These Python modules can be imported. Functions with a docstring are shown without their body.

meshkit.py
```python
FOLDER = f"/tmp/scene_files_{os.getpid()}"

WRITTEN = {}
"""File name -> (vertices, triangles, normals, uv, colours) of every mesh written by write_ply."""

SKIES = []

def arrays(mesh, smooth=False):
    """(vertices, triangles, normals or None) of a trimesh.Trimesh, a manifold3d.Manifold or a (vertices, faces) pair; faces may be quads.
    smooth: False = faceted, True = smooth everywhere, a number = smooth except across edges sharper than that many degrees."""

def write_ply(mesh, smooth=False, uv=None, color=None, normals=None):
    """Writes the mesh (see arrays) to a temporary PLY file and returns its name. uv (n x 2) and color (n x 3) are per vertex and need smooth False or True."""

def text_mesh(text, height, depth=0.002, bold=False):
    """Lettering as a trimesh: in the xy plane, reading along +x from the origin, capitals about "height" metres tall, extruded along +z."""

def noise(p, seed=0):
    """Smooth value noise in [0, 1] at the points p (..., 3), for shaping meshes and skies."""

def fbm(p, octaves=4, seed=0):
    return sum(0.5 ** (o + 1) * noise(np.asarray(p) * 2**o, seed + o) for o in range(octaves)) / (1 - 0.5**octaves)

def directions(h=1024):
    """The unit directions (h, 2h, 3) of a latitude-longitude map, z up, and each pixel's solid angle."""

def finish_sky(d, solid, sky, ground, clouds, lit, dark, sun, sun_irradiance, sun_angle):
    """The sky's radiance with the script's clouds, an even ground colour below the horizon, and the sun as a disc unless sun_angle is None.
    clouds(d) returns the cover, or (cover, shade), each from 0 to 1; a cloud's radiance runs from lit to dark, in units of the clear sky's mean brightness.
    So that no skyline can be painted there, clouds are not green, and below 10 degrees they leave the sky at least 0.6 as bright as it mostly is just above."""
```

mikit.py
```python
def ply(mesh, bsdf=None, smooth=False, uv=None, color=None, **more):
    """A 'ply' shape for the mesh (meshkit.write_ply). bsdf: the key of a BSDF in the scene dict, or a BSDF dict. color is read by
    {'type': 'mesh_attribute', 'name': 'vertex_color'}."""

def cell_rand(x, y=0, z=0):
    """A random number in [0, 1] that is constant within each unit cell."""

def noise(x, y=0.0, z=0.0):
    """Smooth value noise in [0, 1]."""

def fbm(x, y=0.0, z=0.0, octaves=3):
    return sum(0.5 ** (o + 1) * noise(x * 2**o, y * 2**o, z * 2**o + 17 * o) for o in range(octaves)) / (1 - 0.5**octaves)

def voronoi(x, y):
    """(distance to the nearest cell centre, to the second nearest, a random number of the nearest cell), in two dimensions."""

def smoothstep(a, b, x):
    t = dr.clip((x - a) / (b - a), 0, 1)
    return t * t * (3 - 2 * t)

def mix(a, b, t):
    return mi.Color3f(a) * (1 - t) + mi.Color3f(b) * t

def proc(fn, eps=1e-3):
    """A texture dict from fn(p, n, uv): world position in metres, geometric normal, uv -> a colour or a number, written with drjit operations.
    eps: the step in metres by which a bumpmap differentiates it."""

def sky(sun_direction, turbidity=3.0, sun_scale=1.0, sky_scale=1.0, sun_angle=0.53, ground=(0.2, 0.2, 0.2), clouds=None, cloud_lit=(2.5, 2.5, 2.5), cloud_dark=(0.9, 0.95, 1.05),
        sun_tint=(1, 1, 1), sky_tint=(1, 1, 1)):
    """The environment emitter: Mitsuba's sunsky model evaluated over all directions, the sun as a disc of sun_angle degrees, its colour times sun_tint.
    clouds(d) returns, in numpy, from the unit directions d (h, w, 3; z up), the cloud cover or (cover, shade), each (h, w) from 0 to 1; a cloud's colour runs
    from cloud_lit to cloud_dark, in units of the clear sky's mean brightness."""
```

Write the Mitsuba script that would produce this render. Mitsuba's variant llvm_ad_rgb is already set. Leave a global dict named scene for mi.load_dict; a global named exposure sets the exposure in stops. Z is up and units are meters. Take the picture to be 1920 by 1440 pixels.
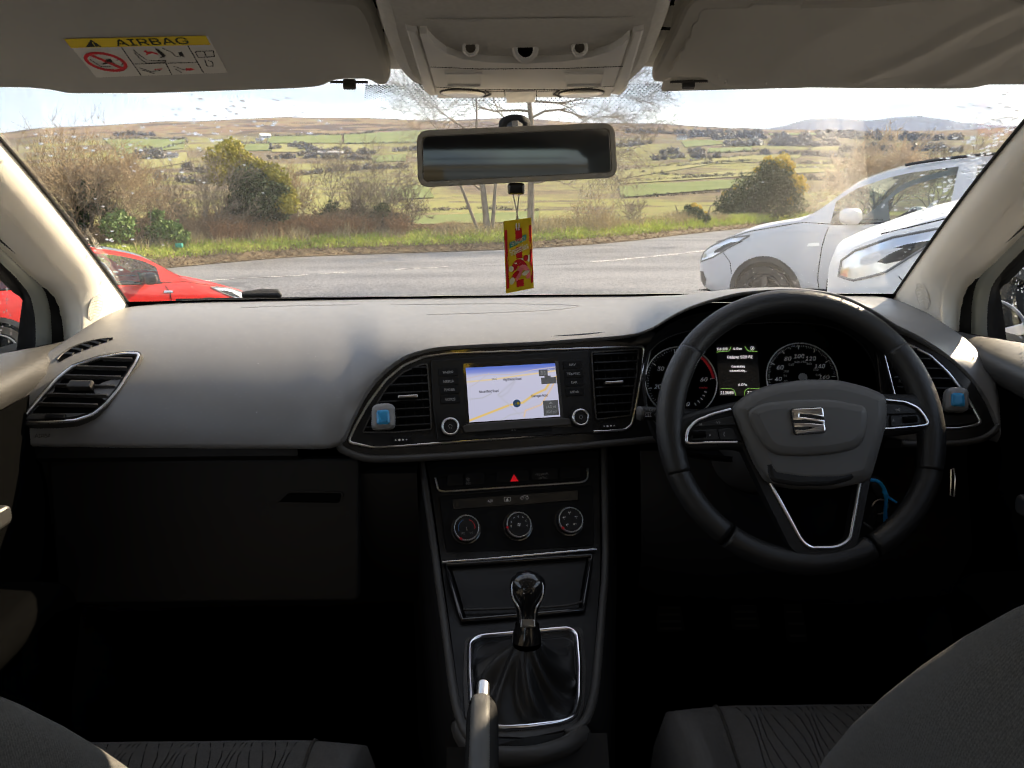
import math, random
import numpy as np, trimesh, mitsuba as mi, drjit as dr, mikit, meshkit
import mapbox_earcut
from shapely.geometry import Polygon
scene, labels = {}, {}
A = np.array
# ------------------------------------------------------------------ camera, light, exposure
FOCAL, PITCH, ROLL = 1507.0, math.radians(12.5), math.radians(0.6)
EYE = A([0.0, 0.0, 1.20])
_f = A([0, math.cos(PITCH), -math.sin(PITCH)]); _r0 = A([1.0, 0, 0]); _u0 = A([0, math.sin(PITCH), math.cos(PITCH)])
_r = math.cos(ROLL) * _r0 - math.sin(ROLL) * _u0; _u = math.sin(ROLL) * _r0 + math.cos(ROLL) * _u0
exposure = 3.8
SUN = (0.693, 0.504, 0.515)
scene['camera'] = {'type': 'perspective', 'fov': math.degrees(2 * math.atan(960 / FOCAL)), 'fov_axis': 'x', 'near_clip': 0.02, 'far_clip': 60000.0,
                   'to_world': mi.ScalarTransform4f().look_at(origin=EYE.tolist(), target=(EYE + _f).tolist(), up=_u.tolist())}
def clouds(d):
    x, y, z = d[..., 0], d[..., 1], np.maximum(d[..., 2], 0.0)
    az, el = np.arctan2(x, y), np.degrees(np.arcsin(np.clip(z, 0, 1)))
    q = np.stack([x * 4 / (z + .15), y * 4 / (z + .15), z * 6], -1)
    n = meshkit.fbm(q * .55, 5, 3); n2 = meshkit.fbm(np.stack([az * 5, el * .42, 0 * az], -1), 5, 11)
    cover = np.clip((n - .30) * 4.5, 0, 1) * .9
    low = np.clip(1 - np.abs(el - 9) / 12, 0, 1)
    cover = np.maximum(cover, low * .92)
    shade = np.clip((n2 - .43) * 4.6, 0, 1)
    shade = np.clip(shade + np.exp(-((az + .55) / .25) ** 2) * np.exp(-((el - 6.5) / 3.2) ** 2) * 1.1, 0, 1)
    return cover, shade
scene['sky'] = mikit.sky(SUN, turbidity=3.2, clouds=clouds, cloud_lit=(1.05, 1.06, 1.10), cloud_dark=(.22, .26, .37), sun_tint=(.90, .96, 1.06))
# ------------------------------------------------------------------ helpers: pixels of the photograph (1920 x 1440) to points
def ray(px, py):
    return _f + (px - 960.0) / FOCAL * _r - (py - 720.0) / FOCAL * _u
def PY(px, py, y):
    d = ray(px, py); return EYE + d * (y / d[1])
def PX(px, py, x):
    d = ray(px, py); return EYE + d * (x / d[0])
def PZ(px, py, z):
    d = ray(px, py); return EYE + d * ((z - EYE[2]) / d[2])
def unit(v):
    v = A(v, float); return v / (np.linalg.norm(v) + 1e-15)
class Frame:
    def __init__(s, o, u, v=None, n=None):
        s.o = A(o, float); s.u = unit(u)
        if n is None: s.n = unit(np.cross(s.u, v))
        else: s.n = unit(n); s.u = unit(s.u - s.n * (s.u @ s.n))
        s.v = np.cross(s.n, s.u)
    def w(s, p):
        p = A(p, float)
        if p.shape[-1] == 2: p = np.concatenate([p, np.zeros(p.shape[:-1] + (1,))], -1)
        return s.o + p[..., :1] * s.u + p[..., 1:2] * s.v + p[..., 2:3] * s.n
    def px(s, x, y):
        d = ray(x, y); q = EYE + d * (((s.o - EYE) @ s.n) / (d @ s.n)); return A([(q - s.o) @ s.u, (q - s.o) @ s.v])
    def pts(s, l): return A([s.px(a, b) for a, b in l])
    def up(s, h): return Frame(s.o + s.n * h, s.u, n=s.n)
    def at(s, a, b, h=0.0): return Frame(s.w(A([a, b, h])), s.u, n=s.n)
def tilted(px, py, y, yaw, tilt):
    a, t = math.radians(yaw), math.radians(tilt)
    return Frame(PY(px, py, y), [math.cos(a), math.sin(a), 0], [-math.sin(a) * math.sin(t), math.cos(a) * math.sin(t), math.cos(t)])
def hit(mesh, px, py):
    d = ray(px, py); t = mesh.triangles; e1, e2 = t[:, 1] - t[:, 0], t[:, 2] - t[:, 0]
    h = np.cross(d, e2); a = (e1 * h).sum(1); ok = np.abs(a) > 1e-14; f = np.where(ok, 1 / np.where(ok, a, 1), 0)
    s = EYE - t[:, 0]; u = f * (s * h).sum(1); q = np.cross(s, e1); v = f * (q @ d); k = f * (e2 * q).sum(1)
    g = ok & (u >= -1e-6) & (v >= -1e-6) & (u + v <= 1 + 1e-6) & (k > 1e-6)
    if not g.any(): raise ValueError(f'ray {px},{py} misses')
    i = np.where(g, k, 1e9).argmin(); n = unit(np.cross(e1[i], e2[i])); n = -n if n @ d > 0 else n
    return EYE + d * k[i], n
def on(mesh, l, off=0.0):
    out = []
    for a, b in l:
        p, n = hit(mesh, a, b); out.append(p + n * off)
    return A(out)
def frame_on(mesh, a, b):
    p, n = hit(mesh, *a); q, _ = hit(mesh, *b); return Frame(p, q - p, n=n)
# ------------------------------------------------------------------ helpers: meshes
def join(l):
    l = [m for m in l if m is not None]; vs, fs, k = [], [], 0
    for m in l:
        v, f = (m.vertices, m.faces) if hasattr(m, 'vertices') else m
        vs.append(np.asarray(v)); fs.append(np.asarray(f) + k); k += len(v)
    return trimesh.Trimesh(np.vstack(vs), np.vstack(fs), process=False)
def grid(rows, closed=False, flip=False):
    r = A(rows, float); n, m = r.shape[:2]; i, j = np.meshgrid(np.arange(n - 1), np.arange(m if closed else m - 1), indexing='ij'); j2 = (j + 1) % m
    q = np.stack([i * m + j, i * m + j2, (i + 1) * m + j2, (i + 1) * m + j], -1).reshape(-1, 4)
    if flip: q = q[:, ::-1]
    return trimesh.Trimesh(r.reshape(-1, 3), np.vstack([q[:, [0, 1, 2]], q[:, [0, 2, 3]]]), process=False)
def resample(p, n, closed=False):
    p = A(p, float)
    if closed: p = np.vstack([p, p[:1]])
    s = np.r_[0, np.cumsum(np.linalg.norm(np.diff(p, axis=0), axis=1))]
    t = np.linspace(0, s[-1], n + 1)[:-1] if closed else np.linspace(0, s[-1], n)
    return np.stack([np.interp(t, s, p[:, k]) for k in range(p.shape[1])], 1)
def spline(p, n, closed=False):
    from scipy.interpolate import CubicSpline, PchipInterpolator
    p = A(p, float); q = np.vstack([p, p[:1]]) if closed else p
    s = np.r_[0, np.cumsum(np.maximum(np.linalg.norm(np.diff(q, axis=0), axis=1), 1e-9) ** .7)]
    c = CubicSpline(s, q, bc_type='periodic') if closed else PchipInterpolator(s, q)
    t = np.linspace(0, s[-1], n + 1)[:-1] if closed else np.linspace(0, s[-1], n)
    return c(t)
def fillet(p, r, seg=5, closed=True):
    p = A(p, float); n = len(p); r = np.broadcast_to(r, (n,)); out = []
    for i in range(n):
        if not closed and i in (0, n - 1): out.append(p[i]); continue
        a, b, c = p[i - 1], p[i], p[(i + 1) % n]; la, lc = np.linalg.norm(a - b), np.linalg.norm(c - b)
        k = min(r[i], la * .48, lc * .48)
        if k < 1e-6: out.append(b); continue
        s, e = b + (a - b) / la * k, b + (c - b) / lc * k
        for t in np.linspace(0, 1, seg): out.append((1 - t) ** 2 * s + 2 * t * (1 - t) * b + t * t * e)
    return A(out)
def shrink(p, d):
    p = A(p, float); area = 0.5 * np.sum(p[:, 0] * np.roll(p[:, 1], -1) - p[:, 1] * np.roll(p[:, 0], -1))
    t1 = p - np.roll(p, 1, 0); t2 = np.roll(p, -1, 0) - p
    nr = lambda t: np.stack([-t[:, 1], t[:, 0]], 1) / (np.linalg.norm(t, axis=1, keepdims=True) + 1e-12)
    n1, n2 = nr(t1), nr(t2); m = n1 + n2; m /= np.maximum((m * n1).sum(1, keepdims=True), .5)
    return p + m * d * (1 if area > 0 else -1)
def cap(p3, p2, flip=False):
    f = mapbox_earcut.triangulate_float64(A(p2, float), A([len(p2)], np.uint32)).reshape(-1, 3).astype(int)
    return trimesh.Trimesh(p3, f[:, ::-1] if flip else f, process=False)
def slab(fr, p, depth, bevel=0.0, base=0.0, dome=0.0):
    """closed 2-D outline on frame fr, raised from base to base+depth, bevelled top edge"""
    p = A(p, float)
    if 0.5 * np.sum(p[:, 0] * np.roll(p[:, 1], -1) - p[:, 1] * np.roll(p[:, 0], -1)) < 0: p = p[::-1]
    steps = [(0, base), (0, base + depth - bevel)]
    if bevel > 0: steps += [(bevel * .3, base + depth - bevel * .3), (bevel, base + depth)]
    if dome > 0:
        steps += [(bevel + dome * k, base + depth + dome * .35 * math.sin(k * 1.4)) for k in (.4, 1.0)]
    rows = []
    for d, z in steps:
        q = shrink(p, d) if d else p
        rows.append(np.c_[q, np.full(len(q), z)])
    side = grid([fr.w(r) for r in rows], True)
    top = cap(fr.w(rows[-1]), rows[-1][:, :2])
    return join([side, top])
def plate(fr, p, h=0.0):
    p = A(p, float)
    if 0.5 * np.sum(p[:, 0] * np.roll(p[:, 1], -1) - p[:, 1] * np.roll(p[:, 0], -1)) < 0: p = p[::-1]
    return cap(fr.w(np.c_[p, np.full(len(p), h)]), p)
def band(fr, outer, inner, z0, z1):
    """frame between two outlines with the same number of points"""
    o0, o1 = np.c_[outer, np.full(len(outer), z0)], np.c_[outer, np.full(len(outer), z1)]
    i1, i0 = np.c_[inner, np.full(len(inner), z1)], np.c_[inner, np.full(len(inner), z0)]
    return grid([fr.w(o0), fr.w(o1), fr.w(i1), fr.w(i0)], True)
def tube(p, r, n=8, closed=False, flat=1.0, nrm=None, caps=True):
    p = A(p, float); m = len(p)
    t = (np.roll(p, -1, 0) - np.roll(p, 1, 0)) if closed else np.gradient(p, axis=0)
    t /= np.linalg.norm(t, axis=1, keepdims=True) + 1e-12
    if nrm is None:
        a = np.zeros_like(p); c = np.cross(t[0], [0, 0, 1.0] if abs(t[0][2]) < .9 else [1.0, 0, 0]); a[0] = unit(c)
        for i in range(1, m): a[i] = unit(a[i - 1] - t[i] * (a[i - 1] @ t[i]))
    else:
        a = np.cross(t, nrm); a /= np.linalg.norm(a, axis=1, keepdims=True) + 1e-12
    b = np.cross(t, a); ang = np.arange(n) * 2 * math.pi / n; r = np.broadcast_to(A(r, float), (m,))
    rows = p[:, None] + r[:, None, None] * (np.cos(ang)[None, :, None] * a[:, None] + flat * np.sin(ang)[None, :, None] * b[:, None])
    if closed: rows = np.concatenate([rows, rows[:1]])
    g = grid(rows, True, flip=False)
    if closed or not caps: return g
    v = np.vstack([g.vertices, p[:1], p[-1:]]); k = len(g.vertices); j = np.arange(n)
    f = np.vstack([g.faces, np.stack([j * 0 + k, (j + 1) % n, j], 1), np.stack([j * 0 + k + 1, (m - 1) * n + j, (m - 1) * n + (j + 1) % n], 1)])
    return trimesh.Trimesh(v, f, process=False)
def lathe(fr, prof, n=32):
    """profile of (radius, height) turned about the frame's normal"""
    a = np.arange(n) * 2 * math.pi / n
    return grid([fr.w(np.c_[r * np.cos(a), r * np.sin(a), np.full(n, h)]) for r, h in prof], True)
def disc(fr, r, h=0.0, n=24, c=(0, 0)):
    a = np.arange(n) * 2 * math.pi / n; v = fr.w(np.c_[c[0] + r * np.cos(a), c[1] + r * np.sin(a), np.full(n, h)])
    return trimesh.Trimesh(np.vstack([v, fr.w(A([[c[0], c[1], h]]))]), [[i, (i + 1) % n, n] for i in range(n)], process=False)
def box(fr, sx, sy, sz, c=(0, 0, 0), bevel=None):
    p = A([[-sx, -sy], [sx, -sy], [sx, sy], [-sx, sy]]) / 2 + A(c[:2])
    b = min(sx, sy, sz) * .18 if bevel is None else bevel
    return slab(fr, fillet(p, b * 1.5, 3) if b else p, sz, b, c[2])
def rbox(sx, sy, sz, r, fr=None, c=(0, 0, 0), sub=3):
    m = trimesh.creation.icosphere(sub, 1.0); v = np.array(m.vertices); h = A([sx, sy, sz]) / 2 - r
    v = np.sign(v) * np.maximum(h, 0) * (np.abs(v) > 1e-9) + v * r + A(c)
    return trimesh.Trimesh(fr.w(v) if fr else v, m.faces, process=False)
def text(fr, s, height, c=(0, 0), depth=.0006, bold=False, width=None, slant=0.0):
    m = meshkit.text_mesh(s, height, depth, bold); v = np.array(m.vertices)
    w = v[:, 0].max() - v[:, 0].min(); k = 1.0 if width is None else width / w
    v[:, 0] = (v[:, 0] - (v[:, 0].max() + v[:, 0].min()) / 2) * k; v[:, 1] -= height / 2; v[:, 0] += slant * v[:, 1]
    return trimesh.Trimesh(fr.w(v + A([c[0], c[1], 0])), m.faces, process=False)
def arc(fr, r0, r1, a0, a1, h=0.0, n=16, c=(0, 0)):
    a = np.radians(np.linspace(a0, a1, n)); e = np.stack([np.cos(a), np.sin(a)], 1)
    rows = [np.c_[A(c) + r * e, np.full(n, h)] for r in (r1, r0)]
    return grid([fr.w(q) for q in rows])
def strip(fr, a, b, w, h=0.0):
    a, b = A(a, float), A(b, float); t = unit(b - a); q = A([-t[1], t[0]]) * w / 2
    return plate(fr, A([a - q, b - q, b + q, a + q]), h)
def mirrored(m): return trimesh.Trimesh(np.array(m.vertices) * A([-1, 1, 1]), np.array(m.faces)[:, ::-1], process=False)
def sub(m, it): return m.subdivide_loop(it)
# ------------------------------------------------------------------ helpers: entries
def numbered(k, table):
    if k not in table: return k
    i = 1
    while f'{k}_{i:03d}' in table: i += 1
    return f'{k}_{i:03d}'
def thing(name, label, cat, group=None, kind=None):
    k = numbered(name, labels); labels[k] = {'label': label, 'category': cat}
    if group: labels[k]['group'] = group
    if kind: labels[k]['kind'] = kind; 
    return k
def put(name, mesh, m, parent=None, smooth=35, label=None, kind=None, uv=None, **more):
    k = numbered(f'{parent}__{name}' if parent else name, scene)
    scene[k] = mikit.ply(mesh, m, smooth, uv=uv, **more)
    if label or kind: labels[k] = {**({'label': label} if label else {}), **({'kind': kind} if kind else {})}
    return k
def solo(name, mesh, m, label, cat, group=None, smooth=35, **more):
    k = thing(name, label, cat, group); scene[k] = mikit.ply(mesh, m, smooth, **more); return k
def setting(name, mesh, m, label, smooth=True, **more):
    scene[name] = mikit.ply(mesh, m, smooth, **more); labels[name] = {'label': label, 'kind': 'structure', 'category': name.replace('_', ' ')}
# ------------------------------------------------------------------ materials
def rgb(*c): return {'type': 'rgb', 'value': list(c)}
def mat(name, col, rough=.5, spec=.5, metallic=0.0, bump=None, scale=.0005, **more):
    b = {'type': 'principled', 'base_color': col if isinstance(col, dict) else rgb(*col), 'roughness': rough, 'metallic': metallic, 'specular': spec, **more}
    if metallic: b.pop('specular')
    if bump: b = {'type': 'bumpmap', 'arbitrary': bump, 'scale': scale, 'bsdf': b}
    scene[name] = {'type': 'twosided', 'bsdf': b}
grain = mikit.proc(lambda p, n, uv: mikit.noise(p.x * 700, p.y * 700, p.z * 700) + .6 * mikit.noise(p.x * 1600, p.y * 1600, p.z * 1600), 4e-4)
weave = mikit.proc(lambda p, n, uv: dr.sin((p.x + p.z * .6) * 2600) * dr.sin((p.y - p.z * .7) * 2600) * .5 + mikit.noise(p.x * 900, p.y * 900, p.z * 900), 3e-4)
mat('dash_plastic', mikit.proc(lambda p, n, uv: mikit.mix((.138, .136, .136), (.170, .168, .167), dr.clip(.3 + .25 * mikit.fbm(p.x * 60, p.y * 60, p.z * 60, 3) + .9 * dr.power(mikit.noise(p.x * 420, p.y * 420, p.z * 420), 9) , 0, 1))), .38, .7, bump=grain, scale=.0003)
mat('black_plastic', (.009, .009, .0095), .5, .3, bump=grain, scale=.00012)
mat('mid_plastic', (.045, .043, .041), .5, .4, bump=grain, scale=.00015)
mat('hub_grey', (.085, .083, .080), .5, .4, bump=grain, scale=.00015)
mat('soft_black', (.006, .006, .0065), .7, .2)
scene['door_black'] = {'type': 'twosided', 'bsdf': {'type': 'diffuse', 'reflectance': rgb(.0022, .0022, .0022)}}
mat('gloss_black', (.006, .006, .007), .07, .5, clearcoat=1.0, clearcoat_gloss=.95)
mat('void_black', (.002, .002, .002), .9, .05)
mat('chrome', (.82, .82, .84), .13, metallic=1.0)
mat('satin_silver', (.62, .61, .60), .3, metallic=1.0)
mat('mirror_glass', (.70, .72, .73), .01, metallic=1.0)
mat('leather', (.014, .014, .0145), .41, .45, bump=grain, scale=.0003)
mat('carpet', (.008, .008, .008), 1.0, .0)
mat('headliner', mikit.proc(lambda p, n, uv: mikit.mix((.48, .465, .43), (.55, .535, .495), mikit.fbm(p.x * 420, p.y * 420, p.z * 420, 2))), .95, .1, bump=weave, scale=.00025)
mat('pillar_trim', (.70, .665, .585), .62, .3, bump=grain, scale=.00015)
mat('console_trim', (.66, .645, .61), .5, .4, bump=grain, scale=.0001)
mat('visor_fabric', (.43, .418, .385), .85, .15, bump=weave, scale=.0002)
mat('door_frame_trim', (.25, .26, .235), .5, .4)
mat('seat_fabric', mikit.proc(lambda p, n, uv: mikit.mix((.060, .058, .056), (.125, .121, .116), dr.clip(.5 + .5 * dr.sin((p.x + p.z) * 3200) * dr.sin((p.y - p.z) * 3200) * .6 + .8 * (mikit.noise(p.x * 1100, p.y * 1100, p.z * 1100) - .5), 0, 1))), .95, .1, bump=weave, scale=.0005, sheen=.4)
mat('seat_trim', (.05, .047, .043), .9, .1, bump=weave, scale=.0004)
mat('rubber', (.012, .012, .012), .75, .3)
mat('white_ink', (.75, .75, .75), .6, .2)
mat('grey_ink', (.28, .28, .28), .6, .2)
mat('red_ink', (.60, .012, .02), .5, .3)
mat('blue_ink', (.06, .16, .35), .5, .3)
mat('black_ink', (.012, .011, .01), .6, .2)
mat('yellow_ink', (.78, .56, .015), .55, .3)
mat('teal_ink', (.05, .33, .27), .55, .3)
mat('cream_ink', (.86, .78, .55), .55, .3)
mat('pink_ink', (.85, .22, .22), .55, .3)
mat('sticker', (.62, .60, .55), .6, .3)
mat('mirror_frame', (.42, .40, .36), .45, .4)
mat('blue_gel', (.03, .26, .52), .12, .5, clearcoat=.8)
mat('grey_shell', (.20, .20, .20), .35, .5)
mat('blue_plastic', (.02, .36, .80), .4, .4)
mat('cord', (.75, .72, .66), .9, .1)
scene['pane'] = {'type': 'thindielectric', 'int_ior': 1.36}
scene['water_drop'] = {'type': 'dielectric', 'int_ior': 1.33, 'ext_ior': 1.0}
scene['clear_lens'] = {'type': 'thindielectric', 'int_ior': 1.45}
# ------------------------------------------------------------------ windscreen and pillars
def S(s, t):
    """the windscreen: s across (-1..1 between the pillars), t from the cowl up to the roof"""
    s, t = np.broadcast_arrays(A(s, float), A(t, float))
    return np.stack([s * (.645 - .10 * t), (1.43 - .08 * s * s) * (1 - t) + (.80 - .045 * s * s) * t, (1.045 + .004 * s * s) * (1 - t) + (1.388 - .016 * s * s) * t + .018 * np.sin(math.pi * np.clip(t, 0, 1))], -1)
ws = thing('windscreen', 'clear windscreen of the car, rain drops at both sides, seen from the front seats', 'windscreen')
ss, tt = np.linspace(-1.04, 1.04, 41), np.linspace(-.06, 1.02, 25)
put('glass', grid([S(ss, t) for t in tt]), 'pane', ws, True)
put('lower_band', grid([S(ss, t) + [0, -.003, -.001] for t in (-.05, -.02, .004)]), 'void_black', ws, True, label='black enamel band along the foot of the glass')
rng = np.random.default_rng(5)
put('upper_band', grid([S(ss, t) + [0, .002, .002] for t in np.linspace(.845, 1.04, 6)]), 'void_black', ws, True, label='black enamel band along the top of the glass')
dots = []
for r in range(15):
    h = r / 14.0; rad = .00140 * (1 - .62 * h)
    for c in range(74):
        sx = -.178 + .356 * (c + .5 * (r % 2)) / 74
        edge = 1 - np.clip((abs(sx - .008) - .125) / .045, 0, 1)
        y = (148 + 68 * h * (.45 + .55 * edge)); px = 972 + sx * 1507 / .93
        dots.append((px, y, rad))
gl = grid([S(ss, t) for t in tt])
GF = Frame(S(0, .72), [1, 0, 0], n=np.cross([1, 0, 0], S(0, .73) - S(0, .71)))
def glass_pt(px, py, off=.0):
    p = GF.w(GF.px(px, py)); s = p[0] / .57; t = .72 + (p[2] - GF.o[2]) / .343
    return S(s, t) - GF.n * off * (1 if GF.n[1] > 0 else -1)
a8 = np.arange(6) * math.pi / 3
dm = []
for x, y, rad in dots:
    c = glass_pt(x, y, .002); v = c + rad * (np.cos(a8)[:, None] * GF.u + np.sin(a8)[:, None] * GF.v)
    dm.append((v, [[0, 1, 2], [0, 2, 3], [0, 3, 4], [0, 4, 5]]))
put('dot_screen', join(dm), 'void_black', ws, False, label='fading screen of small black dots above the mirror', kind='stuff')
# --- pillars: strips between the glass edge, a ridge, the door seal
def pillar(side):
    t = np.linspace(-.12, 1.05, 26); n = len(t)
    e1 = S(-1.0, t)
    ridge = A([PX(a, b, x) for a, b, x in ((155, 700, -.665), (152, 640, -.662), (150, 580, -.658), (138, 540, -.652), (92, 486, -.640), (40, 428, -.628), (-60, 325, -.608), (-190, 195, -.585))])
    seal = A([PX(a, b, x) for a, b, x in ((123, 700, -.715), (121, 640, -.712), (119, 592, -.706), (106, 550, -.698), (58, 503, -.684), (0, 446, -.668), (-110, 345, -.645), (-260, 205, -.615))])
    e2, e3 = spline(ridge, n), spline(seal, n)
    e1 = resample(e1, n)
    rows = [e1 + [-.012, .012, .012], e1 + [.0, 0, 0]]
    for k in np.linspace(0, 1, 8)[1:]:
        bul = math.sin(k * math.pi) * .010
        rows.append(e1 * (1 - k) + e2 * k + A([.8, -.5, 0]) * bul)
    for k in np.linspace(0, 1, 6)[1:]:
        rows.append(e2 * (1 - k) + e3 * k + A([.3, -.4, 0]) * .006 * math.sin(k * math.pi))
    rows.append(e3 + [-.03, .0, 0])
    m = sub(grid(rows), 1); m.merge_vertices(); return m, e3
pm, pseal = pillar(-1)
pilL = thing('windscreen_pillar', 'sunlit beige pillar trim at the left edge of the windscreen', 'pillar')
pilR = thing('windscreen_pillar', 'shaded beige pillar trim right of the windscreen, by the steering wheel', 'pillar')
pmr = mirrored(pm)
put('trim', pm, 'pillar_trim', pilL, True); put('trim', pmr, 'pillar_trim', pilR, True)
for side, pl, mesh, c, e in ((-1, pilL, pm, (178, 577), (190, 577)), (1, pilR, pmr, (1731, 556), (1743, 556))):
    fr = frame_on(mesh, c, e)
    oval = [(0.0125 * math.cos(a), .0215 * math.sin(a)) for a in np.arange(36) * math.pi / 18]
    g = put('speaker_grille', plate(fr, oval, .0012), 'pillar_trim', pl)
    for k in range(17):
        y = -.0195 + .039 * k / 16; w = .0122 * math.sqrt(max(.02, 1 - (y / .0214) ** 2))
        put('grille_rib', tube(fr.w(A([[-w, y, .0014], [0, y - .0015, .0019], [w, y, .0014]])), .00062, 5), 'pillar_trim', g)
    put('edge_line', tube(fr.w(np.c_[A(oval) * 1.05, np.full(36, .0010)]), .0006, 5, closed=True), 'pillar_trim', pl)
def black_seal():
    e = S(-1.0, np.linspace(-.08, 1.0, 24)); return tube(e + A([.002, -.003, .0]), .0022, 6)
put('glass_seal', black_seal(), 'rubber', pilL); put('glass_seal', mirrored(black_seal()), 'rubber', pilR)
# ------------------------------------------------------------------ roof lining, car shell
def roof_z(x, y):
    return 1.405 - .055 * np.clip(np.abs(x) / .60, 0, 1.2) ** 4 - .02 * np.clip((y - .55) / .35, 0, 1) ** 2 - .05 * np.clip((-1.1 - y) / .9, 0, 1) ** 2
xs, ys = np.linspace(-.62, .62, 33), np.linspace(.845, -2.0, 40)
rl = thing('roof_lining', 'beige woven roof lining above the windscreen and visors', 'roof lining')
put('lining', grid([np.stack([xs * (1 - .11 * max(0, (y - .2)) / .65), np.full_like(xs, y), roof_z(xs, y)], -1) for y in ys]), 'headliner', rl, True)
def header_lip(x0, x1):
    x = np.linspace(x0, x1, 24); e = np.minimum(1, np.minimum((x - x0), (x1 - x)) / .05); e = np.clip(e, 0, 1); e = e * e * (3 - 2 * e)
    rows = []
    for k in np.linspace(0, math.pi, 9):
        rows.append(np.stack([x, .715 - .030 * np.cos(k) * np.ones_like(x), 1.386 - (.036 * math.sin(k)) * e], -1))
    return grid(rows)
put('front_lip', header_lip(-.66, -.395), 'headliner', rl, True); put('front_lip', header_lip(.40, .66), 'headliner', rl, True)
put('header_rail', grid([np.stack([xs * .93, .90 - .045 * (xs / .6) ** 2 + dy, 1.352 - .02 * (xs / .6) ** 2 + dz], -1) for dy, dz in ((.02, -.006), (0, -.008), (-.03, .006), (-.09, .03))]), 'headliner', rl, True)
cb = thing('car', 'the car one sits in: its shell, doors, footwell and bonnet around the seats', 'car')
put('roof_panel', grid([np.stack([xs * (1.12 - .1 * max(0, y) ), np.full_like(xs, y), roof_z(xs, y) + .03 - .06 * (np.abs(xs) / .62) ** 8], -1) for y in np.linspace(.83, -2.1, 30)]), 'grey_shell', cb, True)
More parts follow.
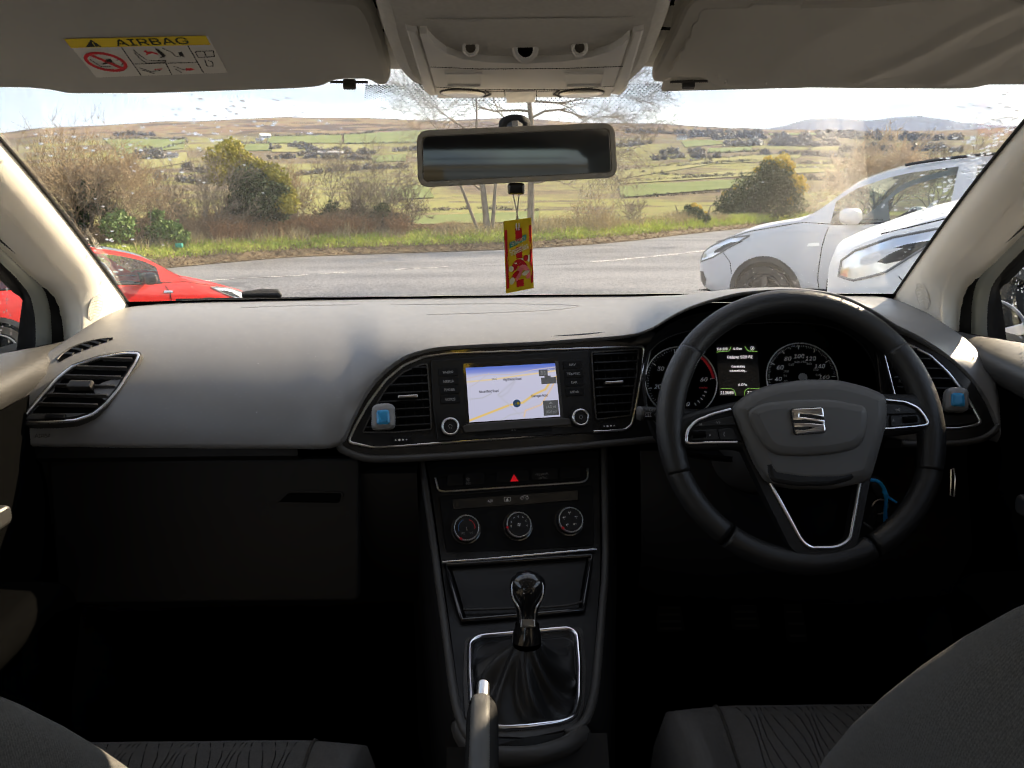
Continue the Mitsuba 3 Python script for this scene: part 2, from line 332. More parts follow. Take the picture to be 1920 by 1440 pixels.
def side_shell(s):
    out = []
    top = lambda y: 1.37 - .05 * max(0, (y - .3)) - .03 * max(0, -y - 1.2)
    ycol = np.linspace(.55, -2.1, 12)
    out.append(grid([[[s * .60, y, top(y) + .03] for y in ycol], [[s * .68, y, top(y)] for y in ycol], [[s * .70, y, top(y) - .06] for y in ycol]]))
    for y0, y1, w in ((-.10, -.24, .7), (-1.15, -2.1, .7)):
        out.append(grid([[[s * .69, y0, 1.33], [s * .69, y1, 1.33]], [[s * .76, y0 + .02, .98], [s * .76, y1 - .02, .98]]]))
    out.append(grid([[[s * .77, y, 1.0] for y in np.linspace(1.5, -2.1, 8)], [[s * .80, y, .6] for y in np.linspace(1.5, -2.1, 8)], [[s * .78, y, .22] for y in np.linspace(1.5, -2.1, 8)]]))
    return join(out)
put('side_panel', side_shell(-1), 'grey_shell', cb); put('side_panel', side_shell(1), 'grey_shell', cb)
put('tailgate', join([grid([[[-.78, -2.1, .2], [.78, -2.1, .2]], [[-.74, -2.15, 1.0], [.74, -2.15, 1.0]]]), grid([[[-.70, -2.0, 1.30], [.70, -2.0, 1.30]], [[-.66, -1.9, 1.40], [.66, -1.9, 1.40]]])]), 'grey_shell', cb)
put('floor', grid([[[-.80, y, z] for y, z in ((1.75, .75), (1.6, .42), (1.4, .28), (.2, .27), (-2.1, .3))], [[.80, y, z] for y, z in ((1.75, .75), (1.6, .42), (1.4, .28), (.2, .27), (-2.1, .3))]]), 'carpet', cb)
put('bulkhead', grid([[[-.80, 1.55, .2], [.80, 1.55, .2]], [[-.80, 1.60, .7], [.80, 1.60, .7]], [[-.78, 1.50, 1.0], [.78, 1.50, 1.0]], [[-.7, 1.36, 1.036], [.7, 1.36, 1.036]]]), 'carpet', cb)
for s_ in (-1, 1): put('kick_panel', grid([[[s_ * .705, 1.0, z], [s_ * .70, 1.25, z], [s_ * .74, 1.62, z]] for z in (.2, .6, 1.0)]), 'carpet', cb)
xb = np.linspace(-.85, .85, 15)
put('bonnet', grid([np.stack([xb * w, np.full_like(xb, y), z - .06 * np.abs(xb / .85) ** 3], -1) for y, z, w in ((1.50, .985, .9), (1.8, .955, .98), (2.2, .89, .98), (2.5, .80, .9), (2.62, .66, .8), (2.64, .3, .8))]), 'grey_shell', cb, True)
scene['rear_pane'] = {'type': 'thindielectric', 'int_ior': 1.5, 'specular_transmittance': rgb(.10, .11, .11)}
rw_ = grid([[[-.74, -2.125, .99], [.74, -2.125, .99]], [[-.71, -1.995, 1.312], [.71, -1.995, 1.312]]]); put('rear_window', rw_, 'rear_pane', cb, True)
for k_ in range(10): put('heater_line', tube([[-.63 + .004 * k_, -2.084 + .007 * k_, 1.02 + .027 * k_], [.63 - .004 * k_, -2.084 + .007 * k_, 1.02 + .027 * k_]], .0016, 4), 'void_black', cb)
for x_ in (-.42, .02, .42): put('rear_headrest', rbox(.24, .09, .15, .04, c=(x_, -1.32, 1.11)), 'seat_trim', cb, True)
def plain_seat():
    return join([rbox(1.25, .5, .22, .07, c=(0, -.95, .52)), rbox(1.25, .2, .62, .07, c=(0, -1.3, .78))])
solo('rear_bench', plain_seat(), 'seat_trim', 'dark rear bench seat behind the two front seats', 'seat')
# ------------------------------------------------------------------ doors
def door(side):
    inner = A([[-.668, 1.215], [-.655, 1.15], [-.630, 1.02], [-.612, .90], [-.600, .70], [-.595, .3], [-.60, -.12]])
    outer = A([[-.690, 1.235], [-.70, 1.20], [-.728, 1.12], [-.735, .95], [-.738, .70], [-.738, .3], [-.738, -.12]])
    a, b = spline(inner, 30), spline(outer, 30)
    def row(xy, z, dx=0): return np.c_[xy[:, 0] + dx, xy[:, 1], np.full(30, z)]
    pad = grid([row(b, .996), row(b * .9 + a * .1, 1.004), row(b * .5 + a * .5, 1.006), row(a * .85 + b * .15, 1.003), row(a, .995), row(a, .980, .0), row(a, .966, -.010), row(a, .955, -.022)])
    low = grid([row(a, .957, -.016), row(a, .90, -.014), row(a, .82, -.012), row(a, .74, -.020), row(a, .60, -.035), row(a, .45, -.05), row(a, .28, -.06)])
    arm = A([[-.575, .97], [-.555, .88], [-.545, .70], [-.545, .45], [-.56, .20], [-.585, .0]])
    c = spline(arm, 24)
    ar = []
    for k in np.linspace(0, 1, 9):
        a_ = k * math.pi; z = .735 + .028 * math.cos(a_ * 1.0); dx = -.085 * (1 - math.sin(a_)) ** 1.0
        ar.append(np.c_[c[:, 0] - (.075 if k in (0, 1) else .03 * (1 - math.sin(a_))), c[:, 1], np.full(24, z - .05 * np.clip((c[:, 1] - .9) / .1, 0, 1))])
    return pad, low, grid(ar)
pad, low, arm = door(-1)
dl, dr_ = cb + '__door', cb + '__door_001'
labels[dl] = {'label': 'passenger door with dark lower panel, left of the dashboard'}; labels[dr_] = {'label': 'driver door with grey padded sill, right of the steering wheel'}
n = len(pseal)
def frame_strips():
    l = lambda pts: spline(A([PX(a, b, x) for a, b, x in pts]), 24)
    s1 = l(((122, 660, -.712), (120, 600, -.707), (108, 553, -.699), (60, 505, -.685), (0, 448, -.669), (-110, 347, -.646), (-260, 207, -.616)))
    s2 = l(((97, 660, -.722), (95, 590, -.720), (85, 548, -.712), (48, 508, -.700), (-8, 455, -.684), (-118, 357, -.662), (-268, 217, -.632)))
    s3 = l(((66, 660, -.726), (66, 600, -.724), (58, 560, -.718), (36, 528, -.708), (0, 492, -.697), (-118, 385, -.672), (-275, 240, -.640)))
    s4 = l(((42, 664, -.738), (46, 600, -.736), (46, 560, -.731), (26, 535, -.720), (-8, 503, -.708), (-120, 398, -.684), (-280, 255, -.652)))
    s5 = l(((30, 668, -.742), (36, 610, -.740), (42, 566, -.735), (24, 548, -.724), (-10, 515, -.712), (-124, 408, -.688), (-284, 264, -.656)))
    return grid([s1, s2]), grid([s2, (s2 + s3) / 2 + [.006, -.004, 0], s3]), grid([s3, s3 + [-.008, .0, 0], s4, s5])
f1, f2, f3 = frame_strips()
def win(): 
    y = np.linspace(1.26, -.12, 10)
    return grid([np.stack([np.full(10, x), y, np.full(10, z)], -1) for x, z in ((-.758, .98), (-.745, 1.08), (-.722, 1.22), (-.69, 1.37))])
def drops_side(seed):
    r = np.random.default_rng(seed); o = []
    for k in range(220):
        y, z = r.uniform(.9, 1.2), r.uniform(1.0, 1.14); x = -.756 + (z - 1.0) * .15
        o.append(rbox(.001, .0022 * r.uniform(.6, 1.6), .0030 * r.uniform(.6, 1.7), .0005, c=(x - .001, y, z), sub=1))
    return join(o)
for d, fl in ((dl, lambda m: m), (dr_, mirrored)):
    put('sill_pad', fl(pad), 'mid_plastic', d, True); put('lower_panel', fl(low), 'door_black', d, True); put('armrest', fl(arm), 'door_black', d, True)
    put('pillar_gap', fl(f1), 'black_plastic', d, True); put('window_frame', fl(f2), 'door_frame_trim', d, True); put('window_seal', fl(f3), 'rubber', d, True)
    w = put('window', fl(win()), 'pane', d, True)
    put('rain_drops', fl(drops_side(3 if d == dl else 4)), 'water_drop', d, True, kind='stuff', label='rain drops on the outside of the pane')
    hf = Frame([(-.622 if d == dl else .622), .86, .845], [0, -1, 0], n=[1 if d == dl else -1, 0, 0])
    put('door_handle', slab(hf, fillet([(-.055, -.012), (.055, -.015), (.055, .015), (-.055, .012)], .01), .018, .004), 'satin_silver', d)
sp = PX(1786, 905, .618); sf = Frame(sp, [0, -1, 0], n=[-1, 0, 0])
put('chrome_badge', tube([PX(1783, 880, .62), PX(1788, 878, .62), PX(1791, 900, .62), PX(1789, 930, .62), PX(1782, 930, .62), PX(1783, 900, .62)], .0012, 6, closed=True), 'chrome', dr_)
# ------------------------------------------------------------------ visors
VF = Frame([0, .905, 1.323], [1, .11, 0], [0, -.145, .058]); VFR = Frame([0, .905, 1.323], [1, -.11, 0], [0, -.145, .058])
def visor(outline, key, folds=False):
    p = VF.up(.012).pts(outline)
    p = fillet(p, .012, 5)
    m = slab(VF, p, .016, .007, 0.0)
    return m
vl = thing('sun_visor', 'left folded sun visor with an airbag warning sticker', 'sun visor')
vr = thing('sun_visor', 'right folded sun visor without sticker, creased fabric, above the steering wheel', 'sun visor')
put('board', visor([(-110, -30), (560, -18), (680, -6), (700, 22), (716, 70), (734, 138), (729, 156), (706, 157), (690, 146), (628, 147), (606, 160), (560, 164), (300, 173), (130, 174), (98, 167), (60, 163), (-110, 160)], vl), 'visor_fabric', vl)
def creased():
    VF = VFR; p = fillet(VF.up(.009).pts([(1302, -6), (1440, -18), (2030, -30), (2030, 160), (1850, 160), (1828, 166), (1790, 168), (1400, 165), (1335, 161), (1318, 145), (1262, 145), (1244, 156), (1222, 153), (1224, 136), (1262, 60), (1284, 10)]), .010, 5)
    m = slab(VF, p, .010, .004); x = p[:, 0]
    gx, gy = np.meshgrid(np.linspace(x.min() + .012, x.max() - .012, 110), np.linspace(-.012, .150, 30))
    pg = Polygon(shrink(p if Polygon(p).exterior.is_ccw else p[::-1], .014))
    from shapely import contains_xy
    b = lambda c, sl, w, hgt: hgt * np.exp(-((gx - c - sl * gy) / w) ** 2)
    h = .0118 + b(.34, .8, .012, .0040) + b(.42, .7, .013, .0045) - b(.38, .8, .016, .002) + b(.24, .6, .02, .002) + b(.52, .9, .02, .0025) - b(.46, .7, .014, .002) + .0015 * np.sin(gx * 30 + gy * 40)
    ins = contains_xy(pg, gx, gy); h = np.where(ins, h, .002)
    return join([m, grid([VF.w(np.c_[gx[i], gy[i], h[i]]) for i in range(30)])])
put('board', creased(), 'visor_fabric', vr)
for k, v, (a, b) in ((0, vl, (655, 150)), (1, vr, (1291, 149))):
    F_ = (VF, VFR)[k]; fr = Frame(F_.w(np.r_[F_.px(a, b), 0]), F_.u, n=F_.n)
    c = put('clip', box(fr, .013, .006, .009, (0, -.001, 0)), 'mid_plastic', v)
    put('pivot_rod', tube(fr.w(A([[-.019, .003, .004], [.019, .003, .004]])), .0013, 8), 'mid_plastic', v)
# the warning sticker on the left visor
SF = VF.up(.0163)
def sp_(l): return SF.pts(l)
st = put('warning_sticker', plate(SF, sp_([(120, 72), (390, 67), (427, 136), (181, 145)]), .0002), 'sticker', vl, False, label='white and yellow airbag warning sticker')
put('yellow_band', plate(SF, sp_([(120, 72), (386, 66), (395, 83), (133, 89)]), .0005), 'yellow_ink', st, False)
def quad_frame(a, b, c):
    o = SF.w(np.r_[sp_([a])[0], .0006]); return Frame(o, SF.w(np.r_[sp_([b])[0], .0006]) - o, n=SF.n)
TF = Frame(SF.w(np.r_[sp_([(284, 77)])[0], .0006]), SF.w(np.r_[sp_([(334, 75.5)])[0], .0006]) - SF.w(np.r_[sp_([(284, 77)])[0], .0006]), n=SF.n)
put('lettering', text(TF, 'AIRBAG', .0098, width=.064, depth=.0002), 'black_ink', st, False)
put('warning_triangle', join([plate(SF, sp_([(170, 73), (191, 86), (161, 87)]), .0007)]), 'black_ink', st, False)
put('exclamation_mark', join([plate(SF, sp_([(172, 77), (174, 77), (177, 82), (175, 82)]), .0009), plate(SF, sp_([(176, 83), (178, 83), (179, 85), (177, 85)]), .0009)]), 'yellow_ink', st, False)
th = np.linspace(0, 2 * math.pi, 33)[:-1]
def sheared(cx, cy, rx, ry): return sp_([(cx + rx * math.cos(a) + .55 * ry * math.sin(a), cy + ry * math.sin(a) + .10 * rx * math.cos(a)) for a in th])
put('ban_ring', join([band(SF, sheared(198, 115, 40, 18), sheared(198, 115, 33, 14), .0004, .0007), plate(SF, sp_([(168, 103), (175, 102), (236, 127), (230, 130)]), .0007)]), 'red_ink', st, False)
def lines(polys, w, h=.0006):
    o = []
    for l in polys:
        q = sp_(l)
        for i in range(len(q) - 1): o.append(strip(SF, q[i], q[i + 1], w, h))
    return join(o)
put('pictogram_lines', lines([[(228, 88), (265, 141)], [(352, 84), (382, 136)], [(252, 119), (372, 116)], [(311, 118), (322, 139)], [(168, 110), (190, 124), (208, 124)], [(190, 119), (208, 115), (216, 118)], [(218, 112), (226, 109), (232, 115), (228, 121)],
    [(250, 92), (255, 97), (276, 112)], [(251, 97), (264, 110), (276, 118), (310, 116), (311, 112), (280, 113)], [(304, 89), (322, 97), (330, 105), (340, 104)], [(262, 126), (282, 133), (302, 131)], [(265, 130), (290, 137)], [(325, 123), (345, 130), (362, 128)], [(328, 128), (342, 136)], [(366, 96), (400, 94), (402, 105), (372, 107), (366, 96)], [(383, 96), (387, 106)], [(384, 111), (388, 123), (400, 123), (398, 115), (390, 112)]], .0009), 'black_ink', st, False)
for l in ([(290, 90), (296, 91), (311, 103), (308, 106), (298, 108), (304, 104)], [(334, 98), (340, 95), (347, 106), (338, 104)], [(200, 110), (206, 109), (212, 115), (204, 118), (192, 120)], [(202, 109), (209, 109), (207, 112)]): put('pictogram_shape', plate(SF, sp_(l), .0007), 'black_ink', st, False)
put('impact_shapes', join([plate(SF, sp_(l), .0008) for l in ([(269, 95), (274, 92), (276, 96), (284, 95), (296, 99), (298, 102), (286, 98), (277, 101), (273, 103), (275, 98)], [(290, 128), (304, 127), (304, 128.5), (290, 129.5)], [(348, 127), (358, 126), (366, 129), (356, 131), (349, 131)])]), 'red_ink', st, False)
# ------------------------------------------------------------------ overhead console
OF = Frame([.01, .79, 1.328], [1, 0, 0], [0, -.14, .031])
oc = thing('overhead_console', 'beige overhead console with two reading lamps and three round sensors', 'overhead console')
body = fillet(OF.pts([(676, -90), (690, 0), (716, 90), (742, 150), (775, 180), (850, 192), (985, 195), (1120, 190), (1180, 178), (1222, 140), (1252, 70), (1280, -20), (1290, -90)]), .02, 5)
put('shell', slab(OF, body, .085, .016, -.09), 'headliner', oc, 50)
PF = OF.up(.0)
outer = fillet(OF.pts([(760, 57), (786, 62), (1186, 62), (1208, 57), (1176, 172), (1160, 182), (812, 184), (796, 174)]), .003, 4)
put('rail', slab(PF, OF.pts([(761, 57), (782, 61), (820, 180), (806, 182), (795, 172)]), .0055, .002, -.006), 'console_trim', oc)
put('rail', slab(PF, OF.pts([(1208, 57), (1188, 61), (1146, 178), (1162, 181), (1175, 170)]), .0055, .002, -.006), 'console_trim', oc)
cres = OF.pts([(799, 50), (803, 66), (818, 82), (838, 97), (868, 108), (920, 114), (985, 116), (1050, 113), (1105, 105), (1140, 94), (1165, 80), (1180, 66), (1186, 50)])
pan = Polygon(OF.pts([(787, 60), (1183, 60), (1144, 179), (822, 181)])).difference(Polygon(cres).buffer(.0005))
pan = max(getattr(pan, 'geoms', [pan]), key=lambda g: g.area)
e = trimesh.creation.extrude_polygon(pan, .014, engine='earcut'); put('panel', trimesh.Trimesh(PF.w(np.array(e.vertices) - [0, 0, .0125]), e.faces, process=False), 'console_trim', oc, 30)
cr = resample(cres, 30); top = np.c_[np.linspace(cr[0, 0], cr[-1, 0], 30), np.full(30, cr[0, 1] + .004)]
rows = [PF.w(np.c_[top * (1 - k) + cr * k, np.full(30, -.004 - .016 * math.sin(min(1, k * 1.25) * math.pi / 2) + .012 * k ** 4)]) for k in np.linspace(0, 1, 9)]
put('recess', grid(rows), 'console_trim', oc, True)
rec = grid(rows)
for a, b, r in ((882, 88, .0062), (985, 91, .0095), (1087, 88, .0062)):
    q = hit(rec, a, b); fr = Frame(q[0] - unit(q[0] - EYE) * .011, [1, 0, 0], n=unit(unit(EYE - q[0]) + q[1] * .2))
    s_ = put('sensor', lathe(fr, [(r * 1.25, -.004), (r * 1.25, .004), (r, .0065), (r * .72, .0055), (r * .7, .001)], 24), 'console_trim', oc)
    put('lens', disc(fr, r * .72, .0045), 'void_black' if r > .007 else 'gloss_black', s_)
for a, b, c, d in ((833, 132, 905, 157), (1057, 132, 1132, 157)):
    q = fillet(OF.pts([(a, b), (c, b), (c - 2, d), (a + 3, d)]), .001, 3); q2 = shrink(q if Polygon(q).exterior.is_ccw else q[::-1], .0016); q1 = q if Polygon(q).exterior.is_ccw else q[::-1]
    g = put('speaker_grille', band(PF, q1, q2, .0010, .0036), 'console_trim', oc)
    put('mesh_panel', plate(PF, shrink(q2, .0016), .0026), 'mid_plastic', g)
for cx, sgn in ((868, 1), (1090, -1)):
    el = [(cx + 42 * math.cos(t) - sgn * 0, 171 + 7.5 * math.sin(t) + sgn * 1.5 * math.cos(t)) for t in th]
    p = OF.pts(el); p = p if Polygon(p).exterior.is_ccw else p[::-1]
    l = put('reading_lamp', slab(PF, p, .004, .001, -.001, dome=.004), 'satin_silver', oc, True)
    put('lamp_rim', tube(PF.w(np.c_[p, np.full(len(p), .0018)]), .0011, 6, closed=True), 'mid_plastic', l)
    put('lamp_switch', tube(PF.w(np.c_[OF.pts([(cx + sgn * 38, 178), (cx + sgn * 52, 173), (cx + sgn * 42, 166)]), np.full(3, .0022)]), .0009, 6), 'mid_plastic', l)
put('call_button', slab(PF, fillet(OF.pts([(948, 167), (1004, 166), (1003, 187), (950, 188)]), .001, 3), .003, .0006, 0), 'console_trim', oc)
put('seam', join([tube(PF.w(np.c_[OF.pts(l), np.full(len(l), .0016)]), .0004, 4) for l in ([(815, 160), (900, 165), (1060, 165), (1152, 158)], [(946, 166), (947, 187)], [(1006, 166), (1006, 187)], [(906, 168), (946, 168)], [(1008, 168), (1050, 167)], [(806, 122), (900, 126), (1060, 125), (1168, 121)])]), 'mid_plastic', oc)
# ------------------------------------------------------------------ rear view mirror
MC = PY(969, 291, .865)
MF = Frame(MC, [1, .10, 0], n=[.114, -1.987, -.050])
mo = fillet(MF.pts([(781, 245), (1151, 230), (1157, 333), (784, 352)]), .013, 7)
mo = mo if Polygon(mo).exterior.is_ccw else mo[::-1]
mi_ = shrink(mo, .0062)
rm = thing('rear_view_mirror', 'grey framed rear view mirror hanging in front of the windscreen', 'mirror')
put('housing', join([slab(Frame(MF.o, -MF.u, n=-MF.n), mo * [-1, 1], .028, .012), band(MF, mo, shrink(mo, .001), 0, .0035), band(MF, shrink(mo, .001), shrink(mo, .0052), .0035, .0045), band(MF, shrink(mo, .0052), mi_, .0045, .002)]), 'mirror_frame', rm, 40)
put('glass', plate(MF, mi_, .0022), 'mirror_glass', rm, False)
q = MF.px(968, 355); put('dip_tab', rbox(.0175, .012, .016, .003, MF, (q[0], q[1] + .0005, -.006)), 'gloss_black', rm)
foot = glass_pt(965, 232, .004)
put('mount', tube(np.linspace(MC - MF.n * .02, foot, 6), .011, 10), 'soft_black', rm)
put('mount_foot', lathe(Frame(foot, GF.u, n=-GF.n * np.sign(GF.n[1])), [(.019, -.003), (.019, .004), (.016, .009), (0, .010)], 28), 'soft_black', rm)

# ------------------------------------------------------------------ dashboard: soft pad lofted from the windscreen foot to its front lip
FC = tilted(930, 745, 1.10, 10, 20)          # centre fascia plane, turned to the driver
def yfc(a, b): return FC.w(np.r_[FC.px(a, b), 0])[1]
LB = [((8, 832), 1.03, (-.66, 1.17, 1.0)), ((150, 836), 1.045, (-.646, 1.33, 1.040)), ((300, 838), 1.045, (-.56,)), ((450, 838), 1.04, (-.44,)), ((560, 838), 1.035, (-.36,)), ((615, 837), 1.028, (-.31,)), ((640, 827), 1.03, (-.295,)), ((658, 790), 1.045, (-.28,)),
      ((690, 730), None, (-.25,)), ((725, 692), None, (-.22,)), ((770, 664), None, (-.18,)), ((830, 651), None, (-.13,)), ((915, 646), None, (-.05,)), ((1000, 642), None, (.03,)), ((1130, 633), None, (.14,)), ((1190, 626), 1.135, (.19,)), ((1225, 613), 1.11, (.222,)), ((1255, 595), 1.085, (.25,)),
      ((1290, 577), 1.07, (.28,)), ((1340, 560), 1.06, (.31,)), ((1400, 547), 1.055, (.35,)), ((1480, 542), 1.05, (.40,)), ((1560, 550), 1.05, (.46,)), ((1630, 577), 1.06, (.52,)), ((1680, 608), 1.07, (.575,)), ((1730, 634), 1.075, (.62,)), ((1782, 670), 1.07, (.655, 1.29, 1.033)), ((1822, 707), 1.055, (.66, 1.22, 1.018)),
      ((1850, 746), 1.04, (.663, 1.16, 1.002)), ((1870, 790), 1.025, (.664, 1.10, .975)), ((1880, 826), 1.015, (.665, 1.06, .93))]
Lp, Bp = [], []
for (a, b), y, B in LB:
    Lp.append(PY(a, b, yfc(a, b) - .012 if y is None else y))
    Bp.append(A(B) if len(B) == 3 else S(B[0] / .645, 0) + [0, .012, -.004])
NC = 150
tpar = np.r_[0, np.cumsum(np.linalg.norm(np.diff(Lp, axis=0), axis=1))]; tq = np.linspace(0, tpar[-1], NC)
from scipy.interpolate import PchipInterpolator
LL, BB = PchipInterpolator(tpar, A(Lp))(tq), PchipInterpolator(tpar, A(Bp))(tq)
h = BB[:, 2] - LL[:, 2]; w = np.clip((h + .02) / .09, 0, 1)[:, None]; w = w * w * (3 - 2 * w); h = h[:, None]
Z = A([0, 0, 1.0])
C1 = w * (BB * .32 + LL * .68 + Z * (BB[:, 2:] * .68 - LL[:, 2:] * .68 + .004)) + (1 - w) * (BB * .6 + LL * .4 + Z * .006)
C2 = w * (LL + A([0, .012, 0]) + Z * .58 * h) + (1 - w) * (LL * .72 + BB * .28 + Z * .010)
old_ = [(1 - t) ** 3 * BB + 3 * t * (1 - t) ** 2 * C1 + 3 * t * t * (1 - t) * C2 + t ** 3 * LL for t in np.r_[np.linspace(0, .55, 15), np.linspace(.55, 1, 28)[1:]]]
rows = old_
roll = [LL + A([0, .004, -.004]), LL + A([0, .010, -.006]), LL + A([0, .03, -.008]), LL + A([0, .07, -.010])]
dash = grid(rows + roll); dash_top = grid(rows)
db = thing('dashboard', 'grey soft dashboard running the full width under the windscreen, black below', 'dashboard')
put('top_pad', dash, 'dash_plastic', db, 50)
# seam that marks the passenger airbag, and the black lower part with the glovebox
seam = [(452, 577), (640, 572), (900, 570), (1085, 574), (1060, 579), (940, 586), (800, 590)]
put('airbag_seam', tube(spline(on(dash_top, seam, .0001), 60), .0005, 5), 'dash_plastic', db)
i0 = int(np.argmin(np.abs(LL[:, 0] + .30)))
lx = np.linspace(-.665, .665, 40)
def lower(x0, x1, yz): x = np.linspace(x0, x1, 14); return grid([np.stack([x, np.full_like(x, y), np.full_like(x, z)], -1) for y, z in yz])
tail_ = ((1.085, .70), (1.12, .62), (1.22, .55), (1.5, .50))
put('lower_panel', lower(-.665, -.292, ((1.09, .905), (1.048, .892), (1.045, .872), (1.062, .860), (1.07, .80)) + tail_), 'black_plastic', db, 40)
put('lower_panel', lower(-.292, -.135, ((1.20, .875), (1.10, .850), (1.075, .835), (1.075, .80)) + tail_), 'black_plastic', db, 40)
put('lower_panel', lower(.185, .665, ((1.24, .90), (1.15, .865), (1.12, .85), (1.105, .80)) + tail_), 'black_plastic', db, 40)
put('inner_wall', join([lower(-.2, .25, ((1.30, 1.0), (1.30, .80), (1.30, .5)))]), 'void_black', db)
GX = Frame([-.44, 1.047, .76], [1, 0, 0], [0, .12, 1])
gb = put('glovebox_lid', slab(GX, fillet([(-.20, -.10), (.222, -.10), (.228, .104), (-.20, .104)], .01), .014, .004, -.014), 'black_plastic', db)
hp = fillet(GX.up(0).pts([(515, 944), (640, 946), (645, 921), (540, 920)]), .006)
put('handle', band(GX, hp if Polygon(hp).exterior.is_ccw else hp[::-1], shrink(hp if Polygon(hp).exterior.is_ccw else hp[::-1], .0025), -.006, .0015), 'black_plastic', gb)
put('handle_recess', plate(GX, hp, .0006), 'void_black', gb)
AF = frame_on(dash_top, (66, 817), (102, 817))
put('lettering', text(AF, 'AIRBAG', .0048, c=(.012, 0), width=.0245, depth=.0004), 'mid_plastic', db, False)
# lint specks on the passenger pad
put('lint_speck', join([disc(Frame(*[A(v) for v in (on(dash_top, [c], .0004)[0], [1, 0, 0])], n=hit(dash_top, *c)[1]), r, 0, 6) for c, r in (((482, 773), .0008), ((484, 682), .0006), ((592, 668), .0006))]), 'white_ink', db, False)
# side window demister at the left end of the pad
dm_ = thing('demister_vent', 'narrow slotted demister vent in the left end of the dashboard top', 'air vent')
d1 = spline(on(dash_top, [(108, 676), (128, 658), (158, 645), (190, 638), (212, 636)], .0008), 20)
d0 = spline(on(dash_top, [(112, 680), (140, 664), (168, 653), (195, 643), (212, 637)], .0008), 20)
put('slot', grid([d1, d0]), 'void_black', dm_)
put('lip', tube(d1 + [0, 0, .001], .0012, 6), 'mid_plastic', dm_)
for k in (3, 6, 9, 12, 15):
    put('rib', tube([d1[k], (d1[k + 1] + d0[k + 1]) / 2 + [0, 0, .001], d0[k + 2]], [.0008, .0022, .0030], 5), 'mid_plastic', dm_)
# ------------------------------------------------------------------ left air vent
def vent_slats(fr, poly, n, tiltv, depth, m, key, x_pad=.004):
    """n horizontal blades across the outline, each clipped to its own width"""
    pg = Polygon(poly).buffer(0); y0, y1 = poly[:, 1].min(), poly[:, 1].max()
    from shapely.geometry import LineString
    for k in range(n):
        y = y0 + (y1 - y0) * (k + .5) / n; c = pg.intersection(LineString([(-1, y), (1, y)]))
        if c.is_empty: continue
        xa, _, xb, _ = c.bounds
        if xb - xa < .012: continue
        t = depth; q = [[-t * .5, -t * .42 * tiltv], [t * .5, t * .42 * tiltv]]
        prof = [(-.0012, .0), (.0012, .0), (.0012 + t * .28, t), (-.0006 + t * .28, t + .0004)]
        rws = [[(x, y + a, b) for a, b in prof] for x in (xa + .001, xb - .001)]
        g = grid([fr.w(A(r)) for r in rws], True)
        put('slat', join([g, cap(fr.w(A(rws[0])), A(prof)), cap(fr.w(A(rws[1])), A(prof), True)]), m, key, False)
lv = thing('air_vent', 'leaf shaped air vent with a chrome rim at the left end of the dashboard', 'air vent')
lo = [(42, 794), (52, 778), (80, 742), (110, 712), (140, 692), (190, 678), (240, 671), (266, 671), (258, 684), (240, 706), (222, 732), (200, 760), (180, 780), (150, 793), (110, 797), (60, 797)]
l3 = on(dash_top, lo, .003)
c0 = l3.mean(0); nn = unit(np.linalg.svd(l3 - c0)[2][2]); nn = nn if nn[1] < 0 else -nn
LF = Frame(c0, [1, 0, 0], n=nn)
q2 = lambda p3: np.stack([(p3 - LF.o) @ LF.u, (p3 - LF.o) @ LF.v], 1)
lo2 = spline(fillet(q2(l3), .004, 4), 90, True)
lo2 = lo2 if Polygon(lo2).exterior.is_ccw else lo2[::-1]
lo_h = (spline(fillet(l3, .004, 4), 90, True) - LF.o) @ LF.n
put('rim', tube(LF.w(np.c_[lo2, np.full(90, .0045)]), .0021, 8, True), 'chrome', lv, True)
put('surround', join([band(LF, shrink(lo2, -.003), lo2, -.012, .005), band(LF, lo2, shrink(lo2, .004), .005, .003)]), 'mid_plastic', lv)
inn = shrink(lo2, .0045)
put('duct', plate(LF, inn, .0015), 'void_black', lv)
sl = Polygon(inn).buffer(0).intersection(Polygon(LF.pts([(0, 640), (300, 640), (300, 768), (0, 772)])))
sl = max(getattr(sl, 'geoms', [sl]), key=lambda g: g.area)
vent_slats(LF, A(sl.exterior.coords)[:-1], 6, 1, .0075, 'mid_plastic', lv)
foot_ = Polygon(inn).buffer(0).difference(Polygon(LF.pts([(0, 640), (300, 640), (300, 776), (0, 779)]))); foot_ = max(getattr(foot_, 'geoms', [foot_]), key=lambda g: g.area)
put('lower_plate', slab(LF, A(foot_.simplify(.0003).exterior.coords)[:-1], .0045, .001, .001), 'mid_plastic', lv)
tq_ = LF.px(156, 727); put('slider', slab(LF, fillet(tq_ + A([(-.017, -.006), (.015, -.005), (.017, .0055), (-.013, .0055)]), .002, 3), .012, .002, .002), 'mid_plastic', lv)
tq_ = LF.px(108, 785); put('thumb_wheel', slab(LF, fillet(tq_ + A([(-.014, -.004), (.014, -.004), (.013, .004), (-.013, .004)]), .002, 3), .0075, .002, .001), 'soft_black', lv)
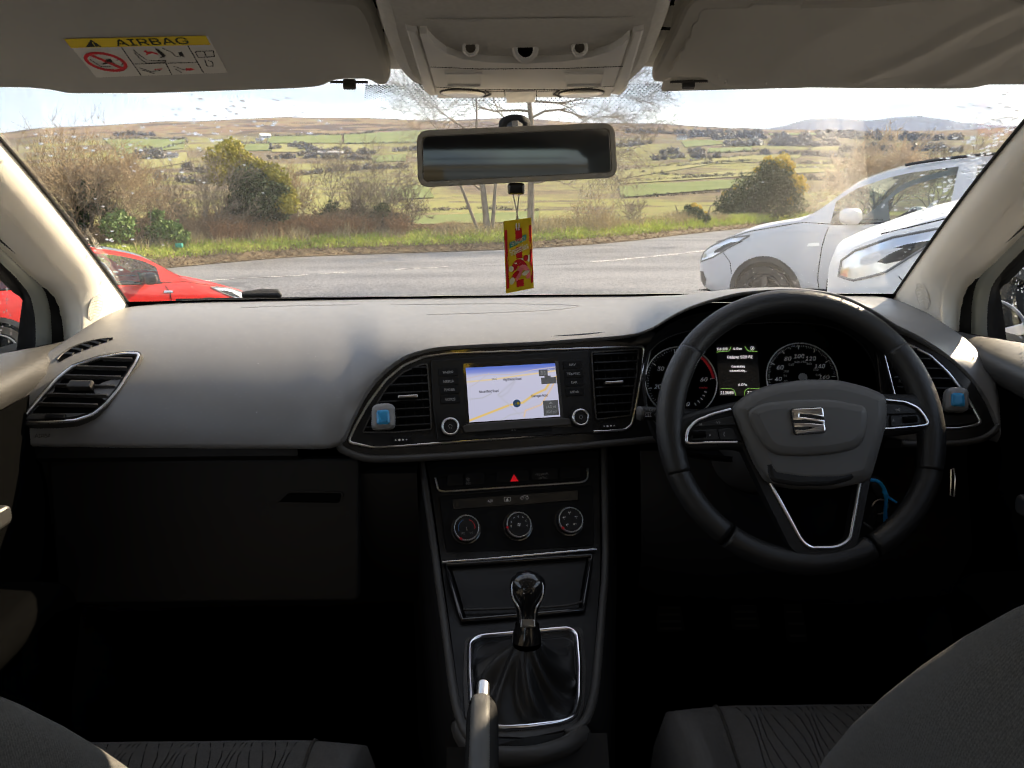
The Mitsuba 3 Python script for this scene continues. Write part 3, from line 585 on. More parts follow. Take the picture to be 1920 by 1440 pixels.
# ------------------------------------------------------------------ centre fascia: gloss surround, chrome line, vents, radio
fs = thing('centre_fascia', 'gloss black centre fascia with a chrome outline, turned towards the driver', 'dashboard fascia')
outl = [(630, 838), (645, 808), (660, 775), (690, 722), (722, 684), (772, 654), (832, 642), (1000, 632), (1130, 622), (1200, 614), (1232, 622), (1226, 640), (1212, 700), (1216, 760), (1226, 824), (1050, 838), (900, 850), (760, 858), (700, 858), (660, 850)]
ol = fillet(FC.pts(outl), .004, 3)
put('gloss_panel', slab(FC, ol, .012, .002, -.012), 'gloss_black', fs)
lip = spline(FC.pts([(634, 818), (637, 838), (655, 850), (700, 861), (780, 859), (900, 852), (1050, 840), (1236, 823)]), 60)
put('lower_lip', tube(FC.w(np.c_[lip, np.full(60, .004)]), .0052, 8), 'mid_plastic', fs, True)
chl = fillet(FC.pts([(653, 829), (668, 796), (690, 758), (722, 714), (755, 686), (792, 670), (840, 663), (1000, 657), (1204, 650), (1207, 656), (1203, 700), (1192, 760), (1184, 796), (1172, 806), (1100, 810), (980, 819), (860, 828), (760, 836), (700, 839)]), .005, 5)
chl = spline(chl, 160, True); chl = chl if Polygon(chl).exterior.is_ccw else chl[::-1]
put('chrome_line', tube(FC.w(np.c_[chl, np.full(160, .0016)]), .0020, 8, True), 'chrome', fs, True)
put('inner_panel', slab(FC, shrink(chl, .0016), .0012, .0004, 0), 'black_plastic', fs)
FI = FC.up(.0012)
def centre_vent(key, poly, px_slats, slider, px_dots, vanes):
    p = FI.pts(poly); p = fillet(p, .004, 4); p = p if Polygon(p).exterior.is_ccw else p[::-1]
    put('surround', band(FI, p, shrink(p, .002), 0, .0030), 'mid_plastic', key)
    i_ = shrink(p, .002); put('duct', plate(FI, i_, .0004), 'void_black', key)
    x0, x1 = i_[:, 0].min(), i_[:, 0].max(); y0, y1 = i_[:, 1].min(), i_[:, 1].max(); pg = Polygon(i_).buffer(0)
    from shapely.geometry import LineString
    for k in range(vanes):
        x = x0 + (x1 - x0) * (k + .7) / (vanes + .4); c = pg.intersection(LineString([(x, -1), (x, 1)]))
        if not c.is_empty and c.length > .01: put('vane', box(FI.at(x, (c.bounds[1] + c.bounds[3]) / 2), .0012, c.length - .003, .0018, bevel=0), 'soft_black', key, False)
    vent_slats(FI, i_, px_slats, 1, .0062, 'black_plastic', key)
    q = FI.px(*slider); put('slider', slab(FI, fillet(q + A([(-.0135, -.0016), (.0135, -.0016), (.0135, .0026), (-.0135, .0026)]), .001, 3), .0115, .001, .003), 'satin_silver', key)
    q = FI.px(*px_dots); w_ = put('thumb_wheel', slab(FI, fillet(q + A([(-.0125, -.0035), (.0125, -.0035), (.0125, .0035), (-.0125, .0035)]), .001, 3), .0035, .001), 'soft_black', key)
    put('wheel_mark', join([disc(FI, r, .0038, 10, q + A([x, 0])) for x, r in ((-.0075, .0011), (-.0025, .0016), (.0025, .0014), (.0072, .0010))]), 'white_ink', w_, False)
v2 = thing('air_vent', 'wide slatted air vent left of the navigation screen, holding a blue air freshener', 'air vent')
centre_vent(v2, [(802, 681), (788, 683), (755, 697), (724, 726), (700, 765), (678, 812), (740, 812), (810, 806), (808, 760)], 8, (764, 746), (752, 825), 7)
v3 = thing('air_vent', 'square slatted air vent between the navigation screen and the steering wheel', 'air vent')
centre_vent(v3, [(1107, 660), (1198, 654), (1194, 700), (1183, 780), (1116, 788), (1112, 740)], 8, (1147, 720), (1141, 799), 6)
rd = thing('navigation_radio', 'black navigation radio with a lit map screen, eight keys and two round knobs', 'car radio')
rp = fillet(FI.pts([(807, 676), (1103, 657), (1108, 740), (1113, 812), (820, 828), (811, 760)]), .004, 4)
put('front', slab(FI, rp, .0036, .0012), 'black_plastic', rd)
FR = FI.up(.0036)
so = FR.pts([(868, 682), (1046, 670), (1055, 786), (1075, 790), (1080, 800), (862, 812), (856, 806), (874, 798)])
put('screen_surround', slab(FR, fillet(so, .001, 3), .0005, .0002), 'gloss_black', rd)
sil = FR.pts([(866, 800), (876, 795), (1053, 783), (1078, 787), (1070, 797), (870, 812)])
put('screen_sill', slab(FR, fillet(sil, .001, 3), .0030, .0014, .0004), 'mid_plastic', rd)
put('screen_side', slab(FR, FR.pts([(1040, 678), (1046, 677), (1056, 782), (1051, 783)]), .0022, .0006, .0004), 'mid_plastic', rd)
sc = FR.pts([(873, 690), (1040, 679), (1050, 781), (880, 792)])
SO, SU, SV = sc[3], sc[2] - sc[3], sc[0] - sc[3]
def scr(x, y): return SO + SU * x + SV * y                                    # 0..1 across, 0..1 up
ROADS = [([(0.0, .03), (.45, .27), (.60, .30), (.72, .43), (.86, .52), (.95, .72), (1.0, .74)], .014, (1.0, .70, .22)), ([(0, .74), (.3, .76), (.55, .80), (.8, .83), (1, .86)], .010, (1.0, .78, .45)), ([(.60, .04), (.62, .15), (.80, .24), (.92, .52), (1.0, .72)], .009, (1.0, .70, .45)),
         ([(.36, .43), (.33, .47), (.50, .68), (.52, .72)], .007, (.62, .62, .70)), ([(.33, .47), (.45, .27), (.55, .08)], .006, (.66, .66, .74)), ([(0, .42), (.16, .43), (.26, .50)], .007, (.62, .62, .70)), ([(.36, .43), (.44, .5), (.53, .70)], .006, (.62, .62, .70)), ([(.34, .0), (.45, .09), (.60, .12)], .007, (.66, .66, .74)), ([(.0, .8), (.2, .86), (.5, .83), (.75, .90), (1, .93)], .006, (.75, .66, .70)), ([(.0, .62), (.10, .70), (.25, .88)], .005, (.70, .66, .72))]
def map_color(p, n, uv):
    x, y = uv.x, uv.y
    sky = mikit.mix((.30, .36, .86), (.10, .20, .75), mikit.smoothstep(.90, .99, y) * (.55 + .45 * mikit.noise(x * 9, y * 34)))
    land = mikit.mix((.70, .70, .90), (.76, .75, .93), y)
    c = mikit.mix(land, (.52, .56, .90), mikit.smoothstep(.80, .90, y)); c = mikit.mix(c, sky, mikit.smoothstep(.86, .92, y))
    for pts, w_, col in ROADS:
        d = mi.Float(9)
        for (ax, ay), (bx, by) in zip(pts[:-1], pts[1:]):
            vx, vy = bx - ax, (by - ay) * .62
            px_, py_ = x - ax, (y - ay) * .62
            t = dr.clip((px_ * vx + py_ * vy) / (vx * vx + vy * vy), 0, 1)
            d = dr.minimum(d, dr.sqrt(dr.square(px_ - t * vx) + dr.square(py_ - t * vy)))
        c = mikit.mix(c, col, 1 - mikit.smoothstep(w_ * .55, w_ * 1.1, d))
    return mi.Color3f(c) * (.72 / 2 ** exposure)
SQ = A([scr(0, 0), scr(1, 0), scr(1, 1), scr(0, 1)])
scr_key = put('screen', trimesh.Trimesh(FR.w(np.c_[SQ, np.full(4, .0009)]), [[0, 1, 2], [0, 2, 3]], process=False), 'void_black', rd, False, uv=A([[0, 0], [1, 0], [1, 1], [0, 1.0]]), emitter={'type': 'area', 'radiance': mikit.proc(map_color)})
SM = Frame(FR.w(np.r_[scr(0, 0), .0011]), FR.w(np.r_[scr(1, 0), 0]) - FR.w(np.r_[scr(0, 0), 0]), n=FR.n)
lu = lambda x, y: A([(FR.w(np.r_[scr(x, y), 0]) - SM.o) @ SM.u, (FR.w(np.r_[scr(x, y), 0]) - SM.o) @ SM.v])
for s_, x, y, w_ in (('Highfields Road', .50, .745, .026), ('Mountfield Road', .235, .545, .027), ('Derragan Road', .79, .41, .023)): put('street_name', text(SM, s_, .0034, lu(x, y), .0002, True, w_), 'black_ink', scr_key, False)
for q_, h_ in (([(.82, .03), (.99, .03), (.99, .31), (.82, .31)], .0002), ([(.82, .62), (.99, .62), (.99, .74), (.82, .74)], .0002), ([(.86, .62), (.93, .62), (.93, .77), (.86, .77)], .0004), ([(.80, .77), (.90, .77), (.90, .89), (.80, .89)], .0003)): put('info_panel', plate(SM, [lu(*c_) for c_ in q_], h_), 'grey_ink', scr_key, False)
put('info_lettering', join([text(SM, '133 yd', .0032, lu(.905, .19), .0008, True), text(SM, '550 yd', .0032, lu(.905, .10), .0008, True), text(SM, '31', .005, lu(.85, .83), .0008, True), text(SM, '16:28', .0032, lu(.945, .89), .0008, True), plate(SM, [lu(.88, .245), lu(.93, .245), lu(.905, .285)], .0008), text(SM, 'B46', .0028, lu(.305, .765), .0009, True)]), 'white_ink', scr_key, False)
put('position_marker', join([disc(SM, .0055, .0006, 20, lu(.53, .29))]), 'blue_ink', scr_key, False)
put('position_arrow', join([disc(SM, .0021, .0009, 12, lu(.545, .29)), plate(SM, [lu(.505, .275), lu(.52, .275), lu(.515, .315)], .0009)]), 'yellow_ink', scr_key, False)
for s_, (a, b) in (('RADIO', (840, 698)), ('MEDIA', (841, 715)), ('PHONE', (843, 731)), ('VOICE', (844, 749)), ('NAV', (1073, 684)), ('TRAFFIC', (1075, 701)), ('CAR', (1076, 717)), ('MENU', (1077, 735))):
    q = FR.px(a, b); k = put('key', slab(FR, fillet(q + A([(-.0135, -.0056), (.0135, -.0056), (.0135, .0056), (-.0135, .0056)]), .001, 3), .0012, .0005), 'soft_black', rd)
    put('lettering', text(FR.at(q[0], q[1], .0013), s_, .0033, depth=.0001, bold=True), 'grey_ink', k, False)
for a, b in ((843, 801), (1085, 784)):
    q = FR.px(a, b); fr = FR.at(q[0], q[1])
    k = put('knob', lathe(fr, [(.0135, 0), (.0128, .012), (.0118, .0135), (.0082, .0142), (.0078, .0130), (0, .0130)], 40), 'black_plastic', rd)
    put('ring', lathe(fr, [(.0130, .0105), (.0124, .0142), (.0108, .0150), (.0096, .0146), (.0094, .0132)], 40), 'chrome', k, True)
    put('symbol', arc(fr, .0022, .0027, 0, 360, .0133, 24), 'grey_ink', k, False)
q = FR.px(963, 807); put('slot', slab(FR, fillet(q + A([(-.055, -.004), (.055, -.004), (.055, .004), (-.055, .004)]), .001, 3), .0008, .0003), 'soft_black', rd)
put('slot_mark', join([box(FR.at(q[0] + x, q[1] + .001), .0012, .003, .0011, bevel=0) for x in (-.002, .002)]), 'grey_ink', rd, False)
# ------------------------------------------------------------------ clip on air fresheners
def freshener(label, px, fr, w_=.0335):
    q = fr.px(*px); f0 = fr.at(q[0], q[1], .006)
    k = thing('air_freshener', label, 'air freshener', None)
    sq = fillet([(-w_ * .5, -w_ * .54), (w_ * .48, -w_ * .54), (w_ * .5, w_ * .42), (w_ * .2, w_ * .56), (-w_ * .42, w_ * .5)], .009, 6)
    put('shell', slab(f0, sq, .013, .004, 0, dome=.004), 'grey_shell', k, 60)
    put('gel_window', slab(f0.up(.0132), fillet([(-w_ * .27, -w_ * .33), (w_ * .27, -w_ * .33), (w_ * .25, w_ * .25), (-w_ * .25, w_ * .25)], .004, 5), .0035, .0012, 0, dome=.003), 'blue_gel', k, 60)
    put('clip', box(f0, .008, .02, .012, (0, 0, -.011)), 'soft_black', k)
    return k
freshener('square clip air freshener with a blue window on the vent left of the screen', (718, 783), FI)
# ------------------------------------------------------------------ instrument cluster
ccw = lambda p: p if Polygon(p).exterior.is_ccw else p[::-1]
ic = thing('instrument_cluster', 'dark instrument cluster with two round dials and a small lit display, behind the steering wheel', 'instrument cluster')
CF = tilted(1440, 700, 1.150, 0, 24)
O1F = tilted(1440, 690, 1.075, 0, 10)
opening = [(1203, 700), (1207, 670), (1222, 645), (1250, 622), (1292, 604), (1350, 594), (1420, 588), (1490, 586), (1555, 592), (1600, 608), (1634, 636), (1653, 680), (1664, 740), (1664, 820), (1560, 860), (1440, 868), (1320, 862), (1232, 830), (1208, 760)]
face = [(1204, 715), (1208, 680), (1222, 655), (1246, 636), (1285, 622), (1345, 612), (1420, 606), (1490, 605), (1550, 611), (1592, 628), (1622, 655), (1640, 690), (1650, 740), (1648, 800), (1560, 830), (1440, 836), (1320, 832), (1240, 806), (1212, 765)]
o1, o2 = spline(O1F.w(O1F.pts(opening)), 110, True), spline(CF.w(CF.pts(face)), 110, True)
put('hood', grid([o1 + [0, -.006, .010], o1, o1 * .93 + o2 * .07 + [0, 0, 0], (o1 + o2) / 2, o2], True), 'soft_black', ic, 50)
fc2 = ccw(spline(CF.pts(face), 110, True))
put('face', plate(CF, shrink(fc2, -.004), -.0005), 'void_black', ic)
put('face_rim', tube(CF.w(np.c_[fc2, np.full(110, .0015)]), .0011, 6, True), 'mid_plastic', ic)
def dial(cx, cy, rpx, nums, a0, a1, red=None, label=None, needle=None, small=None):
    c = CF.px(cx, cy); r = np.linalg.norm(CF.px(cx + rpx, cy) - c); fr = CF.at(c[0], c[1], .001)
    d = put('dial', disc(fr, r * .99, 0, 48), 'void_black', ic, label=label)
    put('rim', tube(fr.w(np.stack([r * np.cos(th2), r * np.sin(th2), 0 * th2 + .0015], 1)), .0011, 6, True), 'satin_silver', d, True)
    n_ = len(nums); tk, mt = [], []
    for i, s in enumerate(nums):
        a = math.radians(a0 + (a1 - a0) * i / (n_ - 1)); e = A([math.cos(a), math.sin(a)])
        tk.append(strip(fr, e * r * .95, e * r * .83, .0013, .0006))
        if s: put('numeral', text(fr, s, r * .115, e * r * (.66 if len(s) < 3 else .63), .0004, True, slant=.25), 'white_ink', d, False)
        if i < n_ - 1:
            for j in range(1, 10):
                a_ = math.radians(a0 + (a1 - a0) * (i + j / 10) / (n_ - 1)); e_ = A([math.cos(a_), math.sin(a_)])
                mt.append(strip(fr, e_ * r * .95, e_ * r * (.90 if j != 5 else .87), .0005, .0006))
    put('scale_marks', join(tk + mt), 'white_ink', d, False, kind='stuff', label='white scale marks round the dial')
    if red: put('red_zone', arc(fr, r * .88, r * .96, red[0], red[1], .0008), 'red_ink', d, False)
    if small:
        for i, (s, a) in enumerate(small):
            e = A([math.cos(math.radians(a)), math.sin(math.radians(a))]); put('inner_numeral', text(fr, s, r * .06, e * r * .47, .0004, True), 'grey_ink', d, False)
    if needle is not None:
        e = A([math.cos(math.radians(needle)), math.sin(math.radians(needle))])
        put('needle', strip(fr.up(.003), -e * r * .1, e * r * .8, .0016), 'red_ink', d, False)
    put('hub', join([disc(fr, r * .11, .004, 24), arc(fr, r * .10, r * .125, 0, 360, .0045, 28)]), 'grey_ink', d, False)
    return d, fr, r
th2 = np.arange(64) * math.pi / 32
tc, tf, tr = dial(1276, 716, 67, ['0', '10', '20', '30', '40', '50', '60'], 285 - 0, 5, (5, 50), 'rev counter with a red zone, half hidden by the wheel rim', 268)
CFd = tf
put('fuel_scale', join([strip(tf, A([math.cos(a), math.sin(a)]) * tr * .78, A([math.cos(a), math.sin(a)]) * tr * .70, .0014, .0008) for a in np.radians([300, 309, 318, 327, 336])]), 'white_ink', tc, False)
put('red_text', text(tf, 'mm', tr * .05, A([.62, -.17]) * tr, .0005, True, width=.012), 'red_ink', tc, False)
sd, sf_, sr = dial(1503, 709, 67, ['0', '20', '40', '60', '80', '100', '120', '140', '160'], 242, 2, None, 'speedometer dial marked up to 160', 240, [('100', 155), ('120', 125), ('140', 102), ('160', 80), ('180', 60), ('220', 30), ('240', 10), ('80', 172), ('60', 190)])
DP = ccw(CF.pts([(1347, 645), (1419, 645), (1420, 742), (1349, 742)]))
DF = CF.at(*DP.mean(0), .0012)
dw, dh = np.ptp(DP[:, 0]), np.ptp(DP[:, 1])
ds = put('display', plate(DF, [(-dw / 2, -dh / 2), (dw / 2, -dh / 2), (dw / 2, dh / 2), (-dw / 2, dh / 2)]), 'gloss_black', ic, False, label='small lit display between the two dials')
def glow(c): return {'type': 'area', 'radiance': rgb(*[x / 2 ** exposure for x in c])}
lt = lambda s, x, y, h_, w_=None: text(DF, s, h_, (x * dw, y * dh), .0003, True, None if w_ is None else w_ * dw)
put('display_text', join([lt('16:18', -.36, .40, .0036, .26), lt('4.5w', .01, .40, .0034, .22), lt('A', .38, .405, .0030), arc(DF, .0024, .0029, 0, 360, .0003, 20, (.38 * dw, .405 * dh)), lt('Galaxy S20 FE', .06, .24, .0040, .62), lt('Connecting', 0, .06, .0030, .32), lt('automatically...', .0, -.02, .0030, .42), lt('6.0°c', .08, -.29, .0036, .22),
    lt('115083', -.31, -.44, .0040, .32), lt('7732.7', .33, -.44, .0040, .30)]), 'white_ink', ds, False, emitter=glow((.62, .58, .60)))
put('display_lines', join([strip(DF, A([a * dw, b * dh]), A([c * dw, d * dh]), .0007, .0003) for l in ([(-.5, .34), (-.2, .355), (-.14, .44)], [(.2, .44), (.27, .355), (.5, .345)], [(-.46, -.36), (-.2, -.365), (-.13, -.40), (-.1, -.5)], [(.5, -.36), (.2, -.365), (.13, -.40), (.1, -.5)]) for (a, b), (c, d) in zip(l[:-1], l[1:])]), 'teal_ink', ds, False, emitter=glow((.28, .55, .05)))
# ------------------------------------------------------------------ right hand vent
rv = thing('air_vent', 'leaf shaped chrome rimmed air vent at the right end of the dashboard, behind the wheel', 'air vent')
RF = tilted(1745, 730, 1.062, -12, 22)
rb = ccw(fillet(RF.pts([(1640, 632), (1690, 622), (1735, 640), (1785, 676), (1825, 715), (1850, 757), (1868, 800), (1862, 815), (1800, 830), (1700, 828), (1660, 820), (1650, 730)]), .006, 4))
put('surround', slab(RF, rb, .012, .002, -.013), 'gloss_black', rv)
rlip = spline(RF.pts([(1690, 832), (1780, 832), (1830, 826), (1860, 812), (1872, 796)]), 40)
put('lower_lip', tube(RF.w(np.c_[rlip, np.full(40, .002)]), .0045, 8), 'mid_plastic', rv, True)
rc = ccw(spline(fillet(RF.pts([(1653, 648), (1700, 645), (1742, 666), (1778, 700), (1808, 738), (1839, 792), (1825, 798), (1795, 803), (1700, 802), (1690, 790), (1670, 715)]), .004, 4), 100, True))
put('rim', tube(RF.w(np.c_[rc, np.full(100, .0012)]), .0021, 8, True), 'chrome', rv, True)
put('duct', plate(RF, shrink(rc, .002), .0006), 'void_black', rv)
rsl = Polygon(shrink(rc, .003)).buffer(0).intersection(Polygon(RF.pts([(1600, 600), (1900, 600), (1900, 775), (1600, 775)]))); rsl = max(getattr(rsl, 'geoms', [rsl]), key=lambda g: g.area)
vent_slats(RF, A(rsl.exterior.coords)[:-1], 7, 1, .007, 'black_plastic', rv)
rft = Polygon(shrink(rc, .003)).buffer(0).difference(Polygon(RF.pts([(1600, 600), (1900, 600), (1900, 778), (1600, 778)]))); rft = max(getattr(rft, 'geoms', [rft]), key=lambda g: g.area)
put('lower_plate', slab(RF, A(rft.simplify(.0003).exterior.coords)[:-1], .0045, .001, .001), 'black_plastic', rv)
q = RF.px(1702, 717); put('slider', slab(RF, fillet(q + A([(-.013, -.002), (.013, -.002), (.013, .003), (-.013, .003)]), .001, 3), .0115, .001, .003), 'satin_silver', rv)
freshener('square clip air freshener with a blue window on the right hand vent beside the wheel', (1786, 752), RF, .031)
# ------------------------------------------------------------------ steering wheel
WC = PY(1502, 800, .968); TW = 25.0
WF = tilted(1502, 800, .968, 0, TW)
sw = thing('steering_wheel', 'black leather three spoke steering wheel with chrome trims and a metal emblem', 'steering wheel')
RR = .1655
aa = np.radians(np.arange(0, 360, 3))
def rim_part(a0, a1, n_, m_, key, rad=.0152, rr=RR, caps=True):
    a = np.radians(np.linspace(a0, a1, n_)); return tube(WF.w(np.stack([rr * np.cos(a), rr * np.sin(a), -.004 + 0 * a], 1)), rad, 18, nrm=WF.n, flat=1.0, caps=caps)
put('rim', rim_part(-62.5, 232, 150, 0, 0), 'leather', sw, True, label='black leather upper rim')
put('lower_rim', rim_part(233.5, 296, 40, 0, 0, .0155), 'leather', sw, True, label='plainer bottom section of the rim')
for a in (232.7, 296.8): 
    t = math.radians(a); f = Frame(WF.w(A([RR * math.cos(t), RR * math.sin(t), -.004])), WF.n, n=WF.u * -math.sin(t) + WF.v * math.cos(t))
    put('rim_joint', lathe(f, [(.0150, -.001), (.0150, .001)], 18), 'void_black', sw)
for s_, a0, a1 in ((1, -20, 38), (-1, 142, 200)):        # thumb grips: thicker padding at both sides
    a = np.radians(np.linspace(a0, a1, 40)); k = np.sin(np.linspace(0, math.pi, 40)) ** .6
    put('grip', tube(WF.w(np.stack([(RR - .003 * k) * np.cos(a), (RR - .003 * k) * np.sin(a), -.003 + 0 * a], 1)), .0149 + .0020 * k, 18, nrm=WF.n), 'leather', sw, True)
for a in (12 + 180 - 38, 26):
    t = math.radians(a); f = Frame(WF.w(A([RR * math.cos(t), RR * math.sin(t), -.0035])), WF.n, n=WF.u * -math.sin(t) + WF.v * math.cos(t))
st_a = np.radians(np.arange(140, 162, .9))
put('stitching', join([tube(WF.w(A([[(RR - .0155) * math.cos(t), (RR - .0155) * math.sin(t), .004], [(RR - .0150) * math.cos(t + .006), (RR - .0150) * math.sin(t + .006), .0050]])), .0006, 4) for t in st_a]), 'grey_ink', sw, False, kind='stuff', label='pale stitches along the inner rim')
W1 = WF.up(-.006)
def wslab(fr, px, d, b, r=.006, base=0, dome=0, sm=3): return slab(fr, fillet(fr.pts(px), r, sm), d, b, base, dome)
# hub: rounded shell, with a padded airbag cover
hub_o = [(1362, 770), (1398, 740), (1440, 726), (1500, 718), (1560, 719), (1612, 732), (1648, 748), (1648, 800), (1634, 850), (1618, 905), (1560, 918), (1490, 918), (1428, 908), (1404, 868), (1384, 820)]
put('hub', wslab(W1, hub_o, .030, .009, .010, 0, dome=.006, sm=6), 'hub_grey', sw, 60)
W2 = WF.up(.0255)
pad_o = [(1398, 772), (1430, 756), (1500, 750), (1560, 750), (1622, 762), (1626, 790), (1618, 826), (1604, 842), (1560, 852), (1500, 856), (1452, 853), (1432, 838), (1412, 802)]
put('airbag_cover', wslab(W2, pad_o, .0065, .0035, .012, 0, dome=.007, sm=6), 'hub_grey', sw, 60)
put('lower_cover', wslab(W2, [(1436, 862), (1500, 866), (1560, 864), (1612, 848), (1604, 898), (1560, 910), (1495, 911), (1446, 903)], .002, .0018, .008, -.003, dome=.003, sm=5), 'black_plastic', sw, 60)
# emblem: chrome square plate cut by three curved slots, raised
W3 = WF.up(.0352)
eo = fillet(W3.pts([(1482, 768), (1541, 765), (1546, 811), (1490, 815)]), .003, 4)
em = Polygon(eo)
def swoosh(pts): return Polygon(spline(W3.pts(pts), 40, True))
c1 = Polygon(W3.pts([(1498, 778), (1520, 780), (1556, 786), (1556, 789.5), (1518, 785), (1497, 782)])).buffer(.0002)
c2 = Polygon(W3.pts([(1470, 788), (1510, 789), (1540, 794), (1540, 796), (1508, 794), (1470, 793)])).buffer(.0002)
c3 = Polygon(W3.pts([(1470, 801), (1505, 803), (1530, 800), (1530, 802), (1506, 807), (1470, 805)])).buffer(.0002)
em = em.difference(c1).difference(c2).difference(c3)
ek = put('emblem_base', slab(W3, shrink(ccw(eo), -.0008), .0012, .0004), 'black_plastic', sw)
ems = []
for g in getattr(em, 'geoms', [em]):
    if g.area > 2e-6: ems.append(slab(W3, A(g.exterior.coords)[:-1], .0032, .0006, .001, dome=.0012))
put('emblem', join(ems), 'chrome', ek, 40, label='square chrome emblem shaped as a slanted letter S')
# side spokes
put('left_arm', wslab(W1, [(1400, 750), (1398, 850), (1372, 842), (1300, 846), (1262, 838), (1246, 800), (1262, 786), (1300, 772)], .018, .006, .010, -.004, sm=5), 'black_plastic', sw, 50)
put('right_arm', wslab(W1, [(1628, 740), (1700, 742), (1735, 738), (1760, 770), (1756, 806), (1720, 812), (1628, 824)], .018, .006, .010, -.004, sm=5), 'black_plastic', sw, 50)
W4 = WF.up(.0085)
lp = [(1372, 766), (1330, 778), (1300, 791), (1285, 808), (1283, 832), (1392, 829), (1380, 800)]; rp_ = [(1632, 747), (1690, 752), (1718, 764), (1737, 797), (1690, 802), (1632, 808)]
for nm, pl, cl in (('left', lp, [(1368, 768), (1330, 779), (1302, 791), (1287, 808), (1284, 832), (1300, 832.5), (1380, 830)]), ('right', rp_, [(1634, 749), (1690, 754), (1716, 765), (1730, 782), (1738, 797), (1722, 800), (1634, 808)])):
    kp = put('button_pad', wslab(W4, pl, .006, .002, .004, -.002), 'soft_black', sw)
    put('chrome_trim', tube(W4.w(np.c_[fillet(W4.pts(cl), .005, 5, False), np.full(len(fillet(W4.pts(cl), .005, 5, False)), .0052)]), .0024, 8, flat=.8), 'chrome', kp, True)
    bt = {'left': ([(1305, 796), (1372, 780), (1378, 798), (1300, 802)], [(1344, 806), (1372, 803), (1380, 826), (1348, 826)], [(1296, 808), (1342, 806), (1346, 826), (1294, 827)]), 'right': ([(1642, 757), (1690, 761), (1712, 770), (1714, 777), (1642, 779)], [(1640, 782), (1662, 781), (1662, 803), (1640, 804)], [(1665, 781), (1718, 779), (1724, 796), (1666, 802)])}[nm]
    for b in bt: put('button', wslab(W4, b, .0062, .001, .002, 0), 'black_plastic', kp)
    wq = W4.px(1308, 817) if nm == 'left' else W4.px(1701, 789)
    put('roller', tube(W4.w(A([[wq[0] - .008, wq[1], .0062], [wq[0] + .008, wq[1] + .001, .0062]])), .0042, 12), 'void_black', kp)
    WT = W4.up(.0064)
    sy = ([('M', 1314, 796, .0030), ('V+', 1347, 792, .0030), ('x', 1331, 815, .0034), ('(', 1358, 814, .0050)] if nm == 'left' else [('(o)', 1655, 769, .0030), ('(o)', 1683, 768, .0030), ('O', 1652, 792, .0046), ('=', 1675, 788, .004)])
    put('symbol', join([text(Frame(WT.w(np.r_[WT.px(a, b), 0]), WT.u, n=WT.n), s_, h_, depth=.0003) for s_, a, b, h_ in sy]), 'grey_ink', kp, False)
# lower spoke: V frame with a chrome line
vo = fillet(W1.pts([(1384, 838), (1640, 838), (1622, 905), (1600, 1016), (1580, 1042), (1498, 1046), (1474, 1026), (1432, 940)]), .006, 4)
vi = fillet(W1.pts([(1440, 908), (1602, 898), (1583, 1008), (1563, 1021), (1513, 1024), (1500, 1014)]), .006, 4)
e = trimesh.creation.extrude_polygon(Polygon(vo).difference(Polygon(vi)), .018, engine='earcut')
put('lower_spoke', trimesh.Trimesh(W1.w(np.array(e.vertices) - [0, 0, .004]), e.faces, process=False), 'black_plastic', sw, 40)
put('spoke_hollow', plate(W1, ccw(vi), -.003), 'void_black', sw)
vl_ = fillet(W1.pts([(1437, 908), (1497, 1016), (1512, 1028), (1564, 1026), (1585, 1012), (1604, 898)]), .010, 6, False)
put('lower_chrome_trim', tube(W1.w(np.c_[vl_, np.full(len(vl_), .0148)]), .0024, 8), 'chrome', sw, True)
# column shroud, stalk, key
sh = thing('steering_column', 'dark shroud of the steering column behind the wheel', 'steering column')
cpts = [WF.o - WF.n * d - Z * .012 for d in (.03, .08, .14, .2)]
put('shroud', tube(cpts, [.052, .062, .070, .078], 24, flat=.8), 'mid_plastic', sh, True)
def stalk(px, end, lab):
    a, b = PY(*px, 1.02), PY(*end, 1.0); k = thing('column_stalk', lab, 'control stalk')
    put('lever', tube([a, a * .6 + b * .4, b], [.008, .010, .0115], 12, flat=.8), 'black_plastic', k, True)
    put('tip', tube([b, b + (b - a) * .06], [.0118, .011], 12, flat=.8), 'mid_plastic', k, True)
    return k, a, b
k, a_, b_ = stalk((1330, 778), (1204, 775), 'black wiper stalk sticking out left of the steering wheel')
FS = Frame((a_ * .13 + b_ * .87) + A([0, -.0125, .004]), b_ * 0 + A([1, 0, 0]), n=[0, -1, .35])
put('symbol', join([text(FS, 'OFF', .0035, (0, .004), .0004), text(FS, 'III', .005, (-.006, -.002), .0004), text(FS, 'o', .005, (.004, -.002), .0004)]), 'grey_ink', k, False)
kk = thing('ignition_key', 'black car key hanging from the ignition with a blue cable tie', 'key')
kp0 = PY(1628, 905, 1.03)
put('lock', tube([PY(1618, 904, 1.06), PY(1640, 908, 1.02)], .011, 14), 'black_plastic', kk, True)
put('head', tube([PY(1638, 907, 1.02), PY(1652, 930, 1.01), PY(1650, 944, 1.01)], [.008, .009, .006], 10, flat=.5), 'soft_black', kk, True)
put('ring', tube(PY(1650, 950, 1.0) + np.stack([.010 * np.cos(th2), 0 * th2, .010 * np.sin(th2)], 1), .0010, 6, True), 'satin_silver', kk)
put('fob', tube([PY(1642, 945, 1.0), PY(1632, 985, .99)], [.004, .007], 8, flat=.5), 'soft_black', kk, True)
put('fob_tag', tube([PY(1620, 980, .99), PY(1634, 990, .99)], [.003, .004], 8, flat=.4), 'satin_silver', kk, True)
tie = spline(A([PY(a, b, 1.0) for a, b in ((1632, 900), (1645, 902), (1656, 914), (1661, 928), (1661, 945), (1659, 965), (1662, 984))]), 40)
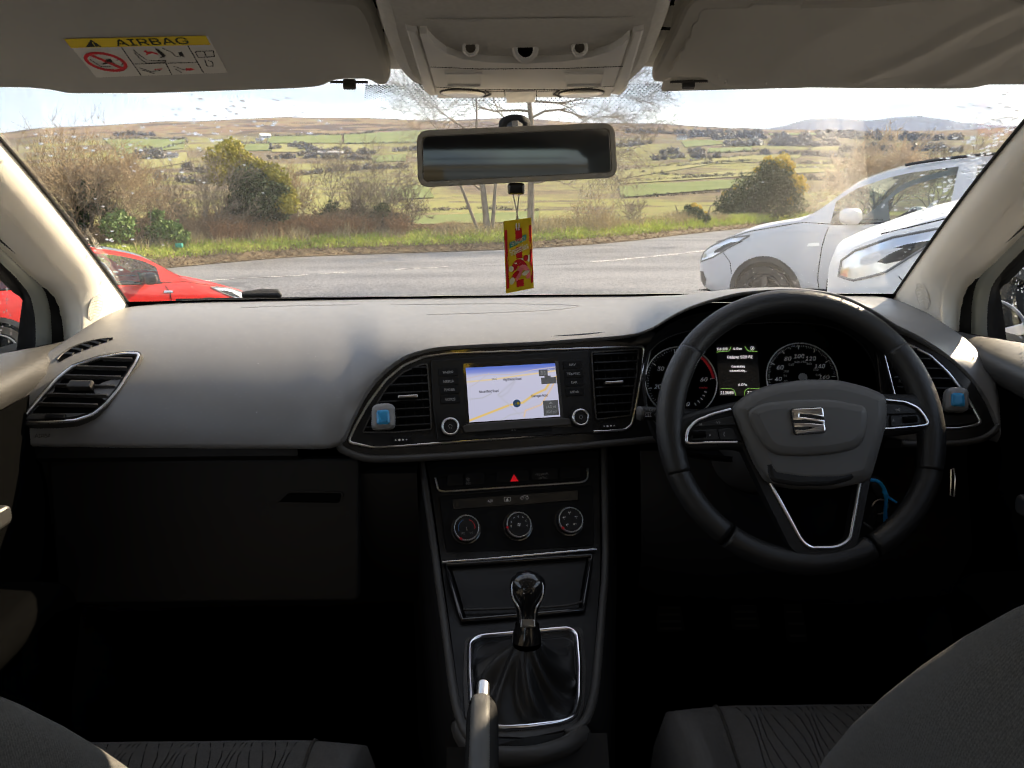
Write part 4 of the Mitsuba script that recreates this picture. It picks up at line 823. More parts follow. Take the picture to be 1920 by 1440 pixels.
put('cable_tie', join([tube(tie, .0016, 6, flat=1.6), tube(A([PY(a, b, 1.0) for a, b in ((1655, 922), (1668, 934), (1681, 942))]), .0017, 6), box(Frame(PY(1660, 928, .998), [1, 0, 0], n=[0, -1, 0]), .005, .006, .004), tube(A([PY(a, b, .998) for a, b in ((1662, 938), (1660, 960), (1662, 983))]), .0022, 6)]), 'blue_plastic', kk, True, label='bright blue cable tie')
# ------------------------------------------------------------------ centre console
EL = [((790, 862), 1.105), ((797, 900), 1.085), ((806, 960), 1.06), ((816, 1030), 1.03), ((824, 1090), .99), ((834, 1160), .925), ((842, 1220), .875), ((850, 1280), .822), ((862, 1340), .772), ((885, 1385), .735), ((920, 1400), .722)]
ER = [((1131, 838), 1.150), ((1132, 880), 1.130), ((1133, 945), 1.10), ((1134, 1015), 1.07), ((1133, 1075), 1.03), ((1128, 1140), .97), ((1123, 1200), .918), ((1118, 1255), .872), ((1110, 1310), .825), ((1092, 1355), .785), ((1060, 1375), .768)]
nE = 60
el = spline(A([PY(a, b, y) for (a, b), y in EL]), nE); er = spline(A([PY(a, b, y) for (a, b), y in ER]), nE)
cc = thing('centre_console', 'dark centre console with light edge trims between the two front seats', 'centre console')
er0, el0 = er, el
surf = [el * (1 - k) + er * k + A([0, .004, -.006]) for k in np.linspace(.025, .975, 16)]
top_ = grid(surf)
put('top', top_, 'black_plastic', cc, 40)
lowL, lowR = el.copy(), er.copy()
def wall(e, s):
    out = [e + A([0, .004, -.006]), e + A([0, -.001, 0]), e + A([s * .004, -.001, .001]), e + A([s * .010, .003, -.004]), e + A([s * .02, .02, -.03])]
    f = e.copy(); f[:, 2] = np.minimum(f[:, 2] - .05, .30); f[:, 0] += s * .035; f[:, 1] += .10; out.append(f); return grid(out)
put('side_wall', wall(el, -1), 'black_plastic', cc, 50); put('side_wall', wall(er, 1), 'black_plastic', cc, 50)
put('edge_trim', tube(el + [-.001, -.001, .0], .0052, 8), 'mid_plastic', cc, True); put('edge_trim', tube(er + [.001, -.001, 0], .0052, 8), 'mid_plastic', cc, True)
rear = [el[-1], el[-1] + [0, -.05, -.10], el[-1] + [0, -.30, -.14], el[-1] + [0, -.6, -.14]]
re2 = [er[-1], A([er[-1][0], el[-1][1] - .05, el[-1][2] - .10]), A([er[-1][0] - .01, el[-1][1] - .30, el[-1][2] - .14]), A([er[-1][0] - .01, el[-1][1] - .6, el[-1][2] - .14])]
put('rear_deck', grid([A(rear) + [-.045, 0, -.3], A(rear) + [-.045, 0, 0], A(rear), A(rear) * .5 + A(re2) * .5 + [0, 0, .004], A(re2), A(re2) + [.045, 0, 0], A(re2) + [.045, 0, -.3]]), 'black_plastic', cc, 40)
fe = spline(A([PY(a, b, y) for a, b, y in ((862, 1342, .772), (884, 1384, .737), (925, 1400, .722), (985, 1400, .725), (1050, 1386, .742), (1092, 1356, .785))]), 50)
put('front_roll', tube(fe + [0, -.004, -.008], .010, 10), 'mid_plastic', cc, True)
# --- switch bar with the hazard key
sbk = thing('switch_bar', 'black switch bar with a red hazard warning key above the climate controls', 'switch panel')
BFm = frame_on(top_, (958, 900), (1000, 897)); BF = BFm.up(.003)
def pts_on(l): return BF.pts(l)
put('bar', slab(BF, fillet(pts_on([(816, 896), (1100, 878), (1102, 898), (1094, 903), (830, 921), (820, 915)]), .004, 4), .004, .001, -.004), 'soft_black', sbk)
bl = fillet(pts_on([(816, 896), (822, 919), (832, 922), (1092, 904), (1102, 898), (1102, 878)]), .006, 5, False)
put('chrome_line', tube(BF.w(np.c_[bl, np.full(len(bl), .0004)]), .0017, 8), 'satin_silver', sbk, True)
for a, b in (((838, 868), 1), ((872, 908), 2), ((930, 992), 3), ((996, 1046), 4), ((1050, 1088), 5)):
    x0, x1 = a; y = lambda x: 904 - (x - 830) * .066
    put('key', slab(BF, fillet(pts_on([(x0, y(x0) - 13), (x1, y(x1) - 13), (x1, y(x1) + 9), (x0, y(x0) + 9)]), .001, 3), .0022, .0006), 'black_plastic', sbk)
tri = pts_on([(956, 904), (963, 890), (972, 903)])
put('hazard_triangle', join([band(BF, ccw(tri), shrink(ccw(tri), .0014), .0022, .0027), disc(BF, .0016, .0026, 3, tri.mean(0)), plate(BF, shrink(ccw(tri), .0011), .0024)]), 'red_ink', sbk, False, emitter={'type': 'area', 'radiance': rgb(.30 / 2 ** exposure, .004 / 2 ** exposure, .008 / 2 ** exposure)})
BT = lambda a, b: Frame(BF.w(np.r_[BF.px(a, b), .0024]), BF.w(np.r_[BF.px(a + 30, b - 2), 0]) - BF.w(np.r_[BF.px(a, b), 0]), n=BF.n)
put('lettering', join([text(BT(1016, 890), 'PASSENGER', .0030, depth=.0002, width=.019), text(BT(1017, 897), 'AIR BAG', .0030, depth=.0002, width=.013), text(BT(878, 907), 'OFF', .0030, depth=.0002), text(BT(877, 900), 'A', .0032, depth=.0002), arc(BT(877, 900), .0022, .0026, 0, 360, .0002)]), 'grey_ink', sbk, False)
# --- climate panel
cl = thing('climate_panel', 'climate control panel with three round chrome ringed dials', 'climate control')
KF = frame_on(top_, (970, 985), (1010, 982)).up(.0035)
put('panel', slab(KF, fillet(KF.pts([(824, 930), (1112, 910), (1114, 1022), (838, 1044)]), .003, 4), .005, .001, -.005), 'soft_black', cl)
put('key_row', slab(KF, fillet(KF.pts([(848, 936), (1084, 919), (1084, 938), (850, 956)]), .002, 3), .0015, .0006), 'gloss_black', cl)
KT = lambda a, b, h=.0017: Frame(KF.w(np.r_[KF.px(a, b), h]), KF.w(np.r_[KF.px(a + 30, b - 2.2), h]) - KF.w(np.r_[KF.px(a, b), h]), n=KF.n)
f1_, f2_ = KT(951, 937), KT(983, 934)
put('lettering', join([text(KT(919, 940), 'A/C', .0034, depth=.0002), band(f1_, A([(-.004, -.003), (.004, -.003), (.005, .003), (-.005, .003)]), A([(-.0034, -.0024), (.0034, -.0024), (.0043, .0024), (-.0043, .0024)]), 0, .0003), plate(f1_, A([(-.0025, -.002), (.0025, -.002), (0, .0022)]), .0003),
    arc(f2_, .0018, .0023, 0, 360, .0003, 16, (-.0035, 0)), arc(f2_, .0018, .0023, 0, 360, .0003, 16, (.0035, 0)), strip(f2_, (-.004, .002), (.001, .0035), .0006, .0003), strip(f2_, (.001, .0035), (.005, .002), .0006, .0003)]), 'white_ink', cl, False)
for i, (a, b, mk) in enumerate(((873, 993, 238), (970, 987, 190), (1066, 978, 220))):
    f = KT(a, b, 0); r = .0185
    labs = ['temperature dial with blue and red arcs', 'fan speed dial with numbers 1 to 6', 'air flow direction dial']
    d = put('dial', lathe(f, [(r * 1.04, 0), (r, .010), (r * .97, .0150), (r * .90, .0158), (0, .0158)], 48), 'black_plastic', cl, label=labs[i])
    put('skirt', lathe(f, [(r * 1.16, .0005), (r * 1.14, .003), (r * 1.02, .0035)], 48), 'gloss_black', d)
    put('ring', lathe(f, [(r * .985, .0118), (r * .99, .0150), (r * .93, .0170), (r * .885, .0168), (r * .875, .0150)], 48), 'chrome', d, True)
    t = math.radians(mk); put('pointer', disc(f, .0024, .0174, 4, (r * .93 * math.cos(t), r * .93 * math.sin(t))), 'red_ink', d, False)
    g = f.up(.0160)
    if i == 0:
        put('blue_arc', arc(g, r * .60, r * .65, 110, 200), 'blue_ink', d, False); put('red_arc', arc(g, r * .60, r * .65, -10, 70), 'red_ink', d, False)
        put('lettering', join([text(g, 'AC', .0028, (-.0055, -.0072), .0002), text(g, '16', .0028, (.006, -.0072), .0002), strip(g, (0, -.004), (0, .001), .0008)]), 'grey_ink', d, False)
    elif i == 1:
        put('lettering', join([text(g, s_, .0025, (r * .62 * math.cos(math.radians(q_)), r * .62 * math.sin(math.radians(q_))), .0002) for s_, q_ in zip('0123456', np.linspace(190, -10, 7))]), 'white_ink', d, False)
        put('fan_symbol', join([arc(g, .0003, .0024, q_, q_ + 50) for q_ in (0, 90, 180, 270)]), 'white_ink', d, False)
    else:
        put('symbol', join([join([arc(g.at(r * .5 * math.cos(q_), r * .5 * math.sin(q_)), .0013, .0018, 20, 250), disc(g, .0009, .0001, 8, (r * .5 * math.cos(q_) - .002, r * .5 * math.sin(q_) + .001))]) for q_ in np.radians([90, 162, 234, 306, 18])]), 'white_ink', d, False)
# --- storage tray below the chrome line
tr_ = thing('storage_tray', 'open black storage tray under a chrome line in front of the gear lever', 'tray')
GF1 = frame_on(top_, (970, 1042), (1010, 1039)).up(.002)
ct = [GF1.w(np.r_[GF1.px(a, b), .003]) for a, b in ((829, 1056), (900, 1051), (1000, 1042), (1117, 1031))]
put('chrome_line', tube(ct, .0021, 8), 'chrome', tr_, True)
cor = A([on(top_, [c], .004)[0] for c in ((836, 1063), (1108, 1044), (1092, 1148), (866, 1168))])
mid = lambda k: np.vstack([resample(A([cor[0] * (1 - 0) , cor[1]]), 8), resample(A([cor[1], cor[2]]), 8)[1:], resample(A([cor[2], cor[3]]), 8)[1:], resample(A([cor[3], cor[0]]), 8)[1:-1]])
ro = mid(0); cen = ro.mean(0)
put('rim', tube(ro, .0036, 8, True), 'gloss_black', tr_, True)
ins = cen + (ro - cen) * .93
put('well', grid([ro, ins + [0, .004, -.004], cen + (ro - cen) * .86 + [0, .03, -.03]], True), 'void_black', tr_)
put('base', cap(cen + (ro - cen) * .9 + A([0, .012, -.012]), np.stack([ro[:, 0], ro[:, 2] + ro[:, 1]], 1)), 'soft_black', tr_)
put('inner_edge', join([tube(spline(on(top_, [(868, 1150), (960, 1147), (1062, 1141), (1090, 1134), (1101, 1090), (1104, 1052)], .006), 40), .0016, 6)]), 'mid_plastic', tr_, True)
# --- gear lever
gl_ = thing('gear_lever', 'gloss black gear lever knob on a leather gaiter inside a chrome frame', 'gear lever')
gf0 = [(880, 1212), (896, 1200), (980, 1192), (1064, 1184), (1080, 1194), (1085, 1250), (1084, 1320), (1074, 1352), (1050, 1362), (990, 1371), (935, 1374), (895, 1366), (884, 1340), (880, 1280)]
g3 = on(top_, gf0, .006); g3 = spline(fillet(g3, .012, 4), 120, True)
put('chrome_frame', tube(g3, .0034, 10, True, flat=1.0), 'chrome', gl_, True)
g4 = on(top_, [(872, 1198), (980, 1184), (1092, 1178), (1098, 1250), (1094, 1330), (1078, 1366), (990, 1386), (900, 1382), (872, 1350), (868, 1280)], .002); g4 = spline(fillet(g4, .008, 4), 120, True)
put('plate', grid([g4 + [0, 0, -.004], g4, g3 + [0, 0, -.0015], g3 + [0, 0, -.012]], True), 'mid_plastic', gl_, 40)
KB = PY(988, 1196, .828); KN = PY(989, 1112, .838)
ang = np.arctan2(g3[:, 1] - g3[:, 1].mean(), g3[:, 0] - g3[:, 0].mean())
neck = KB[None] + np.stack([.016 * np.cos(ang), .016 * np.sin(ang), 0 * ang], 1)
rws = []
for k in np.linspace(0, 1, 22):
    base = g3.mean(0) + (g3 - g3.mean(0)) * .97
    f = k ** 1.1
    sq = (np.abs(np.sin(2 * (ang))) ** 2)
    p = base * (1 - f) + neck * f; p = p + Z * (-.006 * math.sin(math.pi * k) ** .8 - .008 * (k > 0))
    fold = (.004 * np.sin(ang * 9 + k * 5) + .004 * np.sin(ang * 4 + 1)) * math.sin(math.pi * k)
    p = p + np.stack([np.cos(ang), np.sin(ang), .6 + 0 * ang], 1) * fold[:, None]; rws.append(p)
put('gaiter', grid(rws, True), 'leather', gl_, True)
kn_ax = unit(KN - KB); KNF = Frame(KB, [1, 0, 0], n=kn_ax)
put('collar', lathe(KNF, [(.017, -.004), (.0165, .004), (.0145, .010), (.0135, .016)], 32), 'gloss_black', gl_, True)
L_ = np.linalg.norm(KN - KB)
def knob_ring(r1, h_, s=1.0): return r1, h_
prof = [(.0118, .012), (.0112, .022), (.0120, .032), (.0150, .042), (.0185, .052), (.0203, .060), (.0203, .066), (.0185, .073), (.0130, .079), (.006, .0815), (0, .082)]
put('knob', lathe(KNF, [(r_, h_ * (L_ + .018) / .075) for r_, h_ in prof], 40), 'gloss_black', gl_, True)
fk = Frame(KN, [1, 0, 0], n=unit(EYE - KN))
kout = lambda s: A([(0, .0195 * s), (.012 * s, .0165 * s), (.0175 * s, .006 * s), (.015 * s, -.007 * s), (.0085 * s, -.020 * s), (.006 * s, -.036 * s), (-.006 * s, -.036 * s), (-.0085 * s, -.020 * s), (-.015 * s, -.007 * s), (-.0175 * s, .006 * s), (-.012 * s, .0165 * s)])
ko = spline(kout(1.0), 70, True)
hz = .0168 - 12 * ((ko ** 2).sum(1))
put('chrome_outline', tube(fk.w(np.c_[ko, hz]), .0011, 8, True), 'chrome', gl_, True)
put('chrome_foot', slab(fk, fillet([(-.0085, -.037), (.0085, -.037), (.0075, -.028), (-.0075, -.028)], .001, 3), .004, .001, .0035), 'satin_silver', gl_)
fg = Frame(fk.o + fk.n * .0205 + fk.v * .006, fk.u, n=fk.n)
put('gear_pattern', join([strip(fg, (x, .003), (x, -.003), .0008) for x in (-.004, 0, .004)] + [strip(fg, (-.0044, 0), (.0044, 0), .0008)] + [text(fg, s_, .0026, c_, .0002, True) for s_, c_ in (('1', (-.004, .0052)), ('3', (0, .0052)), ('5', (.004, .0052)), ('2', (-.004, -.0055)), ('4', (0, -.0055)), ('6', (.004, -.0055)))]), 'white_ink', gl_, False)
# --- handbrake
hb = thing('handbrake', 'handbrake lever with grey grip and silver release button', 'handbrake')
h0, h1 = PY(905, 1322, .585), PY(902, 1500, .49)
hx = unit(h0 - h1); HN = unit(np.cross([1, 0, 0], hx)); HN = HN if HN[2] > 0 else -HN
put('grip', tube(np.linspace(h1, h0, 12), np.r_[np.full(10, .0128), .0125, .0112], 14, nrm=HN), 'soft_black', hb, True)
gp = [h1 * (1 - k) + h0 * k + HN * .0095 - A([.0012, 0, 0]) for k in np.linspace(0, .97, 10)]
put('grip_top', tube(gp, .0080, 12, nrm=HN, flat=.6), 'hub_grey', hb, True)
put('button', tube([h0 + hx * -.004, h0 + hx * .024, h0 + hx * .027], [.0055, .0055, .004], 14), 'satin_silver', hb, True)
# ------------------------------------------------------------------ pedals
for lab, px, w_, h_ in (('wide clutch pedal in the dark footwell, left of the brake', (1254, 1160), .055, .05), ('ribbed brake pedal between clutch and accelerator', (1394, 1155), .055, .05), ('tall narrow accelerator pedal, rightmost of the three', (1487, 1160), .04, .085)):
    f = tilted(px[0], px[1], 1.33, 0, 35); k = thing('pedal', lab, 'pedal')
    put('pad', slab(f, fillet([(-w_ / 2, -h_ / 2), (w_ / 2, -h_ / 2), (w_ * .42, h_ / 2), (-w_ * .42, h_ / 2)], .008, 4), .01, .003), 'rubber', k)
    for j in range(4): put('rib', box(f.at(0, -h_ * .36 + h_ * .24 * j, .01), w_ * .7, .004, .0025, bevel=0), 'mid_plastic', k, False)
    put('arm', tube([f.o + [0, .01, 0], f.o + [0, .10, .12], f.o + [0, .12, .25]], .008, 8), 'soft_black', k, True)
# ------------------------------------------------------------------ front seats
def cushion(x0, x1, yf, zf):
    xs = np.linspace(0, 1, 41); rws = []
    prof = [(yf + .015, zf - .16), (yf + .03, zf - .09), (yf + .022, zf - .035), (yf, zf - .006), (yf - .03, zf), (yf - .12, zf - .008), (yf - .25, zf - .03), (yf - .42, zf - .05), (yf - .50, zf - .05)]
    prof = spline(A(prof), 40)
    for y, z in prof:
        e = np.clip((np.abs(xs - .5) * 2 - .60) / .4, 0, 1); back = np.clip((yf - y) / .1, 0, 1)
        bol = .055 * np.exp(-((np.abs(xs - .5) * 2 - .84) / .11) ** 2) * back * (.35 + .65 * np.clip((yf - y) / .25, 0, 1))
        drop = np.where(np.abs(xs - .5) * 2 > .9, ((np.abs(xs - .5) * 2 - .9) / .1) ** 2 * .16, 0)
        groove = .012 * np.exp(-((np.abs(xs - .5) * 2 - .66) / .02) ** 2) * back
        yy = y - .055 * np.clip(np.abs(xs - .5) * 2 - .55, 0, 1) ** 1.5 * (z > zf - .2)
        rws.append(np.stack([x0 + (x1 - x0) * xs, yy, z + bol - drop - groove], -1))
    return grid(rws), rws
def backrest(cx, hw, seed):
    """upholstered back: horizontal rings from the cushion to the shoulders, leaning back"""
    rws, th_ = [], np.arange(64) * math.pi / 32
    for z, yc, w_, d in ((.50, .50, .95, .10), (.60, .455, 1.0, .105), (.70, .415, 1.02, .11), (.80, .375, 1.02, .108), (.88, .345, 1.0, .10), (.94, .322, .95, .092), (.985, .305, .86, .078), (1.01, .295, .74, .055), (1.02, .29, .55, .03), (1.022, .288, .2, .01)):
        c, s = np.cos(th_), np.sin(th_)
        x = cx + hw * w_ * np.sign(c) * np.abs(c) ** .45; y = yc + d * np.sign(s) * np.abs(s) ** .7
        y = y + np.where(s > 0, .075 * np.clip(np.abs(x - cx) / hw - .62, 0, 1) / .38, 0) * min(1, (1.03 - z) * 4)
        rws.append(np.stack([x, y, np.full_like(x, z)], -1))
    m = sub(grid(rws, True), 1); m.merge_vertices(); return m
def pattern_lines(rws, seed):
    r = np.random.default_rng(seed); g = A(rws); o = []
    for k in range(30):
        c = .20 + .60 * k / 29; pts = []
        for j in range(6, 30, 2):
            u_ = c + .012 * math.sin(j * .55 + k) + .003 * (j - 6) ; i = int(np.clip(u_ * 40, 0, 39)); fr_ = u_ * 40 - i
            if u_ > .80: break
            pts.append(g[j, i] * (1 - fr_) + g[j, min(i + 1, 40)] * fr_ + A([0, 0, .0004]))
        if len(pts) > 3: o.append(tube(pts, [.0009] + [.0006] * (len(pts) - 2) + [.0002], 4))
    return join(o)
for nm, (x0, x1, yf, zf), (cx, hw), sh_ in (('passenger', (-.665, -.155, .86, .575), (-.48, .235), [0, 0, -.01]), ('driver', (.165, .675, .905, .585), (.40, .205), [0, -.04, .05])):
    k = thing('front_seat', f'dark grey fabric front {nm} seat with thin black thread pattern, ' + ('left of' if x0 < 0 else 'right of') + ' the handbrake', 'car seat')
    cm, rws = cushion(x0, x1, yf, zf)
    put('cushion', cm, 'seat_fabric', k, True); put('thread_pattern', pattern_lines(rws, 3), 'black_ink', k, True, kind='stuff', label='thin black wavy threads woven into the cushion')
    gr = A(rws)
    for i in (7, 33): put('piping', tube(gr[4:, i] + [0, 0, .001], .0022, 6), 'seat_trim', k, True)
    bm_ = backrest(cx, hw, 1); bm_.vertices = np.array(bm_.vertices) + sh_; bk = put('backrest', bm_, 'seat_fabric', k, True)
    put('headrest', rbox(.25, .10, .18, .045, c=(cx, .235, 1.13)), 'seat_fabric', k, True)
    for s_ in (-1, 1): put('headrest_rod', tube([[cx + s_ * .06, .27, 1.0], [cx + s_ * .06, .245, 1.1]], .006, 8), 'satin_silver', k)
# ------------------------------------------------------------------ hanging packet air freshener
pk = thing('hanging_air_freshener', 'yellow and red sweet packet shaped air freshener hanging from the mirror on a string', 'air freshener')
HF = Frame(PY(972, 478, .845), [1, .10, 0], [0, .02, 1])
corn = A([(944, 415), (996, 408), (1001, 540), (949, 550)])
hp_ = HF.pts(corn); hp_ = ccw(hp_)
q01 = HF.pts(corn)          # tl, tr, br, bl
def B2(u_, v_): return (q01[0] * (1 - u_) + q01[1] * u_) * v_ + (q01[3] * (1 - u_) + q01[2] * u_) * (1 - v_)
us, vs = np.linspace(0, 1, 9), np.linspace(0, 1, 25)
bul = lambda u_, v_: .0022 * math.sin(math.pi * u_) ** .6 * math.sin(math.pi * v_) ** .35 + .0005 * math.sin(v_ * 17 + u_ * 4)
front = [HF.w(A([[*B2(u_, v_), bul(u_, v_)] for u_ in us])) for v_ in vs]
back_ = [HF.w(A([[*B2(u_, v_), -bul(u_, v_) * .7 - .0006] for u_ in us])) for v_ in vs]
put('packet', join([grid(front), grid(back_)]), 'yellow_ink', pk, True)
def dec(pts, h=.0004):
    """a printed patch that follows the packet's bulge"""
    p = resample(A(pts, float), 36, True); lifted = A([[*B2(a, b), bul(min(max(a, 0), 1), min(max(b, 0), 1)) + h] for a, b in p]); return cap(HF.w(lifted), ccw(lifted[:, :2]) if Polygon(lifted[:, :2]).exterior.is_ccw else lifted[:, :2], not Polygon(lifted[:, :2]).exterior.is_ccw)
put('red_stripe', dec([(.02, .06), (.11, .06), (.11, .88), (.02, .88)]), 'red_ink', pk, False); put('red_stripe', dec([(.90, .08), (.98, .08), (.98, .90), (.90, .90)]), 'red_ink', pk, False)
put('red_panel', join([dec([(.40, .70), (.64, .70), (.64, .88), (.40, .88)]), dec([(.40, .46), (.62, .46), (.62, .62), (.40, .62)])]), 'red_ink', pk, False)
put('red_panel', dec([(.38, .06), (.64, .06), (.64, .16), (.38, .16)]), 'red_ink', pk, False)
put('teal_banner', dec([(.18, .62), (.78, .70), (.80, .78), (.70, .77), (.18, .70)], .0008), 'teal_ink', pk, False)
NF = Frame(HF.w(A([*B2(.49, .70), .0034])), HF.w(A([*B2(.8, .735), 0])) - HF.w(A([*B2(.2, .675), 0])), n=HF.n)
put('banner_lettering', text(NF, 'DRUMSTICK', .0040, depth=.0002, width=.0165), 'cream_ink', pk, False)
NF2 = Frame(HF.w(A([*B2(.5, .59), .0036])), HF.w(A([*B2(.8, .63), 0])) - HF.w(A([*B2(.2, .565), 0])), n=HF.n)
put('name_lettering', text(NF2, 'Squashies', .0062, depth=.0003, width=.0205, bold=True), 'cream_ink', pk, False)
for i, (c_, a_, w_, h_, m_) in enumerate((((.50, .42), .3, .18, .05, 'cream_ink'), ((.35, .37), 1.0, .22, .07, 'red_ink'), ((.60, .37), -.8, .25, .08, 'red_ink'), ((.86, .44), 1.4, .12, .05, 'cream_ink'), ((.74, .45), 1.3, .10, .06, 'red_ink'), ((.52, .29), .9, .22, .07, 'pink_ink'), ((.20, .33), 1.3, .10, .06, 'cream_ink'), ((.36, .24), .7, .16, .06, 'red_ink'), ((.74, .30), -.9, .18, .05, 'pink_ink'), ((.72, .24), .3, .14, .05, 'cream_ink'), ((.84, .20), .8, .14, .06, 'pink_ink'), ((.22, .16), 1.2, .12, .06, 'cream_ink'), ((.46, .21), 1.0, .20, .04, 'pink_ink'))):
    ca, sa = math.cos(a_), math.sin(a_); e_ = [(c_[0] + w_ * ca * math.cos(t) - h_ * 1.5 * sa * math.sin(t), c_[1] + (w_ * sa * math.cos(t) + h_ * 1.5 * ca * math.sin(t)) * .42) for t in np.arange(14) * math.pi / 7]
    e_ = [(min(max(a, .12), .89), min(max(b, .05), .5)) for a, b in e_]
    put('sweet', dec(e_, .0006 + .00008 * i), m_, pk, False)
tp = HF.w(A([*B2(.5, .93), .0012])); mp = MF.w(np.r_[MF.px(968, 362), -.004])
put('string', join([tube([mp + [s_ * .0035, 0, 0], tp * .6 + mp * .4 + [s_ * .0002, 0, 0], tp + [-s_ * .0015, 0, 0], tp + [-s_ * .001, -.001, -.006]], .0007, 6) for s_ in (-1, 1)]), 'cord', pk, True)
# wiper blade lying at the foot of the glass
wb = thing('wiper_blade', 'black wiper blade resting at the foot of the windscreen, near its left end', 'wiper')
wp = [S((px_ - 958) / 700, -.012) + [0, .018, .006] for px_ in (440, 480, 515, 560, 640)]
put('arm', tube([PY(455, 553, 1.50), PY(490, 550, 1.50), PY(520, 551, 1.50), PY(527, 556, 1.5)], [.006, .009, .009, .004], 8), 'soft_black', wb, True)
put('blade', tube(spline(A([PY(330, 563, 1.47), PY(500, 560, 1.52), PY(800, 558, 1.55)]), 20), .003, 6), 'rubber', wb, True)
# ------------------------------------------------------------------ outdoors: asphalt, verge, hillside
def smooth(x): x = np.clip(x, 0, 1); return x * x * (3 - 2 * x)
_e = A([PZ(a, b, 0)[:2] for a, b in ((-900, 548), (-200, 530), (0, 522), (200, 512), (300, 504), (420, 493), (560, 482), (720, 476), (900, 470), (1060, 462), (1180, 452), (1300, 438), (1400, 428), (1500, 420), (1700, 410), (2000, 400))])
_ea, _er = np.degrees(np.arctan2(_e[:, 0], _e[:, 1])), np.hypot(_e[:, 0], _e[:, 1])
def r_edge(az): return PchipInterpolator(np.r_[-100, _ea, 70, 110], np.r_[26, _er, 100, 60])(az)
_rg = A([(-100, 4.2), (-45, 4.0), (-31.2, 4.42), (-29.6, 4.78), (-22.5, 5.44), (-14.4, 5.86), (-9.2, 5.85), (1.6, 5.75), (7.1, 5.45), (12.4, 5.04), (17.5, 4.62), (22.3, 4.36), (31.5, 4.2), (50, 4.2), (110, 3.5)])
_et = A([(90, -1.25), (150, -.75), (250, -.10), (450, 1.05), (800, 2.4), (1300, 3.7), (2000, 4.75), (2800, 5.6)])
def terrain_z(az, r):
    az, r = np.broadcast_arrays(A(az, float), A(r, float)); re = r_edge(az); d = r - re
    near = .38 * smooth(d / 1.3) + .05 * smooth((d - 1) / 3) - .030 * np.maximum(d - 7, 0)
    rid = np.interp(az, _rg[:, 0], _rg[:, 1]); el = np.interp(np.log(r), np.log(_et[:, 0]), _et[:, 1]); el = np.where(el > 0, el * rid / 5.6, el)
    far = 1.2 + r * np.tan(np.radians(el)); far = np.where(r > 2800, 1.2 + 2800 * np.tan(np.radians(rid)) - (r - 2800) * .10, far)
    x, y = r * np.sin(np.radians(az)), r * np.cos(np.radians(az))
    k = smooth((r - 110) / 120); z = np.maximum(near, -3.2) * (1 - k) + far * k
    q = np.stack([x / 260, y / 260, 0 * x], -1); a = np.clip((r - 300) / 1500, 0, 1)
    return z + a * (meshkit.fbm(q, 4, 2) - .5) * np.minimum(r, 2600) * .0075
def ground_pt(x, y):
    return A([x, y, float(terrain_z(math.degrees(math.atan2(x, y)), math.hypot(x, y)))])
def azr(az, r, dz=0.0):
    az, r = np.broadcast_arrays(A(az, float), A(r, float))
    return np.stack([r * np.sin(np.radians(az)), r * np.cos(np.radians(az)), terrain_z(az, r) + dz], -1)
RS = np.r_[np.geomspace(20, 3600, 400)]
def land(px, py):
    """where the ray of a pixel meets the hillside: (azimuth, range)"""
    d = unit(ray(px, py)); az = math.degrees(math.atan2(d[0], d[1])); el = math.degrees(math.asin(d[2]))
    rs = RS[RS > r_edge(az)]; e = np.degrees(np.arctan2(terrain_z(az, rs) - 1.2, rs)); e = np.maximum.accumulate(e)
    return az, float(np.interp(el, e + np.arange(len(e)) * 1e-9, rs))
def rvec(k, seed): return np.random.default_rng(seed).random(k)
mat('asphalt', mikit.proc(lambda p, n, uv: mikit.mix((.065, .066, .071), (.215, .215, .222), dr.clip(mikit.noise(p.x * 38, p.y * 38) * .65 + .85 * mikit.fbm(p.x * .45, p.y * .9, 0, 4) - .28 - .5 * mikit.smoothstep(.055, .0, dr.abs(mikit.fbm(p.x * .35, p.y * .5, 3, 4) - .5)) * mikit.smoothstep(.5, .7, mikit.noise(p.x * .3, p.y * .3)) + .5 * dr.power(mikit.noise(p.x * 70, p.y * 70), 6), 0, 1))), .5, .5, bump=mikit.proc(lambda p, n, uv: mikit.noise(p.x * 60, p.y * 60), 4e-3), scale=.006)
mat('road_paint', mikit.proc(lambda p, n, uv: mikit.mix((.16, .16, .165), (.60, .60, .58), mikit.smoothstep(.30, .62, mikit.fbm(p.x * 9, p.y * 9, 0, 3)))), .6, .3)
mat('mud', mikit.proc(lambda p, n, uv: mikit.mix((.055, .042, .026), (.15, .115, .07), mikit.fbm(p.x * 6, p.y * 6, p.z * 6, 3))), .9, .2)
mat('verge_green', mikit.proc(lambda p, n, uv: mikit.mix((.10, .12, .025), (.22, .20, .06), mikit.fbm(p.x * 2, p.y * 2, p.z * 3, 3))), .9, .1)
def hill_color(p, n, uv):
    a = mikit.fbm(p.x * .012, p.y * .012, 3.0, 4); b = mikit.fbm(p.x * .05, p.y * .05, 9.0, 4); c = mikit.fbm(p.x * .25, p.y * .25, 0, 3)
    low = mikit.mix((.11, .09, .058), (.165, .165, .062), mikit.smoothstep(.38, .62, a)); low = mikit.mix(low, (.075, .058, .048), mikit.smoothstep(.55, .72, b) * .8)
    low = mikit.mix(low, (.19, .15, .075), mikit.smoothstep(.56, .72, c) * .6)
    moor = mikit.mix((.15, .098, .062), (.165, .135, .07), mikit.smoothstep(.35, .65, b)); moor = mikit.mix(moor, (.055, .040, .034), mikit.smoothstep(.50, .62, a) * .8)
    h = p.z + 50 * (a - .5)
    return mikit.mix(low, moor, mikit.smoothstep(135, 175, h))
mat('hill_cover', mikit.proc(hill_color), 1.0, .05)
mat('field_green', mikit.proc(lambda p, n, uv: mikit.mix((.105, .130, .050), (.15, .165, .07), mikit.fbm(p.x * .03, p.y * .03, 0, 4))), 1.0, .05)
